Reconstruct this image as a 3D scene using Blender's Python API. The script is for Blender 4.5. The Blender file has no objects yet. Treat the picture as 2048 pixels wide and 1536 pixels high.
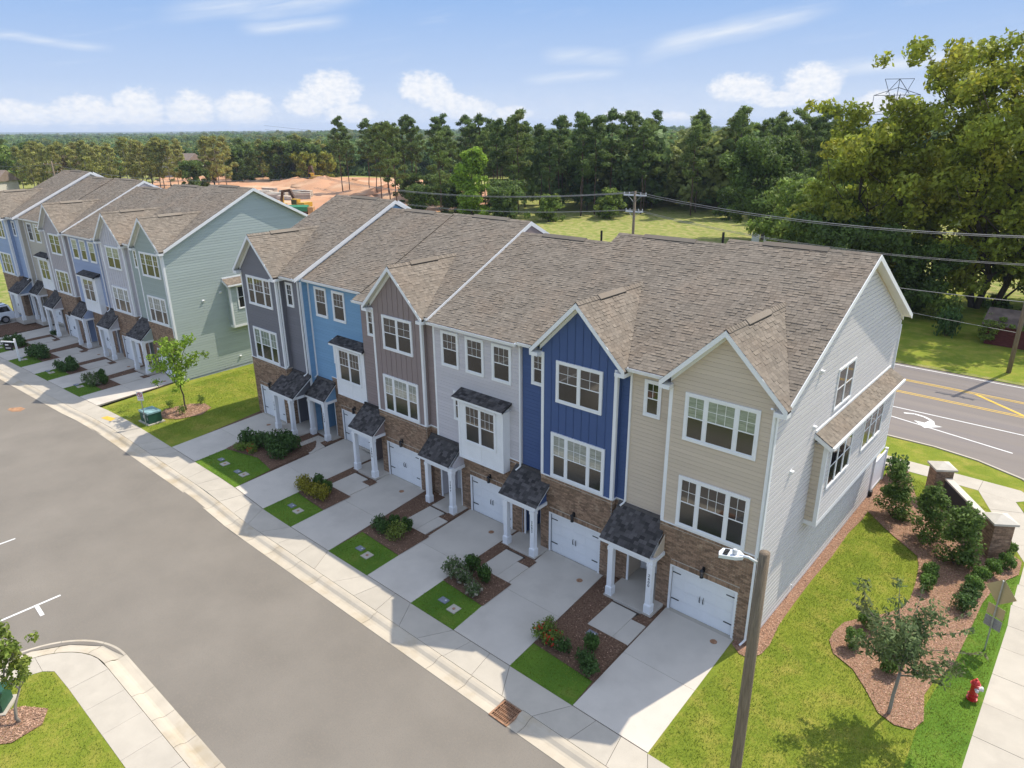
import bpy, math, random
import numpy as np
from mathutils import Vector, Matrix

SC = bpy.context.scene
COL = SC.collection
R = random.Random(11)
NR = np.random.RandomState(5)

# ------------------------------------------------------------------ camera
CAM = Vector((7.5490, -21.6569, 18.3853))
YAW, PITCH, ROLL = 0.7256, 0.3541, -0.0091
cam_data = bpy.data.cameras.new('camera')
cam_data.sensor_width = 36.0
cam_data.lens = 1397.88 / 2048 * 36
cam_data.clip_start = 0.5
cam_data.clip_end = 20000
cam = bpy.data.objects.new('camera', cam_data)
COL.objects.link(cam)
_f = Vector((-math.sin(YAW) * math.cos(PITCH), math.cos(YAW) * math.cos(PITCH), -math.sin(PITCH)))
_r = Vector((math.cos(YAW), math.sin(YAW), 0))
_u = _r.cross(_f)
_r2 = _r * math.cos(ROLL) + _u * math.sin(ROLL)
_u2 = _u * math.cos(ROLL) - _r * math.sin(ROLL)
cam.matrix_world = Matrix(((_r2.x, _u2.x, -_f.x, CAM.x), (_r2.y, _u2.y, -_f.y, CAM.y), (_r2.z, _u2.z, -_f.z, CAM.z), (0, 0, 0, 1)))
SC.camera = cam

# ------------------------------------------------------------------ light
SUN_DIR = Vector((0.18, 0.70, 1.0)).normalized()       # towards the sun
SUN_EL = math.asin(SUN_DIR.z)
SUN_AZ = math.atan2(SUN_DIR.x, SUN_DIR.y)
SUN_STRENGTH = 2.3
SKY_STRENGTH = 0.15
EXPOSURE = 1.12
sun_data = bpy.data.lights.new('sun', 'SUN')
sun_data.energy = SUN_STRENGTH
sun_data.angle = math.radians(0.5)
sun_data.color = (1.0, 0.93, 0.80)
sun = bpy.data.objects.new('sun', sun_data)
COL.objects.link(sun)
sun.location = (20, 60, 80)
sun.rotation_euler = SUN_DIR.to_track_quat('Z', 'Y').to_euler()

SC.view_settings.view_transform = 'Standard'
SC.view_settings.look = 'None'
SC.view_settings.gamma = 1.0
SC.view_settings.exposure = EXPOSURE
SC.view_settings.use_curve_mapping = False
SC.render.engine = 'CYCLES'
SC.cycles.use_denoising = True
SC.cycles.max_bounces = 6
SC.cycles.diffuse_bounces = 3
SC.cycles.glossy_bounces = 3
SC.cycles.transmission_bounces = 4
SC.cycles.transparent_max_bounces = 8
SC.cycles.volume_bounces = 0
SC.cycles.caustics_reflective = False
SC.cycles.caustics_refractive = False
SC.cycles.sample_clamp_indirect = 8.0

# ------------------------------------------------------------------ node helpers
class G:
    """tiny node graph helper"""
    def __init__(s, tree):
        s.t = tree; s.n = tree.nodes; s.l = tree.links
    def node(s, typ, **kw):
        n = s.n.new(typ)
        for k, v in kw.items():
            if k.startswith('i_'):
                n.inputs[k[2:].replace('_', ' ')].default_value = v
            else:
                setattr(n, k, v)
        return n
    def put(s, sock, v):
        if v is None: return
        if isinstance(v, bpy.types.NodeSocket): s.l.new(v, sock)
        else: sock.default_value = v
    def math(s, op, a, b=None, c=None, clamp=False):
        n = s.n.new('ShaderNodeMath'); n.operation = op; n.use_clamp = clamp
        s.put(n.inputs[0], a); s.put(n.inputs[1], b)
        if c is not None: s.put(n.inputs[2], c)
        return n.outputs[0]
    def mix(s, fac, a, b, blend='MIX'):
        n = s.n.new('ShaderNodeMix'); n.data_type = 'RGBA'; n.blend_type = blend
        n.clamp_factor = True
        s.put(n.inputs['Factor'], fac)
        ia = [i for i in n.inputs if i.name == 'A' and i.type == 'RGBA'][0]
        ib = [i for i in n.inputs if i.name == 'B' and i.type == 'RGBA'][0]
        s.put(ia, c4(a)); s.put(ib, c4(b))
        return [o for o in n.outputs if o.type == 'RGBA'][0]
    def ramp(s, fac, stops, interp='LINEAR'):
        n = s.n.new('ShaderNodeValToRGB'); n.color_ramp.interpolation = interp
        e = n.color_ramp.elements
        while len(e) < len(stops): e.new(0.5)
        for q, (p, c) in zip(e, stops):
            q.position = p; q.color = c4(c)
        s.put(n.inputs[0], fac)
        return n.outputs[0]
    def noise(s, vec, scale, detail=3, rough=0.55, dist=0.0):
        n = s.n.new('ShaderNodeTexNoise')
        n.inputs['Scale'].default_value = scale; n.inputs['Detail'].default_value = detail
        n.inputs['Roughness'].default_value = rough; n.inputs['Distortion'].default_value = dist
        s.put(n.inputs['Vector'], vec)
        return n.outputs[0]
    def mapr(s, v, a, b, c=0.0, d=1.0, smooth=False):
        n = s.n.new('ShaderNodeMapRange'); n.clamp = True
        if smooth: n.interpolation_type = 'SMOOTHSTEP'
        s.put(n.inputs[0], v)
        for i, q in enumerate((a, b, c, d)): s.put(n.inputs[i + 1], q)
        return n.outputs[0]
    def vmul(s, v, xyz):
        n = s.n.new('ShaderNodeVectorMath'); n.operation = 'MULTIPLY'
        s.put(n.inputs[0], v); n.inputs[1].default_value = xyz
        return n.outputs[0]

def c4(c):
    if isinstance(c, bpy.types.NodeSocket) or c is None: return c
    return tuple(c) + (1.0,) if len(c) == 3 else tuple(c)

# ------------------------------------------------------------------ sky
def make_world():
    w = bpy.data.worlds.new('World'); SC.world = w; w.use_nodes = True
    g = G(w.node_tree); g.n.clear()
    sky = g.node('ShaderNodeTexSky', sky_type='NISHITA', sun_disc=False)
    sky.sun_elevation = SUN_EL; sky.sun_rotation = SUN_AZ
    sky.altitude = 100; sky.air_density = 1.0; sky.dust_density = 0.6; sky.ozone_density = 2.0
    tc = g.node('ShaderNodeTexCoord').outputs['Generated']
    sep = g.node('ShaderNodeSeparateXYZ'); g.l.new(tc, sep.inputs[0])
    x, y, z = sep.outputs
    # azimuth measured from the middle of the view, elevation, both in degrees
    az = g.math('MULTIPLY', g.math('ARCTAN2', x, y), 180 / math.pi)
    az = g.math('ADD', az, math.degrees(YAW))
    az = g.math('WRAP', az, 180.0, -180.0)
    el = g.math('MULTIPLY', g.math('ARCSINE', z), 180 / math.pi)
    comb = g.node('ShaderNodeCombineXYZ'); g.put(comb.inputs[0], az); g.put(comb.inputs[1], el)
    p = comb.outputs[0]
    # colour: Nishita, desaturated for a neutral fill; low band set darker, paler to the horizon
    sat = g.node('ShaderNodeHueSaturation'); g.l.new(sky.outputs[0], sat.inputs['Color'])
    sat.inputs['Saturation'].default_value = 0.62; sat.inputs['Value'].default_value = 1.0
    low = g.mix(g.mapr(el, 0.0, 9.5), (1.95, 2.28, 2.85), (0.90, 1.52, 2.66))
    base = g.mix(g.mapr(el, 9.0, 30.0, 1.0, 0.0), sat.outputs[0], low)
    # cumulus heaps low over the horizon : soft ellipses broken up by noise
    nz = g.noise(g.vmul(p, (1.0, 1.55, 1.0)), 0.55, 4, 0.62)
    nz2 = g.noise(g.vmul(p, (1.0, 1.6, 1.0)), 1.9, 3, 0.6)
    nn = g.math('ADD', g.math('MULTIPLY', g.math('SUBTRACT', nz, 0.5), 1.7), g.math('MULTIPLY', g.math('SUBTRACT', nz2, 0.5), 0.7))
    heaps = [(-36.5, 1.0, 2.6, 1.0), (-33.3, 0.9, 2.5, 1.0), (-29.5, 1.0, 2.6, 1.2), (-26.3, 1.2, 1.9, 1.5), (-23.0, 1.1, 2.0, 1.4), (-19.5, 1.2, 2.4, 1.4),
             (-13.2, 2.6, 2.3, 1.4), (-15.0, 1.6, 2.0, 1.0), (-12.0, 0.9, 2.2, 0.8), (-6.3, 2.6, 2.2, 1.3), (-5.0, 1.8, 1.9, 0.8), (-3.4, 1.3, 2.6, 0.9), (0.2, 0.8, 1.7, 0.7),
             (17.0, 2.5, 2.5, 1.0), (21.8, 2.7, 2.2, 1.3), (20.0, 1.6, 2.6, 0.6), (26.5, 1.2, 2.0, 0.9), (8.5, 0.5, 1.9, 0.5), (12.5, 0.4, 1.6, 0.5)]
    acc = None
    for a, e, wa, we in heaps:
        da = g.math('DIVIDE', g.math('SUBTRACT', az, a), wa)
        de = g.math('DIVIDE', g.math('SUBTRACT', el, e), we)
        d2 = g.math('ADD', g.math('MULTIPLY', da, da), g.math('MULTIPLY', de, de))
        v = g.math('SUBTRACT', 1.0, d2)
        acc = v if acc is None else g.math('MAXIMUM', acc, v)
    acc = g.math('MAXIMUM', acc, -1.5)
    # the same kind of heaps all the way round the horizon
    rnd = g.noise(g.vmul(p, (0.11, 0.0, 0.0)), 1.0, 2, 0.5)
    inview = g.math('GREATER_THAN', g.math('ABSOLUTE', az), 41.0)
    far = g.math('SUBTRACT', g.math('MULTIPLY', g.math('SUBTRACT', rnd, 0.42), 7.0), g.math('ABSOLUTE', g.math('DIVIDE', g.math('SUBTRACT', el, 1.8), 1.9)))
    far = g.math('ADD', g.math('MULTIPLY', inview, far), g.math('MULTIPLY', g.math('SUBTRACT', 1.0, inview), -1.5))
    acc = g.math('MAXIMUM', acc, far)
    cum = g.mapr(g.math('ADD', acc, nn), -0.25, 0.75, 0.0, 0.97, True)
    # a veil under the heaps towards the horizon
    veil = g.math('MULTIPLY', g.mapr(el, 0.0, 3.2, 0.40, 0.0), g.mapr(nz, 0.3, 0.7, 0.4, 1.0))
    cum = g.math('MAXIMUM', cum, veil)
    # cirrus: long streaks, tilted
    rot = g.node('ShaderNodeVectorRotate', rotation_type='Z_AXIS'); g.put(rot.inputs['Vector'], p)
    rot.inputs['Angle'].default_value = math.radians(-9)
    ci = g.noise(g.vmul(rot.outputs[0], (0.10, 0.85, 1.0)), 1.0, 5, 0.65, 0.3)
    ci2 = g.noise(g.vmul(p, (0.12, 0.16, 1.0)), 1.0, 2, 0.5)
    cir = g.math('MULTIPLY', g.mapr(ci, 0.50, 0.85, 0.0, 0.45, True), g.mapr(ci2, 0.42, 0.65, 0.0, 1.0, True))
    cir = g.math('MULTIPLY', cir, g.mapr(el, 2.0, 6.0, 0.0, 1.0))
    for a0, e0, a1, e1, wd in ((2.0, 4.9, 9.5, 4.7, 0.75), (8.6, 4.6, 24.0, 7.8, 1.0), (20.0, 3.2, 36.0, 4.5, 0.7), (-25.0, 7.0, -9.0, 8.9, 1.0), (-19.5, 6.3, -11.0, 7.2, 0.6), (-36.0, 5.8, -26.5, 5.05, 0.35), (0.5, 3.1, 9.0, 3.6, 0.5)):
        k = (e1 - e0) / (a1 - a0)
        dl = g.math('SUBTRACT', el, g.math('MULTIPLY_ADD', g.math('SUBTRACT', az, a0), k, e0))
        dl = g.math('ADD', dl, g.math('MULTIPLY', g.math('SUBTRACT', ci2, 0.5), 1.6))
        v = g.math('SUBTRACT', 1.0, g.math('DIVIDE', g.math('ABSOLUTE', dl), wd))
        am = (a0 + a1) / 2; hw = (a1 - a0) / 2
        v = g.math('MULTIPLY', g.math('MAXIMUM', v, 0.0), g.mapr(g.math('ABSOLUTE', g.math('SUBTRACT', az, am)), hw * 0.45, hw, 1.0, 0.0, True))
        cir = g.math('MAXIMUM', cir, g.math('MULTIPLY', v, g.mapr(ci, 0.30, 0.68, 0.12, 0.85)))
    shade = g.mix(g.mapr(nz2, 0.35, 0.6), (2.55, 2.70, 2.98), (3.02, 3.04, 3.10))
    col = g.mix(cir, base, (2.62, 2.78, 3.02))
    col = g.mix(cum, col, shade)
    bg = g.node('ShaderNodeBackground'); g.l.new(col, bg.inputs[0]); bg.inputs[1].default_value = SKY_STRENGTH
    w.cycles.sampling_method = 'MANUAL'; w.cycles.sample_map_resolution = 256
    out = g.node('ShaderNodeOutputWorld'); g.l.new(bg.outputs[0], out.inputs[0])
make_world()

# ------------------------------------------------------------------ materials
MATS = {}
def mat(name, col, rough=0.75, var=0.10, scale=3.0, detail=4, bump=0.0, bscale=60.0, island=0.0, spec=0.3, metallic=0.0,
        tint=None, tfac=(0.45, 0.7), tscale=0.5, stretch=(1, 1, 1), transl=0.0, ior=None, coat=0.0):
    """procedural surface: colour noise in world space, per-piece variation, fine bump"""
    m = bpy.data.materials.new(name); m.use_nodes = True
    MATS[name] = m
    g = G(m.node_tree); b = g.n['Principled BSDF']
    pos = g.vmul(g.node('ShaderNodeNewGeometry').outputs['Position'], stretch)
    c = tuple(col)
    k = g.noise(pos, scale, detail)
    lo = tuple(q * (1 - 1.6 * var) for q in c); hi = tuple(q * (1 + 1.6 * var) for q in c)
    colr = g.mix(g.mapr(k, 0.25, 0.75), lo, hi)
    if tint:
        for t in (tint if isinstance(tint[0], (tuple, list)) else [tint]):
            k2 = g.noise(pos, tscale, 5, 0.6)
            colr = g.mix(g.mapr(k2, tfac[0], tfac[1]), colr, t)
            tscale *= 2.7
    if island:
        gi = g.node('ShaderNodeNewGeometry').outputs['Random Per Island']
        oi = g.node('ShaderNodeObjectInfo').outputs['Random']
        r_ = g.math('FRACT', g.math('ADD', gi, oi))
        f = g.mapr(r_, 0.0, 1.0, 1 - island, 1 + island)
        cm = g.node('ShaderNodeCombineColor'); [g.put(cm.inputs[i], f) for i in range(3)]
        colr = g.mix(1.0, colr, cm.outputs[0], 'MULTIPLY')
    g.l.new(colr, b.inputs['Base Color'])
    b.inputs['Roughness'].default_value = rough
    b.inputs['Metallic'].default_value = metallic
    b.inputs['Specular IOR Level'].default_value = spec
    if ior: b.inputs['IOR'].default_value = ior
    if coat: b.inputs['Coat Weight'].default_value = coat
    if bump:
        bn = g.node('ShaderNodeBump'); bn.inputs['Strength'].default_value = bump; bn.inputs['Distance'].default_value = 0.02
        g.put(bn.inputs['Height'], g.noise(pos, bscale, 3)); g.l.new(bn.outputs[0], b.inputs['Normal'])
    if transl:
        tr = g.node('ShaderNodeBsdfTranslucent'); g.l.new(colr, tr.inputs[0])
        mx = g.node('ShaderNodeMixShader'); mx.inputs[0].default_value = transl
        g.l.new(b.outputs[0], mx.inputs[1]); g.l.new(tr.outputs[0], mx.inputs[2])
        g.l.new(mx.outputs[0], g.n['Material Output'].inputs[0])
    return m

def lawn_mat(name, greens, dry, dryfac=(0.48, 0.72)):
    m = bpy.data.materials.new(name); m.use_nodes = True; MATS[name] = m
    g = G(m.node_tree); b = g.n['Principled BSDF']
    pos = g.node('ShaderNodeNewGeometry').outputs['Position']
    a = g.noise(pos, 0.45, 5, 0.6); f = g.noise(pos, 14.0, 3, 0.7); d = g.noise(pos, 0.9, 5, 0.65); e = g.noise(pos, 55.0, 2, 0.6)
    col = g.mix(g.mapr(a, 0.35, 0.65), greens[0], greens[1])
    col = g.mix(g.mapr(d, dryfac[0], dryfac[1]), col, dry)
    col = g.mix(g.mapr(f, 0.3, 0.7, 0.0, 0.45), col, tuple(q * 0.55 for q in greens[0]))
    col = g.mix(g.mapr(e, 0.5, 0.8, 0.0, 0.35), col, tuple(min(1, q * 1.7) for q in greens[1]))
    g.l.new(col, b.inputs['Base Color']); b.inputs['Roughness'].default_value = 0.95; b.inputs['Specular IOR Level'].default_value = 0.1
    bn = g.node('ShaderNodeBump'); bn.inputs['Strength'].default_value = 0.7; bn.inputs['Distance'].default_value = 0.04
    g.put(bn.inputs['Height'], g.math('ADD', f, e)); g.l.new(bn.outputs[0], b.inputs['Normal'])
    return m

mat('concrete', (0.47, 0.42, 0.345), 0.85, 0.05, 1.1, 6, 0.12, 90, island=0.045, tint=(0.41, 0.365, 0.30), tfac=(0.5, 0.75), tscale=0.7)
mat('drive_concrete', (0.56, 0.505, 0.43), 0.85, 0.045, 0.9, 6, 0.12, 90, island=0.03, tint=(0.48, 0.43, 0.365), tfac=(0.5, 0.78), tscale=0.6)  # paler than the walk: colour lifted where house shade lies on the drives
mat('kerb_concrete', (0.50, 0.435, 0.34), 0.85, 0.06, 1.2, 6, 0.12, 90, island=0.05, tint=(0.37, 0.285, 0.17), tfac=(0.52, 0.78), tscale=0.55)
mat('joint', (0.05, 0.045, 0.04), 0.95, 0.1)
mat('asphalt', (0.215, 0.190, 0.158), 0.9, 0.10, 0.35, 6, 0.5, 60, tint=((0.235, 0.20, 0.16), (0.17, 0.15, 0.125)), tfac=(0.50, 0.72), tscale=14.0, stretch=(1, 1, 1))
mat('road_asphalt', (0.215, 0.185, 0.162), 0.9, 0.07, 0.5, 6, 0.3, 120, tint=(0.20, 0.175, 0.165), tfac=(0.45, 0.65), tscale=0.8, stretch=(0.06, 1.6, 1))
mat('paint_white', (0.72, 0.71, 0.68), 0.7, 0.06, 8)
mat('paint_yellow', (0.66, 0.42, 0.06), 0.7, 0.08, 8)
mat('mulch', (0.135, 0.074, 0.045), 0.95, 0.35, 16, 5, 1.0, 45, tint=(0.24, 0.15, 0.095), tfac=(0.5, 0.66), tscale=22)
mat('mulch_red', (0.27, 0.145, 0.09), 0.95, 0.35, 16, 5, 1.0, 45, tint=(0.42, 0.27, 0.185), tfac=(0.5, 0.66), tscale=22)
mat('mulch_chip', (0.42, 0.26, 0.175), 0.9, 0.2, 5, island=0.6)
lawn_mat('lawn', ((0.165, 0.22, 0.024), (0.28, 0.305, 0.040)), (0.37, 0.315, 0.07))
lawn_mat('lawn_lush', ((0.085, 0.175, 0.020), (0.15, 0.25, 0.03)), (0.22, 0.24, 0.05), (0.56, 0.8))
lawn_mat('field', ((0.17, 0.22, 0.04), (0.28, 0.31, 0.07)), (0.44, 0.35, 0.17), (0.42, 0.66))
mat('grass_blade', (0.23, 0.29, 0.045), 0.8, 0.30, 0.6, island=0.35, transl=0.45, spec=0.15)
mat('soil', (0.50, 0.27, 0.15), 0.95, 0.16, 0.06, 6, 0.6, 2.0, tint=((0.42, 0.17, 0.085), (0.60, 0.40, 0.25)), tfac=(0.45, 0.7), tscale=0.03)
mat('white_trim', (0.82, 0.815, 0.81), 0.55, 0.025, 2.0)
mat('white_door', (0.80, 0.80, 0.80), 0.5, 0.02, 1.5)
mat('soffit', (0.72, 0.70, 0.62), 0.7, 0.02)
mat('vinyl_fence', (0.78, 0.78, 0.80), 0.5, 0.02)
mat('mortar', (0.46, 0.40, 0.33), 0.95, 0.1, 20)
mat('brick', (0.285, 0.185, 0.120), 0.9, 0.16, 9.0, 4, 0.5, 60, island=0.32, tint=(0.42, 0.30, 0.20), tfac=(0.55, 0.72), tscale=2.2)
mat('shingle', (0.225, 0.190, 0.152), 0.95, 0.07, 0.7, 5, 0.4, 70, island=0.16, spec=0.08, tint=(0.24, 0.192, 0.148), tfac=(0.45, 0.7), tscale=0.5)
mat('roof_deck', (0.10, 0.082, 0.066), 0.95, 0.1, 2, spec=0.1)
mat('dark_shingle', (0.088, 0.080, 0.077), 0.95, 0.12, 3.0, 5, 0.4, 70, island=0.5, spec=0.12)
mat('dark_deck', (0.03, 0.028, 0.028), 0.95, 0.1, 2)
mat('black_metal', (0.012, 0.012, 0.013), 0.45, 0.1, 5, spec=0.5)
mat('dark_vent', (0.035, 0.032, 0.028), 0.8, 0.1, 5)
mat('glass', (0.012, 0.014, 0.016), 0.03, 0.1, 1, spec=0.5, ior=2.1)
mat('blind_glass', (0.20, 0.225, 0.20), 0.06, 0.12, 0.7, spec=0.5, ior=2.0, stretch=(1, 1, 9), tint=(0.34, 0.37, 0.33), tfac=(0.4, 0.62), tscale=2.0)
mat('screen', (0.022, 0.021, 0.019), 0.14, 0.15, 1.5, spec=0.5, ior=1.7)
mat('door_dark', (0.022, 0.020, 0.022), 0.5, 0.1)
mat('alcove', (0.44, 0.385, 0.33), 0.85, 0.04)
mat('wood_pole', (0.215, 0.165, 0.115), 0.9, 0.22, 6.0, 5, 0.8, 30, stretch=(6, 6, 0.35), tint=(0.30, 0.235, 0.165), tfac=(0.5, 0.7), tscale=5)
mat('galvanized', (0.42, 0.43, 0.44), 0.45, 0.12, 8, metallic=0.7)
mat('steel_tower', (0.12, 0.125, 0.135), 0.6, 0.1, 1)
mat('lamp_grey', (0.66, 0.68, 0.70), 0.4, 0.03, 3)
mat('porcelain', (0.55, 0.55, 0.55), 0.3, 0.05)
mat('crossarm', (0.45, 0.27, 0.13), 0.8, 0.15, 8)
mat('wire', (0.20, 0.20, 0.20), 0.4, 0.1, metallic=0.3)
mat('utility_green', (0.022, 0.085, 0.052), 0.5, 0.12, 3, spec=0.4)
mat('utility_lid', (0.20, 0.33, 0.33), 0.45, 0.3, 2.5, spec=0.5)
mat('meter_lid', (0.20, 0.215, 0.25), 0.45, 0.12, 6)
mat('rust_iron', (0.30, 0.155, 0.085), 0.8, 0.3, 12, tint=(0.42, 0.25, 0.15), tfac=(0.45, 0.65), tscale=9)
mat('drain_dark', (0.006, 0.006, 0.006), 0.9, 0.1)
mat('hydrant_red', (0.50, 0.022, 0.018), 0.4, 0.12, 9, spec=0.5)
mat('hydrant_cap', (0.62, 0.60, 0.58), 0.45, 0.1, 9)
mat('sign_back', (0.55, 0.47, 0.27), 0.5, 0.05, 3, metallic=0.35)
mat('sign_grey', (0.30, 0.30, 0.29), 0.6, 0.15, 20)
mat('sign_black', (0.015, 0.015, 0.018), 0.5, 0.1)
mat('sign_red', (0.50, 0.02, 0.02), 0.5, 0.1)
mat('cap_stone', (0.56, 0.51, 0.43), 0.8, 0.06, 3)
mat('entrance_panel', (0.035, 0.03, 0.035), 0.6, 0.1)
mat('shed_red', (0.12, 0.032, 0.028), 0.85, 0.3, 3, stretch=(1, 1, 8))
mat('shed_roof', (0.13, 0.095, 0.075), 0.9, 0.3, 1.5)
mat('car_white', (0.78, 0.80, 0.83), 0.25, 0.02, 1, spec=0.5, coat=0.5)
mat('car_glass', (0.012, 0.014, 0.018), 0.05, 0.1, spec=0.5, ior=1.8)
mat('tyre', (0.018, 0.018, 0.018), 0.85, 0.1)
mat('rim', (0.45, 0.45, 0.47), 0.35, 0.05, metallic=0.8)
mat('cat_yellow', (0.60, 0.36, 0.05), 0.5, 0.15, 1)
mat('cat_dark', (0.10, 0.055, 0.035), 0.7, 0.2, 1)
mat('steel_blue', (0.06, 0.20, 0.42), 0.5, 0.1)
mat('tarp_green', (0.04, 0.22, 0.11), 0.5, 0.08)
mat('lumber', (0.50, 0.44, 0.36), 0.8, 0.15, 0.5, island=0.35)
mat('wall_cream', (0.62, 0.58, 0.50), 0.8, 0.03)
mat('roof_tan', (0.25, 0.19, 0.15), 0.9, 0.1, 1.0)
mat('bark', (0.105, 0.080, 0.060), 0.95, 0.25, 4, 5, 0.8, 20, stretch=(1, 1, 0.3))
mat('bark_pine', (0.120, 0.078, 0.055), 0.95, 0.25, 2, 5, 0.8, 12, stretch=(1, 1, 0.4))
mat('bark_pale', (0.27, 0.235, 0.19), 0.95, 0.25, 3, 5, 0.5, 20, stretch=(1, 1, 0.3))
def leafmat(name, col, var=0.25, island=0.40, transl=0.40, scale=0.35, tint=None, tfac=(0.5, 0.68)):
    return mat(name, col, 0.65, var, scale, 3, island=island, transl=transl, spec=0.25, tint=tint, tfac=tfac, tscale=0.25)
leafmat('leaf_big', (0.300, 0.340, 0.045), tint=(0.42, 0.38, 0.05))
leafmat('leaf_dark', (0.115, 0.170, 0.038))
leafmat('leaf_mid', (0.195, 0.270, 0.050), tint=(0.216, 0.232, 0.048))
leafmat('leaf_yellow', (0.298, 0.306, 0.049))
leafmat('leaf_bright', (0.263, 0.385, 0.045))
leafmat('leaf_pine', (0.135, 0.195, 0.052), tint=(0.136, 0.184, 0.045))
leafmat('leaf_pine_b', (0.175, 0.235, 0.058), tint=(0.184, 0.200, 0.051))
leafmat('leaf_pale_pine', (0.347, 0.347, 0.101), tint=(0.320, 0.280, 0.088))
leafmat('leaf_far', (0.173, 0.247, 0.080), var=0.4, scale=0.015, island=0.3)
leafmat('leaf_far_b', (0.130, 0.206, 0.072), var=0.4, scale=0.02, island=0.3)
leafmat('leaf_far_y', (0.236, 0.263, 0.079), var=0.3, scale=0.02, island=0.3)
leafmat('leaf_brown', (0.21, 0.165, 0.085), var=0.3)
leafmat('leaf_holly', (0.130, 0.200, 0.045), scale=3)
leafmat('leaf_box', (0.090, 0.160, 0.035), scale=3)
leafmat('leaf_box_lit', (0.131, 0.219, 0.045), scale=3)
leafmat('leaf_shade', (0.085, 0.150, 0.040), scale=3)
leafmat('leaf_myrtle', (0.149, 0.201, 0.079), scale=3, tint=(0.208, 0.184, 0.080))
leafmat('leaf_goldleaf', (0.300, 0.270, 0.035), scale=3)
leafmat('leaf_blossom', (0.400, 0.360, 0.280), scale=3)
leafmat('petal_red', (0.70, 0.05, 0.03), scale=3, island=0.3)
leafmat('petal_pink', (0.620, 0.300, 0.280), scale=3, island=0.3)

SIDINGS = dict(tan=(0.60, 0.50, 0.395), navy=(0.065, 0.105, 0.235), lavender=(0.58, 0.545, 0.56), mauve=(0.29, 0.228, 0.215), sky=(0.20, 0.36, 0.54),
               slate=(0.19, 0.185, 0.205), sage=(0.36, 0.41, 0.375), pearl=(0.55, 0.53, 0.55), peri=(0.33, 0.39, 0.54), rosegrey=(0.44, 0.40, 0.40),
               beige=(0.50, 0.455, 0.38), blue=(0.32, 0.40, 0.56), endtan=(0.66, 0.625, 0.60), endsage=(0.46, 0.515, 0.485))  # endtan, endsage: siding colour lightened for the sun on the end walls
for k_, c_ in SIDINGS.items():
    mat('siding_' + k_, c_, 0.7, 0.02, 1.2, 4, island=0.035, stretch=(0.3, 0.3, 3))

# ------------------------------------------------------------------ mesh helpers
def add_obj(name, data, parent=None, loc=(0, 0, 0), rz=0.0):
    o = bpy.data.objects.new(name, data)
    COL.objects.link(o)
    if parent is not None: o.parent = parent
    o.location = loc
    if rz: o.rotation_euler = (0, 0, rz)
    return o
def tag(o, label=None, cat=None, group=None, kind=None):
    if label: o['label'] = label
    if cat: o['category'] = cat
    if group: o['group'] = group
    if kind: o['kind'] = kind
    return o
def empty(name, loc=(0, 0, 0), rz=0.0, label=None, cat=None, group=None):
    return tag(add_obj(name, None, None, loc, rz), label, cat, group)
def copy_tree(o, parent=None):
    c = o.copy(); COL.objects.link(c)
    if parent is not None: c.parent = parent
    for ch in o.children: copy_tree(ch, c)
    return c

class Pl:
    """a vertical wall plane: u along it, z up, d outward"""
    def __init__(s, o, r, n): s.o, s.r, s.n = Vector(o), Vector(r), Vector(n)
    def p(s, u, z, d=0.0): return s.o + s.r * u + s.n * d + Vector((0, 0, z))

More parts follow.
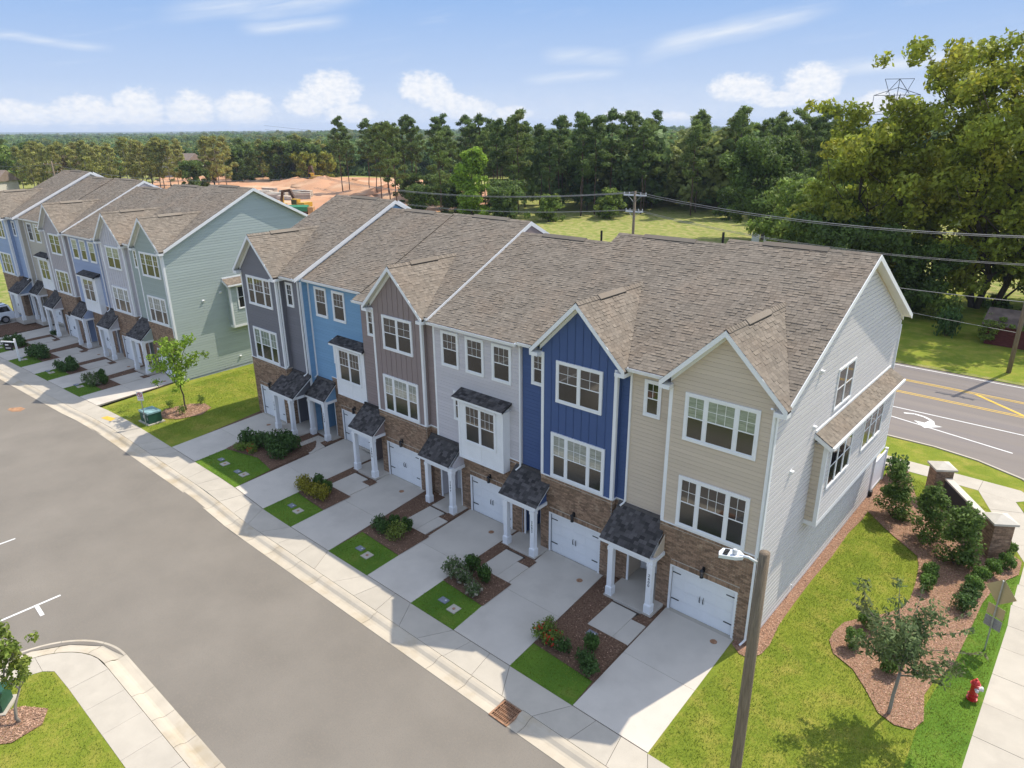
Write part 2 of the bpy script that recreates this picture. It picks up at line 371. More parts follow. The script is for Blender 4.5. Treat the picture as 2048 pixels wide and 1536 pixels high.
class MB:
    def __init__(s): s.v = []; s.f = []
    def add(s, vs, fs):
        k = len(s.v); s.v.extend([tuple(q) for q in vs]); s.f.extend([tuple(i + k for i in f) for f in fs]); return s
    def box(s, x0, x1, y0, y1, z0, z1):
        return s.add([(x0, y0, z0), (x1, y0, z0), (x1, y1, z0), (x0, y1, z0), (x0, y0, z1), (x1, y0, z1), (x1, y1, z1), (x0, y1, z1)],
                     [(0, 3, 2, 1), (4, 5, 6, 7), (0, 1, 5, 4), (1, 2, 6, 5), (2, 3, 7, 6), (3, 0, 4, 7)])
    def pbox(s, pl, u0, u1, z0, z1, d0, d1):
        P = pl.p
        return s.add([P(u0, z0, d1), P(u1, z0, d1), P(u1, z0, d0), P(u0, z0, d0), P(u0, z1, d1), P(u1, z1, d1), P(u1, z1, d0), P(u0, z1, d0)],
                     [(0, 3, 2, 1), (4, 5, 6, 7), (0, 1, 5, 4), (1, 2, 6, 5), (2, 3, 7, 6), (3, 0, 4, 7)])
    def bar(s, a, b, w, h, up=(0, 0, 1)):
        a, b = Vector(a), Vector(b); d = (b - a).normalized(); up = Vector(up)
        sd = d.cross(up)
        if sd.length < 1e-5: sd = d.cross(Vector((1, 0, 0)))
        sd.normalize(); u = sd.cross(d); sd = sd * w / 2; u = u * h / 2
        vs = [a - sd - u, a + sd - u, a + sd + u, a - sd + u, b - sd - u, b + sd - u, b + sd + u, b - sd + u]
        return s.add(vs, [(0, 1, 2, 3), (7, 6, 5, 4), (0, 4, 5, 1), (1, 5, 6, 2), (2, 6, 7, 3), (3, 7, 4, 0)])
    def tube(s, pts, rs, n=8, cap=True):
        pts = [Vector(p) for p in pts]; k = len(s.v)
        if not isinstance(rs, (list, tuple)): rs = [rs] * len(pts)
        ref = Vector((0.13, 0.31, 0.94))
        for i, p in enumerate(pts):
            d = (pts[min(i + 1, len(pts) - 1)] - pts[max(i - 1, 0)]).normalized()
            a = d.cross(ref)
            if a.length < 1e-3: a = d.cross(Vector((1, 0, 0)))
            a.normalize(); b = d.cross(a)
            for j in range(n):
                t = 2 * math.pi * j / n
                s.v.append(tuple(p + (a * math.cos(t) + b * math.sin(t)) * rs[i]))
        for i in range(len(pts) - 1):
            for j in range(n):
                j2 = (j + 1) % n
                s.f.append((k + i * n + j, k + i * n + j2, k + (i + 1) * n + j2, k + (i + 1) * n + j))
        if cap:
            s.f.append(tuple(k + j for j in range(n))[::-1]); s.f.append(tuple(k + (len(pts) - 1) * n + j for j in range(n)))
        return s
    def lathe(s, prof, n=16, c=(0, 0, 0), axis='z'):
        k = len(s.v)
        for r, h in prof:
            for j in range(n):
                t = 2 * math.pi * j / n
                a, b = r * math.cos(t), r * math.sin(t)
                q = (a, b, h) if axis == 'z' else ((h, a, b) if axis == 'x' else (a, h, b))
                s.v.append((c[0] + q[0], c[1] + q[1], c[2] + q[2]))
        for i in range(len(prof) - 1):
            for j in range(n):
                j2 = (j + 1) % n
                s.f.append((k + i * n + j, k + i * n + j2, k + (i + 1) * n + j2, k + (i + 1) * n + j))
        s.f.append(tuple(k + j for j in range(n))[::-1]); s.f.append(tuple(k + (len(prof) - 1) * n + j for j in range(n)))
        return s
    def prism(s, pts, dvec):
        """polygon (3-D points) extruded by dvec"""
        n = len(pts); pts = [Vector(p) for p in pts]; d = Vector(dvec)
        return s.add(pts + [p + d for p in pts], [tuple(range(n))[::-1], tuple(range(n, 2 * n))] + [(i, (i + 1) % n, n + (i + 1) % n, n + i) for i in range(n)])
    def mesh(s, name, m, off=None, smooth=False):
        me = bpy.data.meshes.new(name)
        v = s.v if off is None else [(a - off[0], b - off[1], c - off[2]) for a, b, c in s.v]
        me.from_pydata(v, [], s.f); me.materials.append(MATS[m] if isinstance(m, str) else m)
        if smooth: me.polygons.foreach_set('use_smooth', [True] * len(me.polygons))
        me.update(); return me
    def build(s, name, m, parent=None, loc=(0, 0, 0), off=None, rz=0.0, smooth=False):
        return add_obj(name, s.mesh(name, m, off, smooth), parent, loc, rz)

def np_mesh(name, verts, faces_n, m, smooth=False):
    """verts (k,3) array; every face has faces_n consecutive vertices"""
    verts = np.asarray(verts, np.float32).reshape(-1, 3); nv = len(verts); nf = nv // faces_n
    me = bpy.data.meshes.new(name)
    me.vertices.add(nv); me.vertices.foreach_set('co', verts.ravel())
    me.loops.add(nv); me.loops.foreach_set('vertex_index', np.arange(nv, dtype=np.int32))
    me.polygons.add(nf); me.polygons.foreach_set('loop_start', np.arange(0, nv, faces_n, dtype=np.int32))
    me.polygons.foreach_set('loop_total', np.full(nf, faces_n, np.int32))
    me.materials.append(MATS[m] if isinstance(m, str) else m)
    me.update(calc_edges=True)
    return me
UNIT = {}
def unit_box(m, kind='box'):
    """shared unit piece; 'f' / 's' are lapped boards, thicker at the lower edge, for front and side walls"""
    if (m, kind) not in UNIT:
        mb = MB()
        if kind == 'box': mb.box(0, 1, 0, 1, 0, 1)
        elif kind == 'f': mb.add([(0, 0, 0), (1, 0, 0), (1, 1, 0), (0, 1, 0), (0, 0.62, 1), (1, 0.62, 1), (1, 1, 1), (0, 1, 1)], [(0, 3, 2, 1), (4, 5, 6, 7), (0, 1, 5, 4), (1, 2, 6, 5), (3, 0, 4, 7)])
        else: mb.add([(0, 0, 0), (1, 0, 0), (1, 1, 0), (0, 1, 0), (0, 0, 1), (0.38, 0, 1), (0.38, 1, 1), (0, 1, 1)], [(0, 3, 2, 1), (4, 5, 6, 7), (0, 1, 5, 4), (1, 2, 6, 5), (2, 3, 7, 6)])
        UNIT[m, kind] = mb.mesh('piece', m)
    return UNIT[m, kind]
def chip(name, me, parent, loc, scale, rz=0.0):
    o = add_obj(name, me, parent, loc, rz); o.scale = scale; return o
_txt = {}
def text_mesh(s, size, m, ext=0.004):
    k = (s, size, m)
    if k not in _txt:
        cu = bpy.data.curves.new('text', 'FONT'); cu.body = s; cu.size = size; cu.extrude = ext; cu.align_x = 'CENTER'; cu.align_y = 'CENTER'
        o = bpy.data.objects.new('text', cu); COL.objects.link(o)
        bpy.context.view_layer.update()
        me = bpy.data.meshes.new_from_object(o.evaluated_get(bpy.context.evaluated_depsgraph_get()))
        COL.objects.unlink(o); bpy.data.objects.remove(o)
        me.materials.clear(); me.materials.append(MATS[m]); _txt[k] = me
    return _txt[k]

# ------------------------------------------------------------------ ground levels and frames
def sst(a, b, x):
    t = min(1.0, max(0.0, (x - a) / (b - a))); return t * t * (3 - 2 * t)
def gz(x):
    """the street rises a little between the two rows of houses"""
    return 0.33 * sst(22.0, 27.0, -x) * (1 - sst(38.0, 46.0, -x))
B2 = (-45.37, -0.39, 0.35, 0.061)                 # second row: x, y, z, turn
def fr1(u, w): return (u, w)
def fr2(u, w):
    c, s = math.cos(B2[3]), math.sin(B2[3])
    return (B2[0] + u * c - w * s, B2[1] + u * s + w * c)
def clip_x(poly, a, b):
    def half(ps, lim, keep):
        out = []
        for i in range(len(ps)):
            p, q = ps[i], ps[(i + 1) % len(ps)]
            ip, iq = keep(p[0]), keep(q[0])
            if ip: out.append(p)
            if ip != iq:
                t = (lim - p[0]) / (q[0] - p[0]); out.append((lim, p[1] + t * (q[1] - p[1])))
        return out
    ps = half(poly, a, lambda v: v >= a)
    return half(ps, b, lambda v: v <= b) if ps else ps
def sheet_mb(poly, dz, step=0.6, mb=None):
    mb = mb or MB(); xs = [p[0] for p in poly]; x0, x1 = min(xs), max(xs)
    n = max(1, int(math.ceil((x1 - x0) / step)))
    if x0 > -20: n = 1
    for i in range(n):
        ps = clip_x(poly, x0 + (x1 - x0) * i / n, x0 + (x1 - x0) * (i + 1) / n) if n > 1 else poly
        if len(ps) >= 3:
            a = sum(ps[j][0] * ps[(j + 1) % len(ps)][1] - ps[(j + 1) % len(ps)][0] * ps[j][1] for j in range(len(ps)))
            if a < 0: ps = ps[::-1]
            mb.add([(p[0], p[1], gz(p[0]) + dz) for p in ps], [tuple(range(len(ps)))])
    return mb
def sheet(name, poly, dz, m, kind='structure', step=0.6):
    o = sheet_mb(poly, dz, step).build(name, m); tag(o, kind=kind); return o
def slab(name, poly, top, m, parent, th=0.10, inset=0.008):
    """a paving piece of its own: polygon drawn in by half a joint, with depth"""
    n = len(poly)
    a = sum(poly[j][0] * poly[(j + 1) % n][1] - poly[(j + 1) % n][0] * poly[j][1] for j in range(n))
    if a < 0: poly = poly[::-1]
    out = []
    for i in range(n):
        p0, p1, p2 = Vector(poly[i - 1]), Vector(poly[i]), Vector(poly[(i + 1) % n])
        e1 = (p1 - p0).normalized(); e2 = (p2 - p1).normalized()
        n1 = Vector((-e1.y, e1.x)); n2 = Vector((-e2.y, e2.x)); d = n1 + n2
        out.append(p1 + d * (inset / max(0.3, d.dot(n1))))
    tp = R.uniform(-0.003, 0.003)
    return MB().prism([(p[0], p[1], gz(p[0]) + top - th) for p in out], (0, 0, th + tp)).build(name, m, parent)

# ------------------------------------------------------------------ far ground: one sheet to the horizon
def hill(x, y):
    d = math.hypot(x - CAM.x, y - CAM.y)
    h = -9.0 * sst(190, 520, d) - 20.0 * sst(700, 3000, d) - 8.0 * sst(3000, 8000, d)
    h += (3.0 * math.sin(x * 0.0041 + 1.3) * math.cos(y * 0.0037) + 2.5 * math.sin(x * 0.0087 + y * 0.0063)) * sst(450, 1500, d)
    return h
def terrain():
    mb = MB(); radii = [0, 25, 45, 60, 80, 100, 125, 150, 180, 220, 270, 330, 400, 500, 620, 780, 1000, 1300, 1700, 2200, 2900, 3800, 5000, 6600, 9000, 12000]
    na = 120; cx, cy = -30.0, 20.0; k = {}
    for i, r in enumerate(radii):
        for j in range(na):
            t = 2 * math.pi * j / na
            x, y = cx + r * math.cos(t), cy + r * math.sin(t)
            k[i, j] = len(mb.v); mb.v.append((x, y, hill(x, y) - 0.30))
    for i in range(len(radii) - 1):
        for j in range(na):
            j2 = (j + 1) % na
            mb.f.append((k[i, j], k[i + 1, j], k[i + 1, j2], k[i, j2]))
    o = mb.build('terrain', 'field', smooth=True); tag(o, kind='structure')
terrain()

# meadow and yards beyond the side road, as sheets of their own above the far ground
sheet('meadow', [(-330, 40.0), (70, 40.0), (70, 150), (-40, 170), (-330, 150)], -0.03, 'field', step=20)
sheet('yard', [(-16, 40.3), (30, 40.3), (30, 72), (-16, 72)], -0.015, 'lawn', step=20)
sheet('construction_soil', [(-300, 108), (-255, 84), (-190, 66), (-132, 58), (-112, 74), (-116, 118), (-150, 150), (-205, 158), (-260, 140)], -0.012, 'soil', step=30)
sheet('verge_far', [(-120, 39.7), (70, 39.7), (70, 41.0), (-120, 41.0)], -0.02, 'field', step=20)

# ------------------------------------------------------------------ lawns
sheet('lawn', [(-0.30, -6.66), (7.26, -6.66), (7.26, 5), (7.16, 13.0), (5.16, 17.46), (4.35, 19.35), (-34, 19.35), (-34, 14.0), (0.0, 14.0), (0.0, 0.0), (-0.55, 0.0)], -0.012, 'lawn')
sheet('lawn_between', [(-33.2, -6.66), (-34.55, 0.0), (-34.5, 19.25), (-78, 19.25), (-78, 10), (-45.3, 10), (-45.2, -0.4), (-45.6, -0.5), (-44.4, -6.70)], -0.014, 'lawn')
sheet('lawn_strip_lush', [(5.9, -3.2), (7.26, -3.2), (7.24, 7.0), (7.12, 11.9), (6.1, 10.0), (6.0, 4.0), (5.75, 1.0)], -0.006, 'lawn_lush')
sheet('verge', [(-120, 20.62), (5.6, 20.62), (6.6, 20.5), (7.2, 21.2), (5.9, 22.30), (3.6, 23.35), (1.4, 23.80), (-120, 23.80)], -0.01, 'lawn', step=15)
sheet('corner_grass', [(5.98, 19.1), (6.5, 18.0), (8.7, 13.2), (13, 13.2), (13, 19.6), (6.6, 19.9)], -0.01, 'lawn')
sheet('lawn_opposite', [(-18.62, -17.55), (-17.9, -17.52), (12, -17.52), (12, -60), (-19.3, -60), (-19.3, -19.6), (-19.05, -18.3)], -0.01, 'lawn')
sheet('back_yard', [(-80, 15.2), (0.0, 15.2), (0.0, 19.25), (-80, 19.25)], -0.01, 'lawn', step=4)

# ------------------------------------------------------------------ street
ROADZ = -0.085
sheet('street', [(-43.5, -8.60), (14, -8.60), (14, -15.60), (-17.35, -15.62), (-18.5, -15.9), (-19.55, -16.7), (-20.25, -17.8), (-20.45, -18.75), (-20.45, -60), (-75, -60), (-75, -15.5), (-43.9, -15.5)], ROADZ, 'asphalt')
sheet('street_bend', [fr2(2.3, -8.34), fr2(2.3, -15.0), (-43.5, -15.6), fr2(-45, -18.0), fr2(-45, -8.34)], ROADZ - 0.003, 'asphalt')
def strip_mb(pts, w, dz, mb=None):
    mb = mb or MB()
    for a, b in zip(pts, pts[1:]):
        a, b = Vector(a), Vector(b); n = Vector((-(b - a).y, (b - a).x)).normalized() * w / 2
        sheet_mb([tuple(a - n), tuple(b - n), tuple(b + n), tuple(a + n)], dz, 3.0, mb)
    return mb
def marking(name, pts, w, m, z):
    tag(strip_mb(pts, w, z).build(name, m), kind='structure')
for x_, y0_ in ((-23.12, -15.92), (-29.06, -15.93), (-35.0, -15.9), (-41, -15.9)):
    marking('parking_line', [(x_, y0_), (x_, -21)], 0.10, 'paint_white', ROADZ + 0.005)
    marking('parking_tick', [(x_ - 0.05, -16.82), (x_ + 0.85, -16.85)], 0.15, 'paint_white', ROADZ + 0.009)
# kerbs: rolled concrete sections with joints between them
def kerb_piece(fr, u0, u1, w0, w1, parent, m='kerb_concrete', th=0.2, gap=0.009):
    prof = [(0.0, 0.0), (0.16, -0.004), (0.30, -0.028), (0.46, -0.100), (0.58, -0.112), (1.0, ROADZ + 0.012)]
    mb = MB(); a, b = u0 + gap, u1 - gap
    n = 2; idx = []
    for t, dz in prof:
        row = []
        for u in (a, b):
            x, y = fr(u, w0 + (w1 - w0) * t); row.append(len(mb.v)); mb.v.append((x, y, gz(x) + dz))
        idx.append(row)
    low = []
    for t in (0.0, 1.0):
        row = []
        for u in (a, b):
            x, y = fr(u, w0 + (w1 - w0) * t); row.append(len(mb.v)); mb.v.append((x, y, gz(x) - th))
        low.append(row)
    s = 1 if w1 < w0 else -1
    def q(*f): mb.f.append(f if s > 0 else f[::-1])
    for i in range(len(prof) - 1): q(idx[i][0], idx[i + 1][0], idx[i + 1][1], idx[i][1])
    q(idx[0][0], idx[0][1], low[0][1], low[0][0]); q(idx[-1][1], idx[-1][0], low[1][0], low[1][1])
    for e in (0, 1):
        f = tuple([r_[e] for r_ in idx] + [low[1][e], low[0][e]])
        mb.f.append(f if e else f[::-1])
    mb.build('kerb_section', m, parent)
kerb = sheet('kerb', [(-43.4, -7.88), (13, -7.88), (13, -8.66), (-43.4, -8.66)], -0.16, 'joint')
ks = [12.0, 8.3, 5.2, 2.4, -0.4, -3.9, -4.33, -5.12, -6.68, -8.28, -12.05, -15.8, -17.5, -19.3, -21.0, -23.0, -25.0, -27.6, -29.4, -31.5, -34.0, -36.4, -38.6, -41.0, -43.45]
for a_, b_ in zip(ks, ks[1:]):
    if (a_, b_) == (-4.33, -5.12): continue                     # the drain grate sits here
    kerb_piece(fr1, b_, a_, -7.88, -8.68, kerb)
kerb2 = sheet('kerb_bend', [fr2(2.0, -7.62), fr2(-44, -7.62), fr2(-44, -8.4), fr2(2.0, -8.4)], -0.16, 'joint')
ks = [1.85, -0.6, -3.2, -6.5, -9.2, -12.0, -15.5, -18.3, -21.5, -25, -28, -31, -35, -39, -43]
for a_, b_ in zip(ks, ks[1:]): kerb_piece(fr2, b_, a_, -7.61, -8.41, kerb2)
# opposite kerb with its rounded corner
kerb3 = sheet('kerb_opposite', [(12, -15.6), (-17.4, -15.6), (-17.4, -16.2), (12, -16.2)], -0.16, 'joint')
ks = [12, 9, 6, 3, 0, -3, -6, -8, -10.1, -11.7, -13.3, -14.9, -17.35]
for a_, b_ in zip(ks, ks[1:]): kerb_piece(fr1, b_, a_, -16.27, -15.52, kerb3)
CCX, CCY = -17.35, -18.75
def arc_fr(rad): return lambda u, w: (CCX - (w + 0) * math.sin(u), CCY + w * math.cos(u))
for a0_, a1_ in ((0.0, 0.42), (0.42, 0.95), (0.95, 1.5708)):
    mbp = MB(); seg = 6
    prof = [(2.48, 0.0), (2.62, -0.004), (2.74, -0.03), (2.88, -0.10), (2.98, -0.112), (3.23, ROADZ + 0.012)]
    grid = []
    for i in range(seg + 1):
        t = a0_ + 0.003 + (a1_ - a0_ - 0.006) * i / seg; row = []
        for r_, dz in prof:
            row.append(len(mbp.v)); mbp.v.append((CCX - r_ * math.sin(t), CCY + r_ * math.cos(t), dz))
        grid.append(row)
    for i in range(seg):
        for j in range(len(prof) - 1): mbp.f.append((grid[i][j], grid[i][j + 1], grid[i + 1][j + 1], grid[i + 1][j]))
    mbp.build('kerb_section', 'kerb_concrete', kerb3)
for a_, b_ in zip([-18.75, -21, -24, -27, -30, -36, -45, -60], [-21, -24, -27, -30, -36, -45, -60]):
    kerb_piece(lambda u, w: (w, u), b_, a_, -19.83, -20.58, kerb3)

# ------------------------------------------------------------------ sidewalks, slab by slab
walk = sheet('sidewalk', [(-43.4, -6.64), (9.0, -6.64), (9.0, -7.86), (-43.4, -7.86)], -0.035, 'joint')
SWB, SWK = -6.63, -7.87
DRIVES1 = [(-3.19, -0.27), (-8.95, -6.02), (-14.36, -11.47), (-20.40, -17.25), (-25.75, -22.98), (-33.35, -30.5)]
def front_walk(fr, drives, u_right, u_left, wb, wk, parent, fl=0.74):
    """aprons flare to the kerb at each drive; plain slabs between"""
    edges = []
    cur = u_right; curk = u_right
    def cut(ub0, ub1, uk0, uk1, n, m):
        for i in range(n):
            f0, f1 = i / n, (i + 1) / n
            poly = [fr(ub0 + (ub1 - ub0) * f0, wb), fr(ub0 + (ub1 - ub0) * f1, wb), fr(uk0 + (uk1 - uk0) * f1, wk), fr(uk0 + (uk1 - uk0) * f0, wk)]
            slab('slab', poly, 0.0, m, parent)
    for x0, x1 in drives:
        gap = cur - x1
        cut(cur, x1, curk, x1 + fl, max(1, round((gap - fl) / 1.5)), 'concrete')
        cut(x1, x0, x1 + fl, x0 - fl, 3, 'concrete')
        cur, curk = x0, x0 - fl
    cut(cur, u_left, curk, u_left, max(1, round((cur - u_left) / 1.5)), 'concrete')
front_walk(fr1, DRIVES1, 7.16, -43.45, SWB, SWK, walk)
DRIVES2 = [(-3.0, -0.10), (-8.75, -5.85), (-14.2, -11.35), (-20.1, -17.1), (-25.6, -22.8), (-33.6, -30.6)]
walk2 = sheet('sidewalk_bend', [fr2(1.9, -6.36), fr2(-42, -6.36), fr2(-42, -7.6), fr2(1.9, -7.6)], -0.035, 'joint')
front_walk(fr2, DRIVES2, 1.86, -42, -6.36, -7.60, walk2)
# right-hand walk beside the lawn, and the diagonal to the side road
walk3 = sheet('sidewalk_corner', [(7.2, -8), (9, -8), (9, 13), (6.4, 18.2), (6.3, 20.3), (5.8, 20.6), (-80, 20.62), (-80, 19.34), (4.3, 19.34), (5.15, 17.4), (7.05, 13)], -0.035, 'joint')
ys_ = [-7.9, -6.3, -4.6, -2.8, -1.05, 0.74, 2.53, 4.29, 6.06, 7.65, 9.22, 11.0, 13.03]
for a_, b_ in zip(ys_, ys_[1:]):
    xa, xb = (7.18 if a_ < 8 else 7.12), (7.18 if b_ < 8 else 7.08)
    slab('slab', [(xa, a_), (8.75, a_), (8.75, b_), (xb, b_)], 0.0, 'concrete', walk3)
dl = [(7.06, 13.03), (6.4, 14.5), (5.73, 15.97), (5.07, 17.43), (4.28, 19.27)]; dr = [(8.75, 13.03), (8.0, 14.75), (7.25, 16.4), (6.45, 18.05), (5.97, 19.1)]
for i in range(4): slab('slab', [dl[i], dr[i], dr[i + 1], dl[i + 1]], 0.0, 'concrete', walk3)
slab('slab', [(4.28, 19.27), (5.97, 19.1), (6.7, 19.95), (6.0, 20.69), (4.28, 20.70)], 0.0, 'concrete', walk3)
xs_ = [4.28, 2.42, 0.66, -1.1, -2.9, -4.7, -6.5, -9.5, -13, -18, -25, -33, -45, -60, -80]
for a_, b_ in zip(xs_, xs_[1:]): slab('slab', [(b_, 19.27), (a_, 19.27), (a_, 20.70), (b_, 20.70)], 0.0, 'concrete', walk3)
walk4 = sheet('sidewalk_opposite', [(12, -16.3), (-18, -16.3), (-19.7, -17.6), (-19.75, -40), (-18.6, -40), (-18.5, -17.6), (12, -17.6)], -0.035, 'joint')
xs_ = [12, 9, 6, 3, 0, -3, -6, -8.0, -9.55, -11.0, -12.45, -13.95, -15.45, -16.95]
for a_, b_ in zip(xs_, xs_[1:]): slab('slab', [(b_, -16.28), (a_, -16.28), (a_, -17.58), (b_, -17.58)], 0.0, 'concrete', walk4, inset=0.005)
cpts = [(CCX - 2.46 * math.sin(t), CCY + 2.46 * math.cos(t)) for t in np.linspace(0.18, 1.2, 7)]
slab('slab', [(-16.95, -16.28), (-17.79, -16.33)] + cpts[1:] + [(-18.62, -17.9), (-18.3, -17.62), (-16.95, -17.58)], 0.0, 'concrete', walk4, inset=0.005)
slab('slab', [cpts[-1], (-19.81, -18.75), (-19.81, -20.2), (-18.9, -20.2), (-18.9, -18.6), (-18.62, -17.9)], 0.0, 'concrete', walk4, inset=0.005)
for a_, b_ in zip([-20.2, -22, -24, -27], [-22, -24, -27, -31]): slab('slab', [(-19.81, a_), (-18.9, a_), (-18.9, b_), (-19.81, b_)], 0.0, 'concrete', walk4, inset=0.005)

# ------------------------------------------------------------------ side road with its markings
sheet('side_road', [(-400, 23.75), (1.4, 23.85), (3.6, 23.40), (5.9, 22.35), (7.4, 21.0), (9.2, 13.0), (9.2, -8.6), (16, -8.6), (16, 13), (60, 23.5), (60, 39.85), (-400, 39.85)], -0.06, 'road_asphalt', step=20)
cz = -0.052
marking('edge_line', [(-300, 39.2), (60, 39.2)], 0.12, 'paint_white', cz)
for yy in (35.55, 35.83, 32.62, 32.90): marking('centre_line', [(-200, yy), (60, yy)], 0.11, 'paint_yellow', cz)
marking('hatch_line', [(1.45, 35.55), (4.7, 32.95)], 0.26, 'paint_yellow', cz + 0.004)
marking('hatch_line', [(-9.0, 35.55), (-5.8, 32.95)], 0.26, 'paint_yellow', cz + 0.004)
marking('lane_line', [(-60, 29.2), (60, 29.4)], 0.12, 'paint_white', cz)
marking('lane_line', [(-40, 27.45), (-2.0, 27.35), (4.95, 25.85)], 0.12, 'paint_white', cz)
arrow = MB()
stem = [(-1.55, 28.50), (-0.95, 28.75), (-0.35, 28.62), (0.12, 28.28), (0.22, 27.85)]
strip_mb(stem, 0.20, cz + 0.002, arrow)
sheet_mb([(-0.72, 27.55), (0.95, 27.50), (0.10, 26.62)], cz + 0.002, 5, arrow)
sheet_mb([(-0.10, 27.45), (0.55, 27.45), (0.32, 28.2), (0.08, 28.2)], cz + 0.003, 5, arrow)
tag(arrow.build('turn_arrow', 'paint_white'), kind='structure')
kerb4 = sheet('kerb_corner', [(1.2, 23.84), (3.6, 23.40), (5.9, 22.35), (7.3, 21.1), (7.2, 21.0), (5.8, 22.24), (3.5, 23.28), (1.2, 23.72)], 0.0, 'joint')
kp = [(-3, 23.80), (1.3, 23.80), (3.6, 23.36), (5.88, 22.31), (7.26, 21.08), (9.05, 13.0), (9.05, 4), (9.05, -6)]
for (a0, a1), (b0, b1) in zip(kp, kp[1:]):
    d_ = Vector((b0 - a0, b1 - a1)).normalized(); n_ = Vector((-d_.y, d_.x)) * -0.16
    slab('kerb_section', [(a0, a1), (b0, b1), (b0 + n_.x, b1 + n_.y), (a0 + n_.x, a1 + n_.y)], 0.05, 'concrete', kerb4, th=0.2, inset=0.006)

# ------------------------------------------------------------------ townhouses
ZL, ZE, ZP = 3.86, 9.72, 12.0          # brick ledge, gable eave, gable peak
SL = 0.484                             # main roof slope
HALF = 2.33                            # half width of a front gable with its overhang
REAR = 15.0
PIECE_A = {}
def vis_dist(p, T):
    return (T @ Vector(p) - CAM).length

class House:
    def __init__(s, **k):
        s.__dict__.update(k)
        fx, fy = s.fr(s.xr, 0.0)
        s.T = Matrix.Translation((fx, fy, s.bz + s.z)) @ Matrix.Rotation(s.rot, 4, 'Z') @ Matrix.Translation((-s.xr, 0, 0))
        s.root = empty('townhouse', (fx, fy, s.bz + s.z), s.rot, s.label, 'townhouse', s.group)
        s.off = (s.xr, 0.0, 0.0)
        s.sid = 'siding_' + s.siding
    def B(s, mb, name, m, parent=None, smooth=False):
        return mb.build(name, m, parent or s.root, off=s.off, smooth=smooth)
    def chip(s, name, me, parent, loc, scale):
        return chip(name, me, parent, (loc[0] - s.xr, loc[1], loc[2]), scale)
    def front(s, y): return Pl((0, y, 0), (1, 0, 0), (0, -1, 0))
    # main roof plane
    def ry(s, z): return s.ey + (z - s.ez) / SL
    def rz(s, y): return s.ez + (y - s.ey) * SL

def lap(h, parent, m, pl, z0, z1, span, pitch=0.170, dep=0.012):
    """one board after another up the wall; span(z) gives the ends of a board"""
    frontal = abs(pl.r.x) > 0.5; me = unit_box(m); gp_ = 0.011 if frontal else 0.040; z = z0
    while z < z1 - 0.03:
        hh = min(pitch, z1 - z)
        for a, b in span(z, z + hh):
            if b - a < 0.04: continue
            if frontal: h.chip('siding_board', me, parent, (a, pl.o.y - dep, z), (b - a, dep + 0.002, max(0.03, hh - gp_)))
            else: h.chip('siding_board', me, parent, (pl.o.x - (0.002 if pl.n.x > 0 else dep), a, z), (dep + 0.002, b - a, max(0.03, hh - gp_)))
        z += pitch

def battens(h, parent, m, y, x0, x1, z0, ztop, step=0.41):
    me = unit_box(m); n = max(1, round((x1 - x0) / step)); st = (x1 - x0) / n
    for i in range(1, n):
        x = x0 + st * i
        h.chip('batten', me, parent, (x - 0.022, y - 0.022, z0), (0.044, 0.026, max(0.1, ztop(x) - z0)))

BR_L, BR_H, BR_T = 0.213, 0.0715, 0.014
brick_me = None
def bricks(h, parent, pl, u0, u1, z0, z1, holes, pool, single):
    """running bond with raked joints; whole bricks of the nearest house are pieces of their own"""
    J = 0.010
    rows = int((z1 - z0) / BR_H)
    for r_ in range(rows):
        za = z0 + r_ * BR_H; zb = za + BR_H - J
        spans = [(u0, u1)]
        for a, b, c, d in holes:
            if c < zb - 0.01 and d > za + 0.01:
                ns = []
                for p, q in spans:
                    if b <= p or a >= q: ns.append((p, q)); continue
                    if a > p: ns.append((p, a))
                    if b < q: ns.append((b, q))
                spans = ns
        for p, q in spans:
            k = math.floor((p - u0) / BR_L) - 1
            u = u0 + k * BR_L + (BR_L / 2 if r_ % 2 else 0)
            while u < q:
                a, b = max(u, p), min(u + BR_L - J, q)
                if b - a > 0.03:
                    full = b - a > BR_L - J - 0.002
                    if full and single is not None: single.append((pl, a, za))
                    else: pool.pbox(pl, a, b, za, zb, 0.0, BR_T)
                u += BR_L

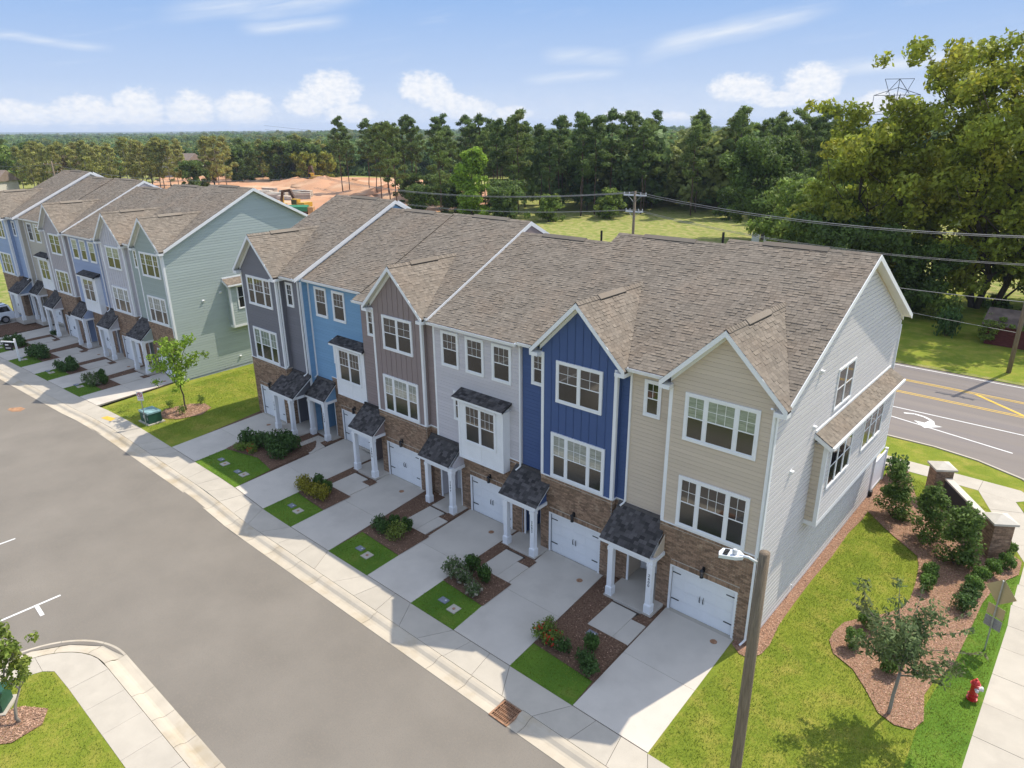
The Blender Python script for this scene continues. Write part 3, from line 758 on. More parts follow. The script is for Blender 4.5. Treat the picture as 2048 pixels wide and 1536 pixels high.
def window(h, pl, u0, u1, z0, z1, lites=(1,), cols=(2,), kinds='gs', cw=0.115, name='window'):
    """casing and sashes; panes and grilles are sub-parts. kinds: g glass / b blind behind glass for the upper pane, s screen / g for the lower"""
    P = MB(); D = 0.060
    P.pbox(pl, u0, u1, z1 - cw, z1, 0, D + 0.006); P.pbox(pl, u0, u1, z0, z0 + cw, 0, D + 0.010)
    P.pbox(pl, u0, u0 + cw, z0 + cw, z1 - cw, 0, D); P.pbox(pl, u1 - cw, u1, z0 + cw, z1 - cw, 0, D)
    mull = cw * 0.95; tot = (u1 - u0 - 2 * cw) - mull * (len(lites) - 1); k = tot / sum(lites)
    u = u0 + cw; za, zb = z0 + cw, z1 - cw; mid = za + (zb - za) * 0.505
    panes = []; gr = MB()
    for i, l in enumerate(lites):
        ua, ub = u, u + l * k
        if i: P.pbox(pl, ua - mull, ua, za, zb, 0, D - 0.004)
        st = 0.036
        for (a, b, d) in ((mid - 0.02, zb, 0.048), (za, mid + 0.02, 0.042)):
            P.pbox(pl, ua, ua + st, a, b, 0, d); P.pbox(pl, ub - st, ub, a, b, 0, d)
            P.pbox(pl, ua + st, ub - st, a, a + st, 0, d - 0.001); P.pbox(pl, ua + st, ub - st, b - st, b, 0, d - 0.001)
        panes.append((ua + st, ub - st, mid - 0.02 + st, zb - st, 0.036, kinds[0]))
        panes.append((ua + st, ub - st, za + st, mid + 0.02 - st, 0.030, kinds[1]))
        nc = cols[i % len(cols)]
        if nc:
            pa, pb, qa, qb = ua + st, ub - st, mid - 0.02 + st, zb - st
            for c in range(1, nc): gr.pbox(pl, pa + (pb - pa) * c / nc - 0.008, pa + (pb - pa) * c / nc + 0.008, qa, qb, 0.030, 0.0405)
            gr.pbox(pl, pa, pb, (qa + qb) / 2 - 0.008, (qa + qb) / 2 + 0.008, 0.030, 0.0415)
        u = ub + mull
    w = h.B(P, name, 'white_trim')
    mm = dict(g='glass', b='blind_glass', s='screen')
    for a, b, c, d, dep, kd in panes: h.B(MB().pbox(pl, a, b, c, d, 0.024, dep), 'pane', mm[kd], w)
    if gr.v: h.B(gr, 'grille', 'white_trim', w)
    return w

SH = 0.150
def shingles(h, parent, O, S, T, N, t1, srange, mat_, pool, singles=None):
    O, S, T, N = Vector(O), Vector(S), Vector(T), Vector(N); t = 0.0; row = 0
    while t < t1 - 0.02:
        tt = min(t + SH + 0.012, t1 + 0.01)
        for s0, s1 in srange(t + SH * 0.5):
            s_ = s0 - R.uniform(0, 0.3)
            while s_ < s1:
                w = R.choice((0.13, 0.17, 0.21, 0.26)) if singles is None else 0.21
                a, b = max(s_, s0), min(s_ + w, s1); s_ += w + 0.004
                if b - a < 0.03: continue
                hgt = R.choice((0.007, 0.009, 0.011, 0.024))
                if singles is not None and b - a > w - 0.004 and tt - t > SH:
                    singles.append((O + S * a + T * t, hgt)); continue
                pool.add([O + S * a + T * t, O + S * b + T * t, O + S * a + T * t + N * hgt, O + S * b + T * t + N * hgt, O + S * b + T * tt + N * 0.003, O + S * a + T * tt + N * 0.003],
                         [(0, 1, 3, 2), (2, 3, 4, 5)])
        t += SH; row += 1
_sh_me = {}
def shingle_me(hgt, m):
    if (hgt, m) not in _sh_me:
        _sh_me[hgt, m] = MB().add([(0, 0, 0), (0.206, 0, 0), (0, 0, hgt), (0.206, 0, hgt), (0.206, SH + 0.012, 0.003), (0, SH + 0.012, 0.003)], [(0, 1, 3, 2), (2, 3, 4, 5), (0, 2, 5), (1, 4, 3)]).mesh('shingle', m)
    return _sh_me[hgt, m]
def place_shingles(h, parent, lst, S, T, N, m):
    S, T, N = Vector(S), Vector(T), Vector(N)
    rot = Matrix((S, T, N)).transposed().to_4x4()
    for p, hgt in lst:
        o = bpy.data.objects.new('shingle', shingle_me(hgt, m)); COL.objects.link(o); o.parent = parent
        o.matrix_basis = Matrix.Translation((p.x - h.xr, p.y, p.z)) @ rot

def column(h, x, y, z0, z1, number=None):
    mb = MB(); a = 0.115
    mb.box(x - a, x + a, y - a, y + a, z0 + 0.42, z1 - 0.16)
    mb.box(x - a - 0.035, x + a + 0.035, y - a - 0.035, y + a + 0.035, z0, z0 + 0.38)
    mb.add([(x + sx * (a + (0.035 if lo else 0.0)), y + sy * (a + (0.035 if lo else 0.0)), z0 + (0.38 if lo else 0.43)) for lo in (1, 0) for sx, sy in ((-1, -1), (1, -1), (1, 1), (-1, 1))],
           [(0, 1, 5, 4), (1, 2, 6, 5), (2, 3, 7, 6), (3, 0, 4, 7)])
    mb.box(x - a - 0.02, x + a + 0.02, y - a - 0.02, y + a + 0.02, z1 - 0.16, z1)
    c = h.B(mb, 'column', 'white_trim')
    if number:
        for i, d in enumerate(number):
            o = add_obj('house_number', text_mesh(d, 0.17, 'sign_black'), c, (x - h.xr, y - a - 0.004, z0 + 1.78 - i * 0.155))
            o.rotation_euler = (math.pi / 2, 0, 0)
    return c

def porch(h, x0, x1, yt, zt, ylow, zlow, cols, ycol, a0, a1, ywall, gf):
    th = 0.10; sl = (zt - zlow) / (yt - ylow); L = math.hypot(yt - ylow, zt - zlow)
    T = Vector((0, yt - ylow, zt - zlow)) / L; N = Vector((0, -T.z, T.y))
    deck = MB(); deck.prism([(x0, ylow, zlow - 0.02), (x0, yt, zt - 0.02), (x0, yt, zt - th), (x0, ylow, zlow - th)], (x1 - x0, 0, 0))
    rf = h.B(deck, 'porch_roof', 'dark_deck')
    pool = MB(); shingles(h, rf, (x0 - 0.03, ylow - 0.03, zlow - 0.035), (1, 0, 0), T, N, L - 0.02, lambda t: [(0, x1 - x0 + 0.06)], 'dark_shingle', pool)
    pool.box(x0, x1, yt - 0.09, yt - 0.012, zt - 0.06, zt + 0.06)      # flashing against the wall
    tag(h.B(pool, 'roof_shingles', 'dark_shingle', rf), kind='stuff')
    tr = MB(); tr.box(x0, x1, ylow - 0.02, ylow + 0.02, zlow - 0.17, zlow - 0.035)
    zb = zlow - 0.32
    for xs in (x0 + 0.015, x1 - 0.045):
        tr.prism([(xs, ylow + 0.02, zlow - 0.16), (xs, ylow + 0.02, zlow - 0.03), (xs, yt - 0.01, zt - 0.04), (xs, yt - 0.01, zt - 0.19)], (0.03, 0, 0))
    h.B(tr, 'porch_fascia', 'white_trim', rf)
    bm = MB(); cw = 0.11
    bm.box(cols[0] - cw, cols[1] + cw, ycol - 0.10, ycol + 0.10, zb, zlow - 0.10)
    for xs in cols: bm.box(xs - cw, xs + cw, ycol + 0.10, ywall + 0.35, zb, zb + 0.16)
    h.B(bm, 'porch_beam', 'white_trim')
    for xs in (cols[0] - 0.06, cols[1] + 0.04):
        ya = ycol + 0.05
        h.B(MB().prism([(xs, ya, zb + 0.14), (xs, ywall + 0.3, zb + 0.14), (xs, ywall + 0.3, zlow + (ywall + 0.3 - ylow) * sl - 0.12), (xs, ya, zlow + (ya - ylow) * sl - 0.12)], (0.02, 0, 0)), 'gable_panel', h.sid, rf)
    # slab, alcove and door
    h.B(MB().box(cols[0] - 0.2, cols[1] + 0.2, ycol - 0.18, h.ydoor + 0.1, gf - 0.3, gf + 0.10), 'porch_slab', 'drive_concrete')
    al = MB()
    al.box(a0, a0 + 0.09, ywall - 0.03, ywall + 0.02, gf + 0.10, 2.62); al.box(a1 - 0.05, a1, ywall - 0.03, ywall + 0.02, gf + 0.10, 2.62)
    al.box(a0 + 0.09, a1 - 0.05, ywall - 0.03, ywall + 0.02, 2.5, 2.62)
    h.B(al, 'entry_trim', 'white_trim')
    dr = h.B(MB().box(a0 + 0.12, a1 - 0.12, h.ydoor - 0.05, h.ydoor, gf + 0.12, gf + 2.2), 'front_door', h.door)
    h.B(MB().box(a0 + 0.02, a0 + 0.12, h.ydoor - 0.07, h.ydoor, gf + 0.10, gf + 2.32).box(a1 - 0.12, a1 - 0.02, h.ydoor - 0.07, h.ydoor, gf + 0.10, gf + 2.32).box(a0 + 0.12, a1 - 0.12, h.ydoor - 0.07, h.ydoor, gf + 2.2, gf + 2.32), 'door_frame', 'white_trim', dr)
    h.B(MB().box(a1 - 0.24, a1 - 0.20, h.ydoor - 0.11, h.ydoor - 0.05, gf + 1.0, gf + 1.14), 'door_handle', 'black_metal', dr)
    return rf

def garage(h, pl, g0, g1, gf, top):
    zt = gf + top
    fr = MB(); fr.pbox(pl, g0, g0 + 0.09, gf - 0.02, zt, -0.02, 0.03); fr.pbox(pl, g1 - 0.09, g1, gf - 0.02, zt, -0.02, 0.03); fr.pbox(pl, g0 + 0.09, g1 - 0.09, zt - 0.07, zt, -0.02, 0.03)
    door = h.B(fr, 'garage_door', 'white_trim')
    a, b = g0 + 0.09, g1 - 0.09; n = 4; hh = (zt - 0.07 - gf - 0.02) / n
    for i in range(n):
        z0 = gf + 0.02 + i * hh; mb = MB(); mb.pbox(pl, a, b, z0 + 0.004, z0 + hh - 0.004, -0.10, -0.06)
        for j in range(4):
            w = (b - a) / 4; u0 = a + w * j + 0.07; u1 = a + w * (j + 1) - 0.07
            mb.pbox(pl, u0, u1, z0 + 0.07, z0 + hh - 0.07, -0.061, -0.052)
        h.B(mb, 'door_section', 'white_door', door)
    for zc in (gf + 0.52, zt - 0.35):
        h.B(MB().pbox(pl, a + 0.02, a + 0.36, zc - 0.022, zc + 0.022, -0.062, -0.042), 'strap_hinge', 'black_metal', door)
        h.B(MB().pbox(pl, b - 0.36, b - 0.02, zc - 0.022, zc + 0.022, -0.062, -0.042), 'strap_hinge', 'black_metal', door)
    for sx in (-0.075, 0.075):
        c = (a + b) / 2 + sx; zc = gf + 1.0
        h.B(MB().tube([pl.p(c, zc - 0.14, -0.055), pl.p(c, zc - 0.09, -0.01), pl.p(c, zc + 0.09, -0.01), pl.p(c, zc + 0.14, -0.055)], 0.017, 6), 'door_handle', 'black_metal', door)
    h.B(MB().pbox(pl, g0 + 0.05, g1 - 0.05, gf - 0.05, gf + 0.012, -0.14, 0.10), 'threshold', 'concrete', door)
    # coach lamp over the door
    lp = MB(); u = (g0 + g1) / 2; z = zt + 0.14
    lp.pbox(pl, u - 0.05, u + 0.05, z + 0.12, z + 0.34, 0.014, 0.05); lp.tube([pl.p(u, z + 0.30, 0.04), pl.p(u, z + 0.38, 0.12), pl.p(u, z + 0.30, 0.17)], 0.016, 6)
    c = pl.p(u, z, 0.17)
    lp.lathe([(0.02, 0.31), (0.105, 0.23), (0.085, 0.22)], 8, c)
    for k in range(4):
        t = math.pi / 4 + k * math.pi / 2
        lp.tube([(c.x + 0.08 * math.cos(t), c.y + 0.08 * math.sin(t), c.z + 0.22), (c.x + 0.065 * math.cos(t), c.y + 0.065 * math.sin(t), c.z - 0.04)], 0.010, 4)
    lp.lathe([(0.075, -0.06), (0.075, -0.03)], 8, c)
    lamp = h.B(lp, 'coach_lamp', 'black_metal')
    h.B(MB().lathe([(0.05, -0.03), (0.055, 0.2)], 8, c), 'lamp_glass', 'glass', lamp)

def downspout(h, x, y, z0, z1, kick=-0.12):
    mb = MB(); mb.box(x - 0.04, x + 0.04, y - 0.075, y - 0.012, z0 + 0.12, z1 - 0.28)
    mb.tube([(x, y - 0.045, z1 - 0.30), (x, y - 0.12, z1 - 0.14), (x, y - 0.38, z1 - 0.03)], 0.042, 6)
    mb.tube([(x, y - 0.045, z0 + 0.14), (x + kick * 0.4, y - 0.10, z0 + 0.04), (x + kick, y - 0.24, z0 - 0.06)], 0.042, 6)
    h.B(mb, 'downspout', 'white_trim')

def build_house(h):
    gab = h.kind == 'gable'
    gf, yr = h.gf, h.yr
    h.ydoor = yr + 1.2
    a0, a1 = h.alcove
    e = 0.002
    xl, xr = h.xl + e, h.xr - e
    ez, ey = h.ez, h.ey
    ridge_y = h.ridge; ridge_z = h.rz(ridge_y)
    rear_e = REAR + 0.33; rear_z = ridge_z - (rear_e - ridge_y) * 0.52
    # --- wall core
    w = MB()
    prof = [(yr, 2.72), (REAR, 2.72), (REAR, ridge_z - (REAR - ridge_y) * 0.52 - 0.10), (ridge_y, ridge_z - 0.10), (yr, h.rz(yr) - 0.10)]
    w.prism([(xl, y, z) for y, z in prof], (xr - xl, 0, 0))
    GD = 0.16; g0, g1 = h.gar; gz1 = gf + 2.1
    for xa, xb in ((xl, a0), (a1, xr)):
        if not gab and xa <= g0 and g1 <= xb:
            w.box(xa, xb, yr + GD, REAR, gf - 0.6, 2.72); w.box(xa, g0, yr, yr + GD, gf - 0.6, 2.72); w.box(g1, xb, yr, yr + GD, gf - 0.6, 2.72); w.box(g0, g1, yr, yr + GD, gz1, 2.72)
        else: w.box(xa, xb, yr, REAR, gf - 0.6, 2.72)
    w.box(a0, a1, h.ydoor, REAR, gf - 0.6, 2.72)
    if gab:
        b0, b1, yb, m = h.b0, h.b1, h.yb, h.m
        c0, c1 = max(b0, xl), min(b1, xr)
        w.box(c0, c1, yb, yr + 0.05, gz1, 9.55); w.box(c0, g0, yb, yr + 0.05, gf - 0.6, gz1); w.box(g1, c1, yb, yr + 0.05, gf - 0.6, gz1); w.box(g0, g1, yb + GD, yr + 0.05, gf - 0.6, gz1)
        w.prism([(c0, yb, 9.55), (c1, yb, 9.55), (c1, yb, ZP - (c1 - m) * 0.978 - 0.10), (m, yb, ZP - 0.10), (c0, yb, ZP - (m - c0) * 0.978 - 0.10)], (0, 4.0, 0))
    wall = h.B(w, 'wall', h.sid)
    gp = h.front(h.yb if gab else yr)          # plane of the garage front
    rp = h.front(yr)
    # --- brick base
    g0, g1 = h.gar; gt = 2.1
    hole = [(g0, g1, gf - 1, gf + gt + 0.205)]
    bw = MB(); pool = MB(); single = [] if h.key == 'A' else None
    f0, f1 = (h.b0, h.b1) if gab else ((a1, h.xr) if h.mir is False else (h.xl, a0))
    f0, f1 = f0 + e, f1 - e
    TB = 0.008
    for u0, u1, z0, z1 in ((f0, g0, gf - 0.3, ZL - 0.10), (g1, f1, gf - 0.3, ZL - 0.10), (g0, g1, gf + gt, ZL - 0.10), (f0, f1, ZL - 0.10, ZL)):
        if u1 > u0: bw.pbox(gp, u0, u1, z0, z1, 0, TB)
    gpb = Pl(gp.o + gp.n * TB, gp.r, gp.n)
    bricks(h, None, gpb, f0, f1, gf - 0.15, ZL - 0.115, hole, pool, single)
    u = g0                                            # soldier course over the door
    while u < g1 - 0.03:
        pool.pbox(gpb, u, u + 0.062, gf + gt, gf + gt + 0.195, 0, BR_T + 0.004); u += 0.0725
    u = f0
    while u < f1 - 0.03:                              # rowlock course under the ledge
        pool.pbox(gpb, u, min(u + 0.062, f1), ZL - 0.105, ZL, 0, BR_T + 0.02); u += 0.0725
    if gab:
        # return walls of the bay and the brick beside the entry
        for xw, nx in ((h.b0, -1), (h.b1, 1)):
            if (nx > 0 and h.b1 > h.xr - 0.01) or (nx < 0 and h.b0 < h.xl + 0.01): continue
            pw = Pl((xw, 0, 0), (0, 1, 0), (nx, 0, 0)); bw.pbox(pw, h.yb, yr, gf - 0.3, ZL, 0, TB)
            bricks(h, None, Pl((xw + nx * TB, 0, 0), (0, 1, 0), (nx, 0, 0)), h.yb, yr, gf - 0.15, ZL - 0.01, [], pool, None)
        if h.b1 < h.xr - 0.1 and not h.mir:
            bw.pbox(rp, h.b1, xr, gf - 0.3, ZL, 0, TB); bricks(h, None, h.front(yr - TB), h.b1, xr, gf - 0.15, ZL - 0.01, [], pool, None)
    s0, s1 = (h.xl + e, a0) if not h.mir else (a1, h.xr - e)
    if s1 - s0 > 0.05 and not (not gab and h.mir):
        bw.pbox(rp, s0, s1, gf - 0.3, 2.7, 0, TB); bricks(h, None, h.front(yr - TB), s0, s1, gf - 0.15, 2.7, [], pool, None)
    bwo = h.B(bw, 'brick_base', 'mortar')
    if single is not None:
        single.sort(key=lambda q: vis_dist(q[0].p(q[1], q[2]), h.T))
        one = MB().box(0, BR_L - 0.010, -BR_T, 0.0, 0, BR_H - 0.010).mesh('brick', 'brick')
        for pl, a, z in single[:300]:
            p = pl.p(a, z); add_obj('brick', one, bwo, (p.x - h.xr, p.y, p.z))
        for pl, a, z in single[300:]: pool.pbox(pl, a, a + BR_L - 0.010, z, z + BR_H - 0.010, 0, BR_T)
    tag(h.B(pool, 'brickwork', 'brick', bwo), kind='stuff')
    lg = MB(); lg.pbox(gp, f0, f1, ZL + 0.001, ZL + 0.045, 0, 0.05)
    if gab and h.b1 < h.xr - 0.1 and not h.mir:
        lg.box(h.b1 + 0.001, h.b1 + 0.05, h.yb, yr, ZL + 0.001, ZL + 0.045); lg.pbox(rp, h.b1, xr, ZL + 0.003, ZL + 0.044, 0, 0.045)
    h.B(lg, 'ledge', 'white_trim')
    garage(h, gp, g0, g1, gf, gt)
    # --- siding
    zs = ZL + 0.045
    if gab:
        b0, b1, yb, m = h.b0, h.b1, h.yb, h.m
        def span(z, zt):
            q = (ZP - 0.32 - zt) / 0.978
            return [(max(b0 + 0.1, m - q), min(b1 - 0.1, m + q))] if zt > 9.4 else [(b0 + 0.1, b1 - 0.1)]
        if h.style == 'lap': lap(h, wall, h.sid, h.front(yb), zs, ZP - 0.35, span)
        else: battens(h, wall, h.sid, yb, b0 + 0.1, b1 - 0.1, zs, lambda x: ZP - 0.30 - abs(x - m) * 0.978)
        rec = [(xl, b0)] if not h.mir else [(b1, xr)]
        if not h.mir and b1 < h.xr - 0.1: rec.append((b1, xr))
        for a, b in rec: lap(h, wall, h.sid, rp, 3.2 if b - a > 0.8 else zs, 9.62, lambda z, zt, a=a, b=b: [(a + 0.02, b - 0.02)])
        # narrow window beside the bay, corner boards
        nw = h.narrow
        window(h, rp, nw, nw + 0.74, 7.84, 9.33, (1,), (2,), 'gs')
        for xc in (b0, b1):
            cb = MB()
            o_ = -1 if xc == b0 else 1
            cb.box(xc - (0.0 if o_ < 0 else 0.12), xc + (0.12 if o_ < 0 else 0.0), yb - 0.026, yb, zs, 9.56)
            if not ((o_ > 0 and b1 > h.xr - 0.01) or (o_ < 0 and b0 < h.xl + 0.01)):
                cb.box(xc + (-0.024 if o_ < 0 else 0.0), xc + (0.0 if o_ < 0 else 0.024), yb - 0.025, yb + 0.11, zs, 9.56)
            h.B(cb, 'corner_board', 'white_trim')
        fb = h.front(yb); c = (b0 + b1) / 2 + 0.06
        if h.key in ('A', 'F', 'G', 'L'): window(h, fb, c - 1.39, c + 1.39, 7.53, 9.39, (0.62, 1.0, 0.62), (2, 3, 2), h.wk[0])
        else: window(h, fb, c - 1.16, c + 1.16, 7.50, 9.35, (1, 1), (2,), h.wk[0])
        window(h, fb, c - 1.39, c + 1.39, 3.93, 6.06, (0.62, 1.0, 0.62), (2, 3, 2), h.wk[1])
    else:
        lap(h, wall, h.sid, rp, ZL - 0.25, 9.75, lambda z, zt: [(xl + 0.12, xr - 0.02)])
        cb = MB(); cb.box(xl, xl + 0.12, yr - 0.026, yr, 3.5, 9.72); h.B(cb, 'corner_board', 'white_trim')
        for u0 in h.tops: window(h, rp, u0, u0 + 1.18, 7.52, 9.31, (1,), (3,), h.wk[0])
        # box bay
        y0, y1 = h.bay; yf = yr - 0.46; zb_, zt_ = 3.20, 6.36
        bay = MB(); bay.box(y0, y1, yf, yr, zb_, zt_)
        for u0, u1 in ((y0, y0 + 0.13), (y1 - 0.13, y1)): bay.box(u0, u1, yf - 0.02, yf, zb_, zt_ - 0.15)
        bay.box(y0, y1, yf - 0.022, yf, zt_ - 0.15, zt_); bay.box(y0, y1, yf - 0.022, yf, zb_, zb_ + 0.12)
        mid = (y0 + y1) / 2; pf = h.front(yf)
        bay.box(mid - 0.04, mid + 0.04, yf - 0.018, yf, zb_ + 0.12, 4.2)
        bo = h.B(bay, 'box_bay', 'white_trim')
        window(h, pf, mid - 1.02, mid + 1.02, 4.16, 6.14, (1, 1), (3,), h.wk[1], cw=0.09)
        dk = MB(); yl = yf - 0.24; zlow, ztop = 6.42, 6.70; x0, x1 = y0 - 0.16, y1 + 0.14
        dk.prism([(x0, yl, zlow - 0.02), (x0, yr, ztop - 0.02), (x0, yr, ztop - 0.12), (x0, yl, zlow - 0.12)], (x1 - x0, 0, 0))
        br = h.B(dk, 'bay_roof', 'dark_deck')
        L = math.hypot(yr - yl, ztop - zlow); T = Vector((0, yr - yl, ztop - zlow)) / L; N = Vector((0, -T.z, T.y))
        pool = MB(); shingles(h, br, (x0 - 0.02, yl - 0.03, zlow - 0.03), (1, 0, 0), T, N, L, lambda t: [(0, x1 - x0 + 0.04)], 'dark_shingle', pool)
        tag(h.B(pool, 'roof_shingles', 'dark_shingle', br), kind='stuff')
        h.B(MB().box(x0, x1, yl - 0.015, yl + 0.02, zlow - 0.15, zlow - 0.035).box(x0 + 0.05, x1 - 0.05, yl + 0.02, yr, zlow - 0.14, zlow - 0.12), 'bay_fascia', 'white_trim', br)
        window(h, rp, y0 - 0.72, y0 - 0.03, 4.85, 6.38, (1,), (2,), 'gs', cw=0.10)
    # --- porch
    px0, px1 = h.porch
    yg = h.yb if gab else yr
    ycol = yg - 0.86
    porch(h, px0, px1, yr - 0.012, 3.72 if gab else 3.55, ycol - 0.14, 2.70 + gf * 0.5, h.cols, ycol, a0, a1, yr, gf)
    for i, xc in enumerate(h.cols):
        column(h, xc, ycol, gf + 0.09, 2.40 + gf * 0.5, h.num if (i == (1 if not h.mir else 0)) else None)
    # --- roof
    x0, x1 = h.xl - h.ovl, h.xr + h.ovr
    rd = MB(); th = 0.13
    def deck(xa, xb, ya):
        za = h.rz(ya)
        rd.prism([(xa, ya, za - 0.012), (xa, ridge_y, ridge_z - 0.012), (xa, rear_e, rear_z), (xa, rear_e, rear_z - th), (xa, ridge_y, ridge_z - th), (xa, ya, za - th)], (xb - xa, 0, 0))
    if gab:
        ca, cb_ = max(x0, h.m - HALF + 0.02), min(x1, h.m + HALF - 0.02)
        if ca - x0 > 0.02: deck(x0, ca, ey)
        if x1 - cb_ > 0.02: deck(cb_, x1, ey)
        deck(ca, cb_, h.yb + 0.45)
    else: deck(x0, x1, ey)
    roof = h.B(rd, 'roof', 'roof_deck')
    L = math.hypot(ridge_y - ey, ridge_z - ez); T = Vector((0, ridge_y - ey, ridge_z - ez)) / L; N = Vector((0, -T.z, T.y))
    def srange(t):
        y = ey + T.y * t; z = ez + T.z * t
        if not gab or z > ZP: return [(0, x1 - x0)]
        q = (ZP - z) / 0.978
        out = []
        if h.m - q - x0 > 0.05: out.append((0, h.m - q - x0))
        if x1 - (h.m + q) > 0.05: out.append((h.m + q - x0, x1 - x0))
        return out
    pool = MB(); sing = [] if h.key in ('A', 'B') else None
    shingles(h, roof, (x0, ey - 0.03, ez - 0.016), (1, 0, 0), T, N, L + 0.02, srange, 'shingle', pool, sing)
    picks = []
    if sing is not None: picks += [(vis_dist(p, h.T), p, q, ((1, 0, 0), T, N)) for p, q in sing]
    # ridge caps
    u = x0
    while u < x1 - 0.05:
        b = min(u + 0.20, x1)
        pool.add([(u, ridge_y - 0.16, ridge_z - 0.055), (b, ridge_y - 0.16, ridge_z - 0.065), (u, ridge_y, ridge_z + 0.028), (b, ridge_y, ridge_z + 0.016), (u, ridge_y + 0.16, ridge_z - 0.055), (b, ridge_y + 0.16, ridge_z - 0.065)],
                 [(0, 1, 3, 2), (2, 3, 5, 4)])
        u += 0.19
    if gab:
        m = h.m; yf = h.yb - 0.33; yk = h.ry(ZP); gd = MB()
        for sgn in (-1, 1):
            pf = [(m, ZP), (m + sgn * HALF, ZE), (m + sgn * HALF, ZE - 0.13), (m, ZP - 0.15)]
            yv = h.ry(ZE) + 0.05
            gd.add([(m, yf, ZP - 0.012), (m + sgn * HALF, yf, ZE - 0.012), (m + sgn * HALF, yv, ZE - 0.012), (m, yk + 0.05, ZP - 0.012),
                    (m, yf, ZP - 0.15), (m + sgn * HALF, yf, ZE - 0.14), (m + sgn * HALF, yv, ZE - 0.14), (m, yk, ZP - 0.15)],
                   [(0, 1, 2, 3) if sgn < 0 else (3, 2, 1, 0), (4, 7, 6, 5) if sgn < 0 else (5, 6, 7, 4), (0, 4, 5, 1), (1, 5, 6, 2)])
        h.B(gd, 'gable_roof', 'roof_deck', roof)
        for sgn in (-1, 1):
            Lg = math.hypot(HALF, ZP - ZE); Tg = Vector((-sgn * HALF, 0, ZP - ZE)) / Lg; Ng = Vector((sgn * Tg.z, 0, abs(Tg.x)))
            Sg = Vector((0, -1, 0)) if sgn < 0 else Vector((0, 1, 0))
            def sr(t, sgn=sgn, Tg=Tg):
                z = ZE + Tg.z * t; ln = h.ry(z) - (yf - 0.02)
                return [(0.0, ln)] if sgn > 0 else [(-ln, 0.0)]
            O = (m + sgn * (HALF + 0.02), yf - 0.02, ZE - 0.035)
            sg = [] if (h.key in ('A', 'B') and sgn > 0) else None
            shingles(h, roof, O, Sg, Tg, Ng, Lg - 0.02, sr, 'shingle', pool, sg)
            if sg: picks += [(vis_dist(p, h.T), p, q, (Sg, Tg, Ng)) for p, q in sg]
        y = yf
        while y < yk:
            b = min(y + 0.2, yk + 0.1)
            pool.add([(m - 0.13, y, ZP - 0.085), (m - 0.13, b, ZP - 0.10), (m, y, ZP + 0.030), (m, b, ZP + 0.016), (m + 0.13, y, ZP - 0.085), (m + 0.13, b, ZP - 0.10)], [(2, 3, 1, 0), (4, 5, 3, 2)])
            y += 0.19
        # rakes, soffit, eave returns
        tr = MB(); so = MB()
        for sgn in (-1, 1):
            xs = m + sgn * (HALF + 0.01)
            tr.prism([(m, yf - 0.03, ZP - 0.02), (xs, yf - 0.03, ZE - 0.03), (xs, yf - 0.03, ZE - 0.25), (m, yf - 0.03, ZP - 0.24)], (0, 0.028, 0))
            tr.prism([(m, h.yb - 0.032, ZP - 0.16), (m + sgn * (HALF - 0.3), h.yb - 0.032, ZE + 0.10), (m + sgn * (HALF - 0.3), h.yb - 0.032, ZE - 0.08), (m, h.yb - 0.032, ZP - 0.34)], (0, 0.03, 0))
            so.prism([(m, yf, ZP - 0.155), (m + sgn * HALF, yf, ZE - 0.145), (m + sgn * HALF, h.yb, ZE - 0.145), (m, h.yb, ZP - 0.155)], (0, 0, -0.012))
            xa, xb = sorted((m + sgn * (HALF + 0.008), m + sgn * (HALF - 0.42)))
            tr.box(xa, xb, yf - 0.026, h.yb + (0.0 if abs(m + sgn * HALF - h.xr) < 0.6 and h.ovr > 0.2 else yr - h.yb), ZE - 0.30, ZE - 0.145)
        h.B(tr, 'rake_board', 'white_trim', roof); h.B(so, 'soffit', 'soffit', roof)
        rv = MB(); ya = yf + (yk - yf) * 0.30; yb2 = yf + (yk - yf) * 0.68
        rv.prism([(m - 0.17, ya, ZP - 0.09), (m, ya, ZP + 0.065), (m + 0.17, ya, ZP - 0.09), (m + 0.17, ya, ZP - 0.13), (m - 0.17, ya, ZP - 0.13)], (0, yb2 - ya, 0))
        h.B(rv, 'ridge_vent', 'shingle', roof); h.B(MB().box(m - 0.175, m + 0.175, ya + 0.004, yb2 - 0.004, ZP - 0.155, ZP - 0.105), 'vent_slot', 'dark_vent', roof)
    tag(h.B(pool, 'roof_shingles', 'shingle', roof), kind='stuff')
    if picks:
        picks.sort(key=lambda q: q[0])
        for i, (dd, p, q, (S_, T_, N_)) in enumerate(picks):
            if i < 300: place_shingles(h, roof, [(p, q)], S_, T_, N_, 'shingle')
        rest = MB()
        for dd, p, q, (S_, T_, N_) in picks[300:]:
            S_, T_, N_ = Vector(S_), Vector(T_), Vector(N_)
            rest.add([p, p + S_ * 0.206, p + N_ * q, p + S_ * 0.206 + N_ * q, p + S_ * 0.206 + T_ * (SH + 0.012) + N_ * 0.003, p + T_ * (SH + 0.012) + N_ * 0.003], [(0, 1, 3, 2), (2, 3, 4, 5)])
        tag(h.B(rest, 'roof_shingles', 'shingle', roof), kind='stuff')
    xv = (h.xl + h.xr) / 2; lv = 1.35
    rv = MB(); rv.prism([(xv - lv, ridge_y - 0.20, ridge_z - 0.055), (xv - lv, ridge_y, ridge_z + 0.085), (xv - lv, ridge_y + 0.20, ridge_z - 0.055), (xv - lv, ridge_y + 0.20, ridge_z - 0.09), (xv - lv, ridge_y - 0.20, ridge_z - 0.09)], (2 * lv, 0, 0))
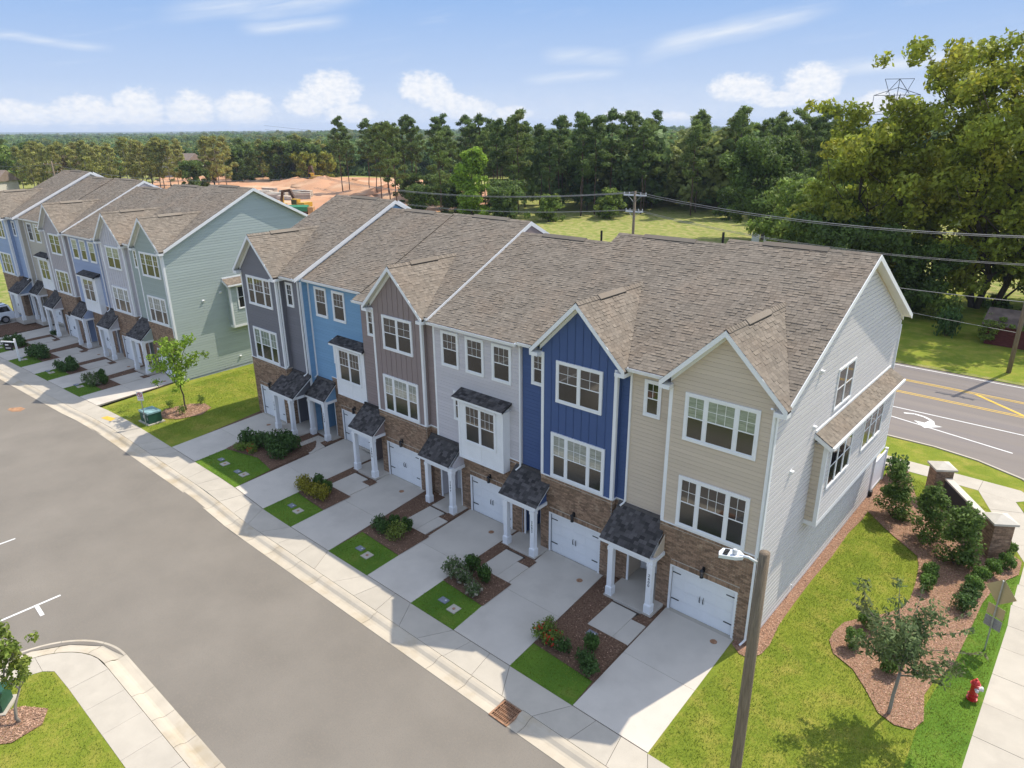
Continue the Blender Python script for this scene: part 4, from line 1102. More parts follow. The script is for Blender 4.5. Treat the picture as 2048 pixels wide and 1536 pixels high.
    h.B(rv, 'ridge_vent', 'shingle', roof); h.B(MB().box(xv - lv + 0.004, xv + lv - 0.004, ridge_y - 0.205, ridge_y + 0.205, ridge_z - 0.125, ridge_z - 0.062), 'vent_slot', 'dark_vent', roof)
    if h.pipe: h.B(MB().tube([(h.pipe, ridge_y + 1.0, ridge_z - 0.7), (h.pipe, ridge_y + 1.0, ridge_z + h.pipeh)], 0.055, 8), 'vent_pipe', 'dark_vent', roof)
    # gutter, fascia and soffit on the plain eaves
    gt_ = MB(); so = MB()
    segs = []
    if gab:
        for a, b in ((x0, h.m - HALF - 0.02), (h.m + HALF + 0.02, x1)):
            if b - a > 0.08: segs.append((a, b))
    else: segs.append((x0 + 0.01, x1 - 0.01))
    for a, b in segs:
        gt_.prism([(a, ey - 0.13, ez - 0.03), (a, ey - 0.12, ez - 0.045), (a, ey - 0.02, ez - 0.10), (a, ey - 0.01, ez - 0.05), (a, ey + 0.0, ez - 0.05), (a, ey + 0.0, ez - 0.165), (a, ey - 0.09, ez - 0.165)], (b - a, 0, 0))
        so.box(a, b, ey + 0.0, yr - 0.03, ez - 0.175, ez - 0.15)
    if gt_.v: h.B(gt_, 'gutter', 'white_trim', roof); h.B(so, 'soffit', 'soffit', roof)
    # rake boards where the roof ends or steps
    for flag, xs, sg in ((h.rakel, x0, -1), (h.raker, x1, 1)):
        if not flag: continue
        rb = MB()
        for yA, zA, yB, zB in ((ey - 0.02, ez - 0.02, ridge_y, ridge_z - 0.005), (ridge_y, ridge_z - 0.005, rear_e, rear_z)):
            rb.prism([(xs + (0.001 if sg > 0 else -0.031), yA, zA), (xs + (0.001 if sg > 0 else -0.031), yB, zB), (xs + (0.001 if sg > 0 else -0.031), yB, zB - 0.22), (xs + (0.001 if sg > 0 else -0.031), yA, zA - 0.22)], (0.03, 0, 0))
            if flag > 1:
                xx = h.xr if sg > 0 else h.xl
                rb.prism([(xx, yA, zA - 0.16), (xs, yA, zA - 0.16), (xs, yB, zB - 0.16), (xx, yB, zB - 0.16)], (0, 0, -0.012))
                rb.prism([(xx + (0 if sg > 0 else -0.03), yA + 0.3, zA - 0.02), (xx + (0 if sg > 0 else -0.03), yB, zB - 0.16), (xx + (0 if sg > 0 else -0.03), yB, zB - 0.34), (xx + (0 if sg > 0 else -0.03), yA + 0.3, zA - 0.2)], (0.03, 0, 0))
        h.B(rb, 'side_rake', 'white_trim', roof)
    for d in h.spouts: downspout(h, *d)

def side_wall(h, sgn, m, y0=0.0, z0=0.0, bay=None):
    """lapped end wall of a row, board by board, with its corner boards and fittings"""
    xw = h.xr if sgn > 0 else h.xl
    pl = Pl((xw, 0, 0), (0, 1, 0), (sgn, 0, 0))
    ridge_z = h.rz(h.ridge)
    back = MB().box(min(xw, xw + sgn * 0.012), max(xw, xw + sgn * 0.012), y0 + 0.02, REAR - 0.02, h.gf - 0.5, 9.55)
    yA, yB = h.ry(9.55) + 0.55, h.ridge + (ridge_z - 9.55) / 0.52 - 0.55
    back.prism([(xw, yA, 9.55), (xw, yB, 9.55), (xw, h.ridge, ridge_z - 0.25)], (sgn * 0.012, 0, 0))
    sw = h.B(back, 'side_wall', m)
    pl = Pl((xw + sgn * 0.012, 0, 0), (0, 1, 0), (sgn, 0, 0))
    def span(z, zt):
        if zt < 9.6: return [(y0 + 0.13, REAR - 0.13)]
        return [(max(y0 + 0.13, h.ry(zt + 0.28)), min(REAR - 0.13, h.ridge + (ridge_z - zt - 0.28) / 0.52))]
    lap(h, sw, m, pl, h.gf + z0, ridge_z - 0.32, span, 0.200, 0.024)
    for a, b in ((y0 - 0.024, y0 + 0.13), (REAR - 0.13, REAR)): h.B(MB().pbox(pl, a, b, h.gf - 0.1, 9.5, 0, 0.028), 'corner_board', 'white_trim')
    return pl

COMMON = dict(ovl=0.0, ovr=0.0, rakel=0, raker=0, pipe=None, pipeh=0.35, spouts=[], mir=False, door='door_dark', wk=('gs', 'bs'), style='lap')
def H(**k):
    d = dict(COMMON); d.update(k); h = House(**d); build_house(h); return h
def row(fr, bz, rot, gf, grp, spec):
    out = []
    for i, sp in enumerate(spec):
        base = [
            dict(kind='gable', xl=-5.85, xr=0.0, b0=-3.93, b1=0.0, yb=0.0, yr=0.40, m=-1.90, z=0.0, gar=(-3.36, -0.56), alcove=(-5.58, -3.94), narrow=-5.22, porch=(-6.08, -3.78), cols=(-5.56, -3.74),
                 ez=9.77, ey=0.05, ridge=7.97, ovr=0.36, raker=2, spouts=[(-5.80, 0.40, 3.72, 9.77), (-0.06, 0.0, 0.1, 9.72)]),
            dict(kind='gable', xl=-11.40, xr=-5.85, b0=-10.04, b1=-6.28, yb=0.10, yr=0.42, m=-8.12, z=-0.06, gar=(-9.56, -6.76), alcove=(-11.30, -10.05), narrow=-10.86, porch=(-11.72, -9.55), cols=(-11.38, -9.78),
                 ez=9.77, ey=0.05, ridge=7.72, style='batten', pipe=-6.5),
            dict(kind='bay', xl=-17.10, xr=-11.40, yr=0.35, z=-0.08, gar=(-14.80, -12.00), alcove=(-16.98, -15.42), bay=(-15.05, -12.12), tops=(-16.50, -14.85, -13.16), porch=(-17.55, -15.36), cols=(-17.02, -15.27),
                 ez=9.70, ey=0.02, ridge=7.08, pipe=-12.7, spouts=[(-11.46, 0.35, 3.55, 9.70)]),
            dict(kind='gable', xl=-22.95, xr=-17.10, b0=-21.55, b1=-17.70, yb=0.15, yr=0.45, m=-19.62, z=-0.02, gar=(-21.08, -18.35), alcove=(-22.84, -21.56), narrow=-22.40, porch=(-23.2, -21.08), cols=(-22.86, -21.27),
                 ez=9.80, ey=0.07, ridge=7.82, style='batten', ovl=0.12, raker=1, pipe=None),
            dict(kind='bay', xl=-28.65, xr=-22.95, yr=0.95, z=0.36, gar=(-26.35, -23.55), alcove=(-28.5, -27.02), bay=(-25.85, -23.05), tops=(-27.95, -26.20), porch=(-28.64, -26.72), cols=(-28.42, -26.88),
                 ez=9.73, ey=0.62, ridge=7.66, pipe=None, spouts=[(-28.55, 0.95, 3.55, 9.73)]),
            dict(kind='gable', xl=-34.50, xr=-28.65, b0=-34.50, b1=-30.45, yb=-0.08, yr=0.40, m=-32.45, z=0.39, gar=(-33.90, -31.15), alcove=(-30.44, -28.95), narrow=-30.12, porch=(-31.0, -28.46), cols=(-30.72, -28.90),
                 ez=9.77, ey=0.05, ridge=7.92, ovl=0.36, rakel=2, raker=2, ovr=0.10, mir=True, spouts=[(-28.78, 0.40, 3.72, 9.77), (-30.36, 0.12, 3.9, 9.72)]),
        ][i]
        base.update(fr=fr, bz=bz, rot=rot, gf=gf, group=grp); base.update(sp)
        out.append(H(**base))
    return out

GF2 = -0.33
r1 = row(fr1, 0.0, 0.0, 0.0, 'townhouses in the near row', [
    dict(key='A', siding='tan', num='2600', label='tan end townhouse with lapped gable, nearest the lawn and right corner', door='white_door', wk=('bs', 'gs')),
    dict(key='B', siding='navy', num='2602', label='navy blue townhouse with vertical batten gable', wk=('gs', 'bs')),
    dict(key='C', siding='lavender', num='2604', label='pale grey townhouse with white box bay and three upper windows, near row', door='white_door', wk=('gs', 'gs')),
    dict(key='D', siding='mauve', num='2606', label='mauve brown townhouse with vertical batten gable, near row', wk=('gs', 'bs')),
    dict(key='E', siding='sky', num='2608', gf=-0.12, label='light sky blue townhouse set back between mauve and dark grey ones', wk=('gs', 'gs')),
    dict(key='F', siding='slate', num='2610', gf=-0.06, label='dark grey end townhouse with front gable, left end of near row', wk=('gs', 'bs')),
])
r2 = row(fr2, B2[2], B2[3], GF2, 'townhouses in the far row', [
    dict(key='G', siding='sage', num='2612', label='sage green end townhouse with lapped side wall, far row', wk=('gs', 'bs')),
    dict(key='H', siding='pearl', num='2614', label='whitish grey townhouse with vertical batten gable, second of far row', wk=('bs', 'bs')),
    dict(key='I', siding='peri', num='2616', label='periwinkle blue townhouse with white box bay, middle of far row', wk=('bs', 'gs')),
    dict(key='J', siding='rosegrey', num='2618', label='pinkish grey townhouse with vertical batten gable, far row', wk=('gs', 'gs'), pipe=-17.6, pipeh=0.55),
    dict(key='K', siding='beige', num='2620', label='beige townhouse set back, second from left end of far row', wk=('gs', 'gs'), pipe=-23.6, pipeh=0.5),
    dict(key='L', siding='blue', num='2622', label='pale blue end townhouse at the left edge, far row', wk=('gs', 'gs')),
])

def wall_vent(h, pl, u, z):
    mb = MB(); mb.pbox(pl, u - 0.10, u + 0.10, z - 0.09, z + 0.09, 0.0, 0.028); mb.prism([pl.p(u - 0.075, z + 0.075, 0.02), pl.p(u - 0.075, z + 0.06, 0.14), pl.p(u - 0.075, z - 0.04, 0.10), pl.p(u - 0.075, z - 0.075, 0.02)], pl.r * 0.15)
    h.B(mb, 'wall_vent', 'white_trim')
def end_bay(h, pl, m, y0, y1, zb, zt):
    """long box-out on the end wall with its own shingled roof"""
    p_ = 0.48; x0 = pl.o.x; mb = MB()
    mb.box(x0, x0 + p_, y0, y1, zb, zt - 0.45)
    bo = h.B(mb, 'end_bay', m)
    pf = Pl((x0 + p_, 0, 0), (0, 1, 0), (1, 0, 0)); ps = Pl((0, y0, 0), (1, 0, 0), (0, -1, 0))
    lap(h, bo, m, pf, zb + 0.18, zt - 0.5, lambda z, q: [(y0 + 0.12, y1 - 0.12)], 0.200, 0.024)
    lap(h, bo, h.sid, ps, zb + 0.18, zt - 0.5, lambda z, q: [(x0 + 0.02, x0 + p_ - 0.12)], 0.200, 0.024)
    tr = MB(); tr.pbox(pf, y0, y1, zb - 0.02, zb + 0.17, 0, 0.03)
    for a, b in ((y0 - 0.03, y0 + 0.12), (y1 - 0.12, y1)): tr.pbox(pf, a, b, zb + 0.17, zt - 0.5, 0, 0.028)
    tr.box(x0 + p_ - 0.12, x0 + p_ + 0.001, y0 - 0.03, y0, zb + 0.17, zt - 0.5); tr.box(x0, x0 + p_, y0 - 0.028, y0, zb - 0.02, zb + 0.17)
    h.B(tr, 'bay_trim', 'white_trim', bo)
    xl_, zl_ = x0 + p_ + 0.22, zt - 0.42
    ya, yb = y0 - 0.22, y1 + 0.22; dk = MB()
    dk.prism([(x0, ya, zt), (xl_, ya, zl_), (xl_, ya, zl_ - 0.12), (x0, ya, zt - 0.12)], (0, yb - ya, 0))
    rf = h.B(dk, 'bay_roof', 'roof_deck')
    L = math.hypot(xl_ - x0, zt - zl_); T = Vector((x0 - xl_, 0, zt - zl_)) / L; N = Vector((T.z, 0, -T.x)); pool = MB()
    shingles(h, rf, (xl_ + 0.02, ya - 0.02, zl_ + 0.004), (0, 1, 0), T, N, L, lambda t: [(0, yb - ya + 0.04)], 'shingle', pool)
    tag(h.B(pool, 'roof_shingles', 'shingle', rf), kind='stuff')
    fa = MB(); fa.box(xl_ + 0.001, xl_ + 0.10, ya, yb, zl_ - 0.13, zl_ - 0.02); fa.prism([(x0, ya - 0.03, zt - 0.02), (xl_, ya - 0.03, zl_ - 0.02), (xl_, ya - 0.03, zl_ - 0.2), (x0, ya - 0.03, zt - 0.22)], (0, 0.03, 0))
    fa.box(x0, x0 + 0.06, ya, yb, zt + 0.0, zt + 0.10)
    h.B(fa, 'bay_fascia', 'white_trim', rf)
    return pf
hA = r1[0]
plA = side_wall(hA, 1, 'siding_endtan', 0.0, 0.05)
pfA = end_bay(hA, plA, 'siding_endtan', 4.50, 14.2, 3.22, 7.26)
window(hA, pfA, 4.95, 7.75, 4.68, 6.62, (1, 1, 1), (0,), 'gs', cw=0.09)
window(hA, pfA, 9.35, 12.30, 4.72, 6.60, (1, 1, 1), (2,), 'gs', cw=0.09)
window(hA, plA, 6.05, 8.18, 7.58, 9.35, (1, 1), (0,), 'gs', cw=0.09)
for u_, z_ in ((3.85, 9.85), (3.95, 7.60), (2.05, 6.46)): wall_vent(hA, plA, u_, z_)
hA.B(MB().tube([(0.03, 4.0, 0.52), (0.12, 4.0, 0.52), (0.13, 4.0, 0.30)], 0.02, 6), 'hose_bib', 'white_trim')
hA.B(MB().box(0.02, 0.10, 14.88, 14.96, 0.3, 9.3), 'downspout', 'white_trim')
hA.B(MB().box(0.0, 0.20, 14.78, 15.02, -0.05, 0.32), 'downspout_boot', 'black_metal')
hG = r2[0]
plG = side_wall(hG, 1, 'siding_endsage', 0.0, 0.05)
pfG = end_bay(hG, plG, 'siding_endsage', 4.6, 14.0, 3.0, 6.9)
window(hG, pfG, 5.2, 7.9, 4.4, 6.3, (1, 1, 1), (0,), 'gs', cw=0.09)
for u_, z_ in ((4.1, 5.9), (2.6, 5.5), (5.0, 0.4)): wall_vent(hG, plG, u_, z_)
# the side of the dark grey house that stands above its light blue neighbour
hF = r1[5]; side_wall(hF, 1, 'siding_sky', 0.40, 0.0)
hL = r2[5]; side_wall(hL, 1, 'siding_beige', 0.40, 0.0)

# ------------------------------------------------------------------ foliage
def rdir(n, rs):
    v = rs.normal(size=(n, 3)); return v / np.linalg.norm(v, axis=1)[:, None]
def leaf_quads(c, out, size, rs, wob=0.9, asp=0.55, droop=0.0):
    n = len(c)
    nrm = out + rs.normal(size=(n, 3)) * wob; nrm[:, 2] += 0.25
    nrm /= np.linalg.norm(nrm, axis=1)[:, None] + 1e-9
    a = np.cross(nrm, rs.normal(size=(n, 3))); a /= np.linalg.norm(a, axis=1)[:, None] + 1e-9
    b = np.cross(nrm, a)
    s = size * rs.uniform(0.6, 1.35, size=(n, 1))
    a = a * s; b = b * s * asp
    return np.stack([c - a, c - b * rs.uniform(0.6, 1.0, (n, 1)), c + a, c + b], 1).reshape(-1, 3)
def clump_pts(n, clumps, rs, shell=2.4, flat=0.8):
    cl = np.asarray(clumps, float); wgt = cl[:, 3] ** 2; k = rs.choice(len(cl), n, p=wgt / wgt.sum())
    d = rdir(n, rs); r = rs.uniform(0, 1, n) ** (1 / shell)
    off = d * (cl[k, 3] * r)[:, None]; off[:, 2] *= flat
    return cl[k, :3] + off, d
def tree_crown(name, parent, clumps, n, size, m, seed, wob=0.9, asp=0.55, flat=0.8, shell=2.4):
    rs = np.random.RandomState(seed); c, d = clump_pts(n, clumps, rs, shell, flat)
    return add_obj(name, np_mesh(name, leaf_quads(c, d, size, rs, wob, asp), 4, m), parent)
def limb(mb, a, b, r0, r1, rs, wig=0.08, n=5, sides=7):
    a, b = np.array(a, float), np.array(b, float); L = np.linalg.norm(b - a); pts = []
    for i in range(n + 1):
        t = i / n; p = a + (b - a) * t
        if 0 < i < n: p = p + rs.normal(size=3) * L * wig * 0.5
        pts.append(tuple(p))
    mb.tube(pts, [r0 + (r1 - r0) * i / n for i in range(n + 1)], sides)
    return pts

def broadleaf_mesh(h, rad, seed, n, size, leaf, bark='bark', base=0.18, trunk=0.28, nl=9, top=0.0, clump=0.30, multi=1, asp=0.6):
    """trunk mesh and crown mesh of one broad tree"""
    rs = np.random.RandomState(seed); mb = MB(); clumps = []
    hc = h * base
    for k in range(multi):
        ox, oy = (rs.normal(size=2) * trunk * 1.2 if multi > 1 else (0, 0))
        lean = rs.normal(size=2) * rad * (0.22 if multi > 1 else 0.05)
        t0 = (ox, oy, -0.25); t1 = (ox + lean[0], oy + lean[1], h * 0.80)
        pts = limb(mb, t0, t1, trunk * (1.25 if multi == 1 else 0.8), trunk * 0.22, rs, 0.05, 7)
        for j in range(nl):
            f = base + (0.95 - base) * (j + rs.uniform(0, 0.8)) / nl
            i = min(len(pts) - 2, int(f * (len(pts) - 1))); p = pts[i]
            ang = 2.4 * j + rs.uniform(-0.5, 0.5) + k * 2
            prof = math.sin(math.pi * min(1, max(0.06, (f - base * 0.6) / (1.05 - base * 0.6))) ** 0.75)
            rr = rad * (0.35 + 0.65 * prof) * rs.uniform(0.7, 1.05)
            z1 = h * f + rr * rs.uniform(0.15, 0.55)
            e = (p[0] + rr * 0.8 * math.cos(ang), p[1] + rr * 0.8 * math.sin(ang), min(z1, h * 0.97))
            lp = limb(mb, p, e, trunk * 0.38 * (1 - 0.6 * f), 0.03, rs, 0.10, 4, 5)
            for q, (cx, cy, cz_) in enumerate(lp[2:]):
                r_ = rad * clump * rs.uniform(0.65, 1.2)
                clumps.append((cx + rs.normal() * r_ * 0.6, cy + rs.normal() * r_ * 0.6, min(cz_ + r_ * 0.35, h - r_ * 0.5), r_))
                clumps.append((cx + rs.normal() * r_ * 1.1, cy + rs.normal() * r_ * 1.1, min(cz_ + rs.normal() * r_ * 0.6, h - r_ * 0.4), r_ * 0.7))
        e = pts[-1]
        clumps.append((e[0], e[1], h - rad * clump * 0.8, rad * clump * 0.9))
    c, d = clump_pts(n, clumps, rs, 2.6, 0.8)
    c[:, 2] = np.maximum(c[:, 2], h * base * 0.75)
    return mb.mesh('trunk', bark, smooth=True), np_mesh('crown', leaf_quads(c, d, size, rs, 0.85, asp), 4, leaf)

def pine_mesh(h, rad, seed, n, size, leaf, bark='bark_pine', base=0.5, trunk=0.17):
    rs = np.random.RandomState(seed); mb = MB(); clumps = []
    limb(mb, (0, 0, -0.3), (rs.normal() * 0.3, rs.normal() * 0.3, h * 0.97), trunk, 0.04, rs, 0.012, 7, 7)
    k = int(15 + 6 * (1 - base))
    for j in range(k):
        f = base + (0.97 - base) * (j + rs.uniform(0, 1)) / k
        ang = 2.4 * j + rs.uniform(-0.6, 0.6)
        rr = rad * rs.uniform(0.55, 1.1) * (1.0 - 0.72 * ((f - base) / (1 - base)) ** 1.6) * (0.55 + 0.45 * min(1, (f - base) / 0.12))
        e = (rr * math.cos(ang), rr * math.sin(ang), h * f + rr * rs.uniform(0.05, 0.45))
        mb.tube([(0, 0, h * f), e], [0.055, 0.015], 4)
        for t in (0.55, 0.85, 1.0):
            r_ = rad * rs.uniform(0.18, 0.32)
            clumps.append((e[0] * t + rs.normal() * 0.3, e[1] * t + rs.normal() * 0.3, h * f + (e[2] - h * f) * t + rs.normal() * 0.25, r_))
    clumps.append((0, 0, h * 0.975, rad * 0.22)); clumps.append((0.2, 0.1, h * 0.93, rad * 0.3))
    c, d = clump_pts(n, clumps, rs, 2.2, 0.62)
    return mb.mesh('trunk', bark, smooth=True), np_mesh('crown', leaf_quads(c, d, size, rs, 0.9, 0.30), 4, leaf)
def plant_tree(name, meshes, loc, label, group=None, rz=0.0, s=1.0, cat='tree', sz=None):
    r_ = empty(name, loc, rz, label, cat, group); r_.scale = (s, s, sz or s)
    add_obj('trunk', meshes[0], r_); add_obj('crown', meshes[1], r_)
    return r_

_bush = {}
def bush_mesh(kind, v):
    if (kind, v) in _bush: return _bush[kind, v]
    rs = np.random.RandomState(abs(hash(kind)) % 1000 + v if False else (sum(map(ord, kind)) * 7 + v) % 9973)
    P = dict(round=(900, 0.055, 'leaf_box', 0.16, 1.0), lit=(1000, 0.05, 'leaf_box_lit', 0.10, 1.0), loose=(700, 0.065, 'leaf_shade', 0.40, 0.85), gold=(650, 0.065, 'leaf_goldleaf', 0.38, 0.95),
             rose=(600, 0.055, 'leaf_mid', 0.45, 0.9), holly=(4200, 0.06, 'leaf_holly', 0.26, 1.0), pale=(600, 0.06, 'leaf_myrtle', 0.42, 0.95), wisp=(170, 0.08, 'leaf_mid', 0.5, 1.0))[kind]
    n, size, m, rough, sz = P
    cl = []
    if kind == 'holly':
        for i in range(40):
            f = rs.uniform(0, 1); rr = (1 - 0.62 * f) * (0.85 if f > 0.12 else 0.6); t = rs.uniform(0, 6.28); q = rr * rs.uniform(0.4, 0.85)
            cl.append((q * math.cos(t), q * math.sin(t), 0.25 + 2.2 * f, 0.34 - 0.12 * f))
        cl.append((0, 0, 2.5, 0.18)); cl.append((0.05, 0, 2.75, 0.10))
    else:
        cl.append((0, 0, 0.52, 0.62))
        for i in range(9):
            t = i * 0.7 + rs.uniform(-0.3, 0.3); e = rs.uniform(-0.2, 1.0); q = 0.55
            cl.append((q * math.cos(t) * math.cos(e), q * math.sin(t) * math.cos(e), 0.5 + q * 0.8 * math.sin(e), rough + 0.22))
    c, d = clump_pts(n, cl, rs, 3.0 if kind != 'wisp' else 1.2, 0.9); c[:, 2] = np.maximum(c[:, 2], 0.02)
    me = np_mesh('foliage', leaf_quads(c, d, size / (1 if kind == 'holly' else 0.5), rs, 0.7, 0.6), 4, m)
    _bush[kind, v] = me
    return me
_stem = {}
def stem_mesh():
    if 's' not in _stem:
        mb = MB(); rs = np.random.RandomState(3)
        for i in range(5):
            t = i * 1.26; limb(mb, (0.05 * math.cos(t), 0.05 * math.sin(t), -0.05), (0.4 * math.cos(t), 0.4 * math.sin(t), 0.7), 0.03, 0.01, rs, 0.1, 3, 4)
        _stem['s'] = mb.mesh('stems', 'bark')
    return _stem['s']
def blossom_mesh(col, n, v):
    rs = np.random.RandomState(v + 77); d = rdir(n, rs); d[:, 2] = np.abs(d[:, 2])
    c = d * rs.uniform(0.75, 1.02, (n, 1)) * np.array([0.95, 0.95, 0.85]) + np.array([0, 0, 0.25])
    return np_mesh('blossom', leaf_quads(np.repeat(c, 4, 0) + rs.normal(size=(n * 4, 3)) * 0.06, np.repeat(d, 4, 0), 0.12, rs, 0.6, 0.85), 4, col)
NB = [0]
def bush(kind, x, y, rad, hgt, label, group=None, flower=None, nf=30, name='shrub', dz=0.03):
    NB[0] += 1; v = NB[0] % 3
    o = empty(name, (x, y, gz(x) + dz), R.uniform(0, 6.28), label, 'shrub', group)
    o.scale = (rad, rad, hgt / (1.15 if kind != 'holly' else 2.85))
    add_obj('foliage', bush_mesh(kind, v), o); add_obj('stem', stem_mesh(), o)
    if flower: add_obj('blossom', blossom_mesh(flower, nf, v), o)
    return o

# ------------------------------------------------------------------ front yards
def chips(name, poly_list, n, seed, m='mulch_chip', size=0.035):
    """loose bark lying on the beds"""
    rs = np.random.RandomState(seed); pts = []
    def inside(p, poly):
        k = False; j = len(poly) - 1
        for i in range(len(poly)):
            if (poly[i][1] > p[1]) != (poly[j][1] > p[1]) and p[0] < (poly[j][0] - poly[i][0]) * (p[1] - poly[i][1]) / (poly[j][1] - poly[i][1]) + poly[i][0]: k = not k
            j = i
        return k
    areas = []
    for q in poly_list:
        xs = [p[0] for p in q]; ys = [p[1] for p in q]; areas.append((max(xs) - min(xs)) * (max(ys) - min(ys)))
    tot = sum(areas)
    for q, a in zip(poly_list, areas):
        xs = [p[0] for p in q]; ys = [p[1] for p in q]; k = int(n * a / tot)
        for _ in range(k):
            p = (rs.uniform(min(xs), max(xs)), rs.uniform(min(ys), max(ys)))
            if inside(p, q): pts.append((p[0], p[1], gz(p[0]) + 0.035))
    c = np.array(pts); up = np.tile([0, 0, 1.0], (len(c), 1))
    o = add_obj(name, np_mesh(name, leaf_quads(c, up, size, rs, 0.35, 0.35), 4, m)); tag(o, kind='stuff'); return o
def tufts(name, polys, n, seed, m='grass_blade', size=0.035):
    rs = np.random.RandomState(seed); V = []
    for poly in polys:
        P = np.array(poly); x0, y0 = P.min(0); x1, y1 = P.max(0); k = int(n * (x1 - x0) * (y1 - y0))
        q = np.stack([rs.uniform(x0, x1, k), rs.uniform(y0, y1, k)], 1); ins = np.zeros(k, bool); j = len(P) - 1
        for i in range(len(P)):
            with np.errstate(divide='ignore', invalid='ignore'):
                c = ((P[i, 1] > q[:, 1]) != (P[j, 1] > q[:, 1])) & (q[:, 0] < (P[j, 0] - P[i, 0]) * (q[:, 1] - P[i, 1]) / (P[j, 1] - P[i, 1]) + P[i, 0])
            ins ^= c; j = i
        V.append(q[ins])
    q = np.concatenate(V); k = len(q); z = np.array([gz(x) for x in q[:, 0]]) if q[:, 0].min() < -20 else np.zeros(k)
    t = rs.uniform(0, 6.28, k); s = size * rs.uniform(0.6, 1.4, k); dx, dy = np.cos(t) * s * 0.35, np.sin(t) * s * 0.35
    tip = np.stack([q[:, 0] + rs.normal(size=k) * s * 0.5, q[:, 1] + rs.normal(size=k) * s * 0.5, z + s * 1.1], 1)
    a = np.stack([q[:, 0] - dx, q[:, 1] - dy, z], 1); b = np.stack([q[:, 0] + dx, q[:, 1] + dy, z], 1)
    o = add_obj(name, np_mesh(name, np.stack([a, b, tip], 1).reshape(-1, 3), 3, m)); tag(o, kind='stuff'); return o

MULCH = []; GRASS = []
def thin_disc(name, x, y, r_, m, label, cat, group, z=0.004, parent=None):
    o = MB().lathe([(r_, -0.02), (r_, z), (r_ * 0.8, z + 0.004), (0.02, z + 0.006)], 14).build(name, m, None, (x, y, gz(x)))
    tag(o, label, cat, group); return o
def drive(fr, x0, x1, h0, h1, wb, wy, joint=-3.33):
    """a drive in two slabs from the sidewalk up to the garage"""
    b = sheet('driveway', [fr(x0, wb + 0.01), fr(x1, wb + 0.01), fr(h1, wy), fr(h0, wy)], -0.03, 'joint')
    t = (joint - wb) / (wy - wb); j0, j1 = x0 + (h0 - x0) * t, x1 + (h1 - x1) * t
    slab('slab', [fr(x0, wb + 0.02), fr(x1, wb + 0.02), fr(j1, joint), fr(j0, joint)], 0.0, 'drive_concrete', b, inset=0.006)
    slab('slab', [fr(j0, joint), fr(j1, joint), fr(h1, wy), fr(h0, wy)], 0.0, 'drive_concrete', b, inset=0.006)
def strip(fr, x0, x1, wb, xw0, xw1, gy=-4.95, wy=-3.0, wtop=-1.2, wall=0.3, patch=True, xl=None):
    """between two drives: turf at the walk, then mulch, then the path to the porch"""
    p = [fr(x0, wb), fr(x1, wb), fr(x1 - 0.12, gy), fr(x0 - 0.1, gy + 0.15)]
    sheet('turf', p, 0.0, 'lawn_lush'); GRASS.append(p)
    q = [fr(x0 - 0.1, gy + 0.15), fr(x1 - 0.12, gy), fr(x1 - 0.18, wy), fr(xw1, wy), fr(xw0, wy), fr(xw0 - 0.05, wtop), fr(xw0 - 0.1, wall), fr(x0 - 0.25, wall)]
    sheet('mulch_bed', q, 0.022, 'mulch'); MULCH.append(q)
    m = (xw0 + xw1) / 2; b = sheet('path', [fr(xw0, wy), fr(xw1, wy), fr(xw1 - 0.1, wtop + 0.1), fr(xw0, wtop + 0.1)], -0.02, 'joint')
    xs = xw1 - 0.68 if patch else xw1
    slab('slab', [fr(xw0, wy), fr(xs, wy), fr(xs - 0.03, wtop), fr(xw0 - 0.04, wtop)], 0.03, 'drive_concrete', b, inset=0.004)
    if patch:
        slab('slab', [fr(xs, wy), fr(xw1, wy), fr(xw1 - 0.03, wtop - 0.42), fr(xs - 0.02, wtop - 0.42)], 0.03, 'drive_concrete', b, inset=0.004)
        q = [fr(xs - 0.02, wtop - 0.40), fr(xw1, wtop - 0.44), fr(xw1 - 0.02, wtop + 0.12), fr(xs + 0.1, wtop + 0.18)]
        sheet('mulch_bed', q, 0.02, 'mulch'); MULCH.append(q)
def meter(x, y, label, ang=0.0):
    o = empty('meter_box', (x, y, gz(x)), ang, label, 'utility box', 'water meter lids in the front strips')
    MB().box(-0.21, 0.21, -0.15, 0.15, -0.05, 0.025).build('box_rim', 'meter_lid', o)
    MB().box(-0.19, 0.19, -0.13, 0.13, 0.02, 0.032).build('lid', 'meter_lid', o)
    MB().lathe([(0.045, 0.03), (0.045, 0.04), (0.01, 0.042)], 10, (0.09, 0.03, 0)).build('reader', 'porcelain', o)
def pad(x, y, label, ang=0.0):
    o = empty('cleanout_pad', (x, y, gz(x)), ang, label, 'drain pad', 'cleanout pads in the front strips')
    MB().box(-0.22, 0.22, -0.22, 0.22, -0.05, 0.035).build('pad', 'concrete', o)
    MB().lathe([(0.07, 0.03), (0.07, 0.045), (0.02, 0.05)], 12).build('cap', 'rust_iron', o)

drive(fr1, -3.19, -0.27, -3.40, -0.50, SWB, 0.02)
drive(fr1, -8.95, -6.02, -9.60, -6.55, SWB, 0.12)
drive(fr1, -14.36, -11.47, -14.9, -11.75, SWB, 0.37)
drive(fr1, -20.40, -17.25, -21.1, -18.1, SWB, 0.17)
drive(fr1, -25.75, -22.98, -26.4, -23.35, SWB, 0.97)
drive(fr1, -33.35, -30.35, -34.1, -31.0, SWB, -0.06)
strip(fr1, -6.02, -3.19, SWB, -5.20, -3.36, -5.30, -2.95, -1.18)
strip(fr1, -11.47, -8.95, SWB, -11.02, -9.32, -4.85, -3.0, -1.18, 0.35)
strip(fr1, -17.25, -14.36, SWB, -16.6, -14.85, -4.75, -2.8, -0.85, 0.3)
strip(fr1, -22.98, -20.40, SWB, -22.55, -20.75, -4.65, -2.9, -1.1, 0.4)
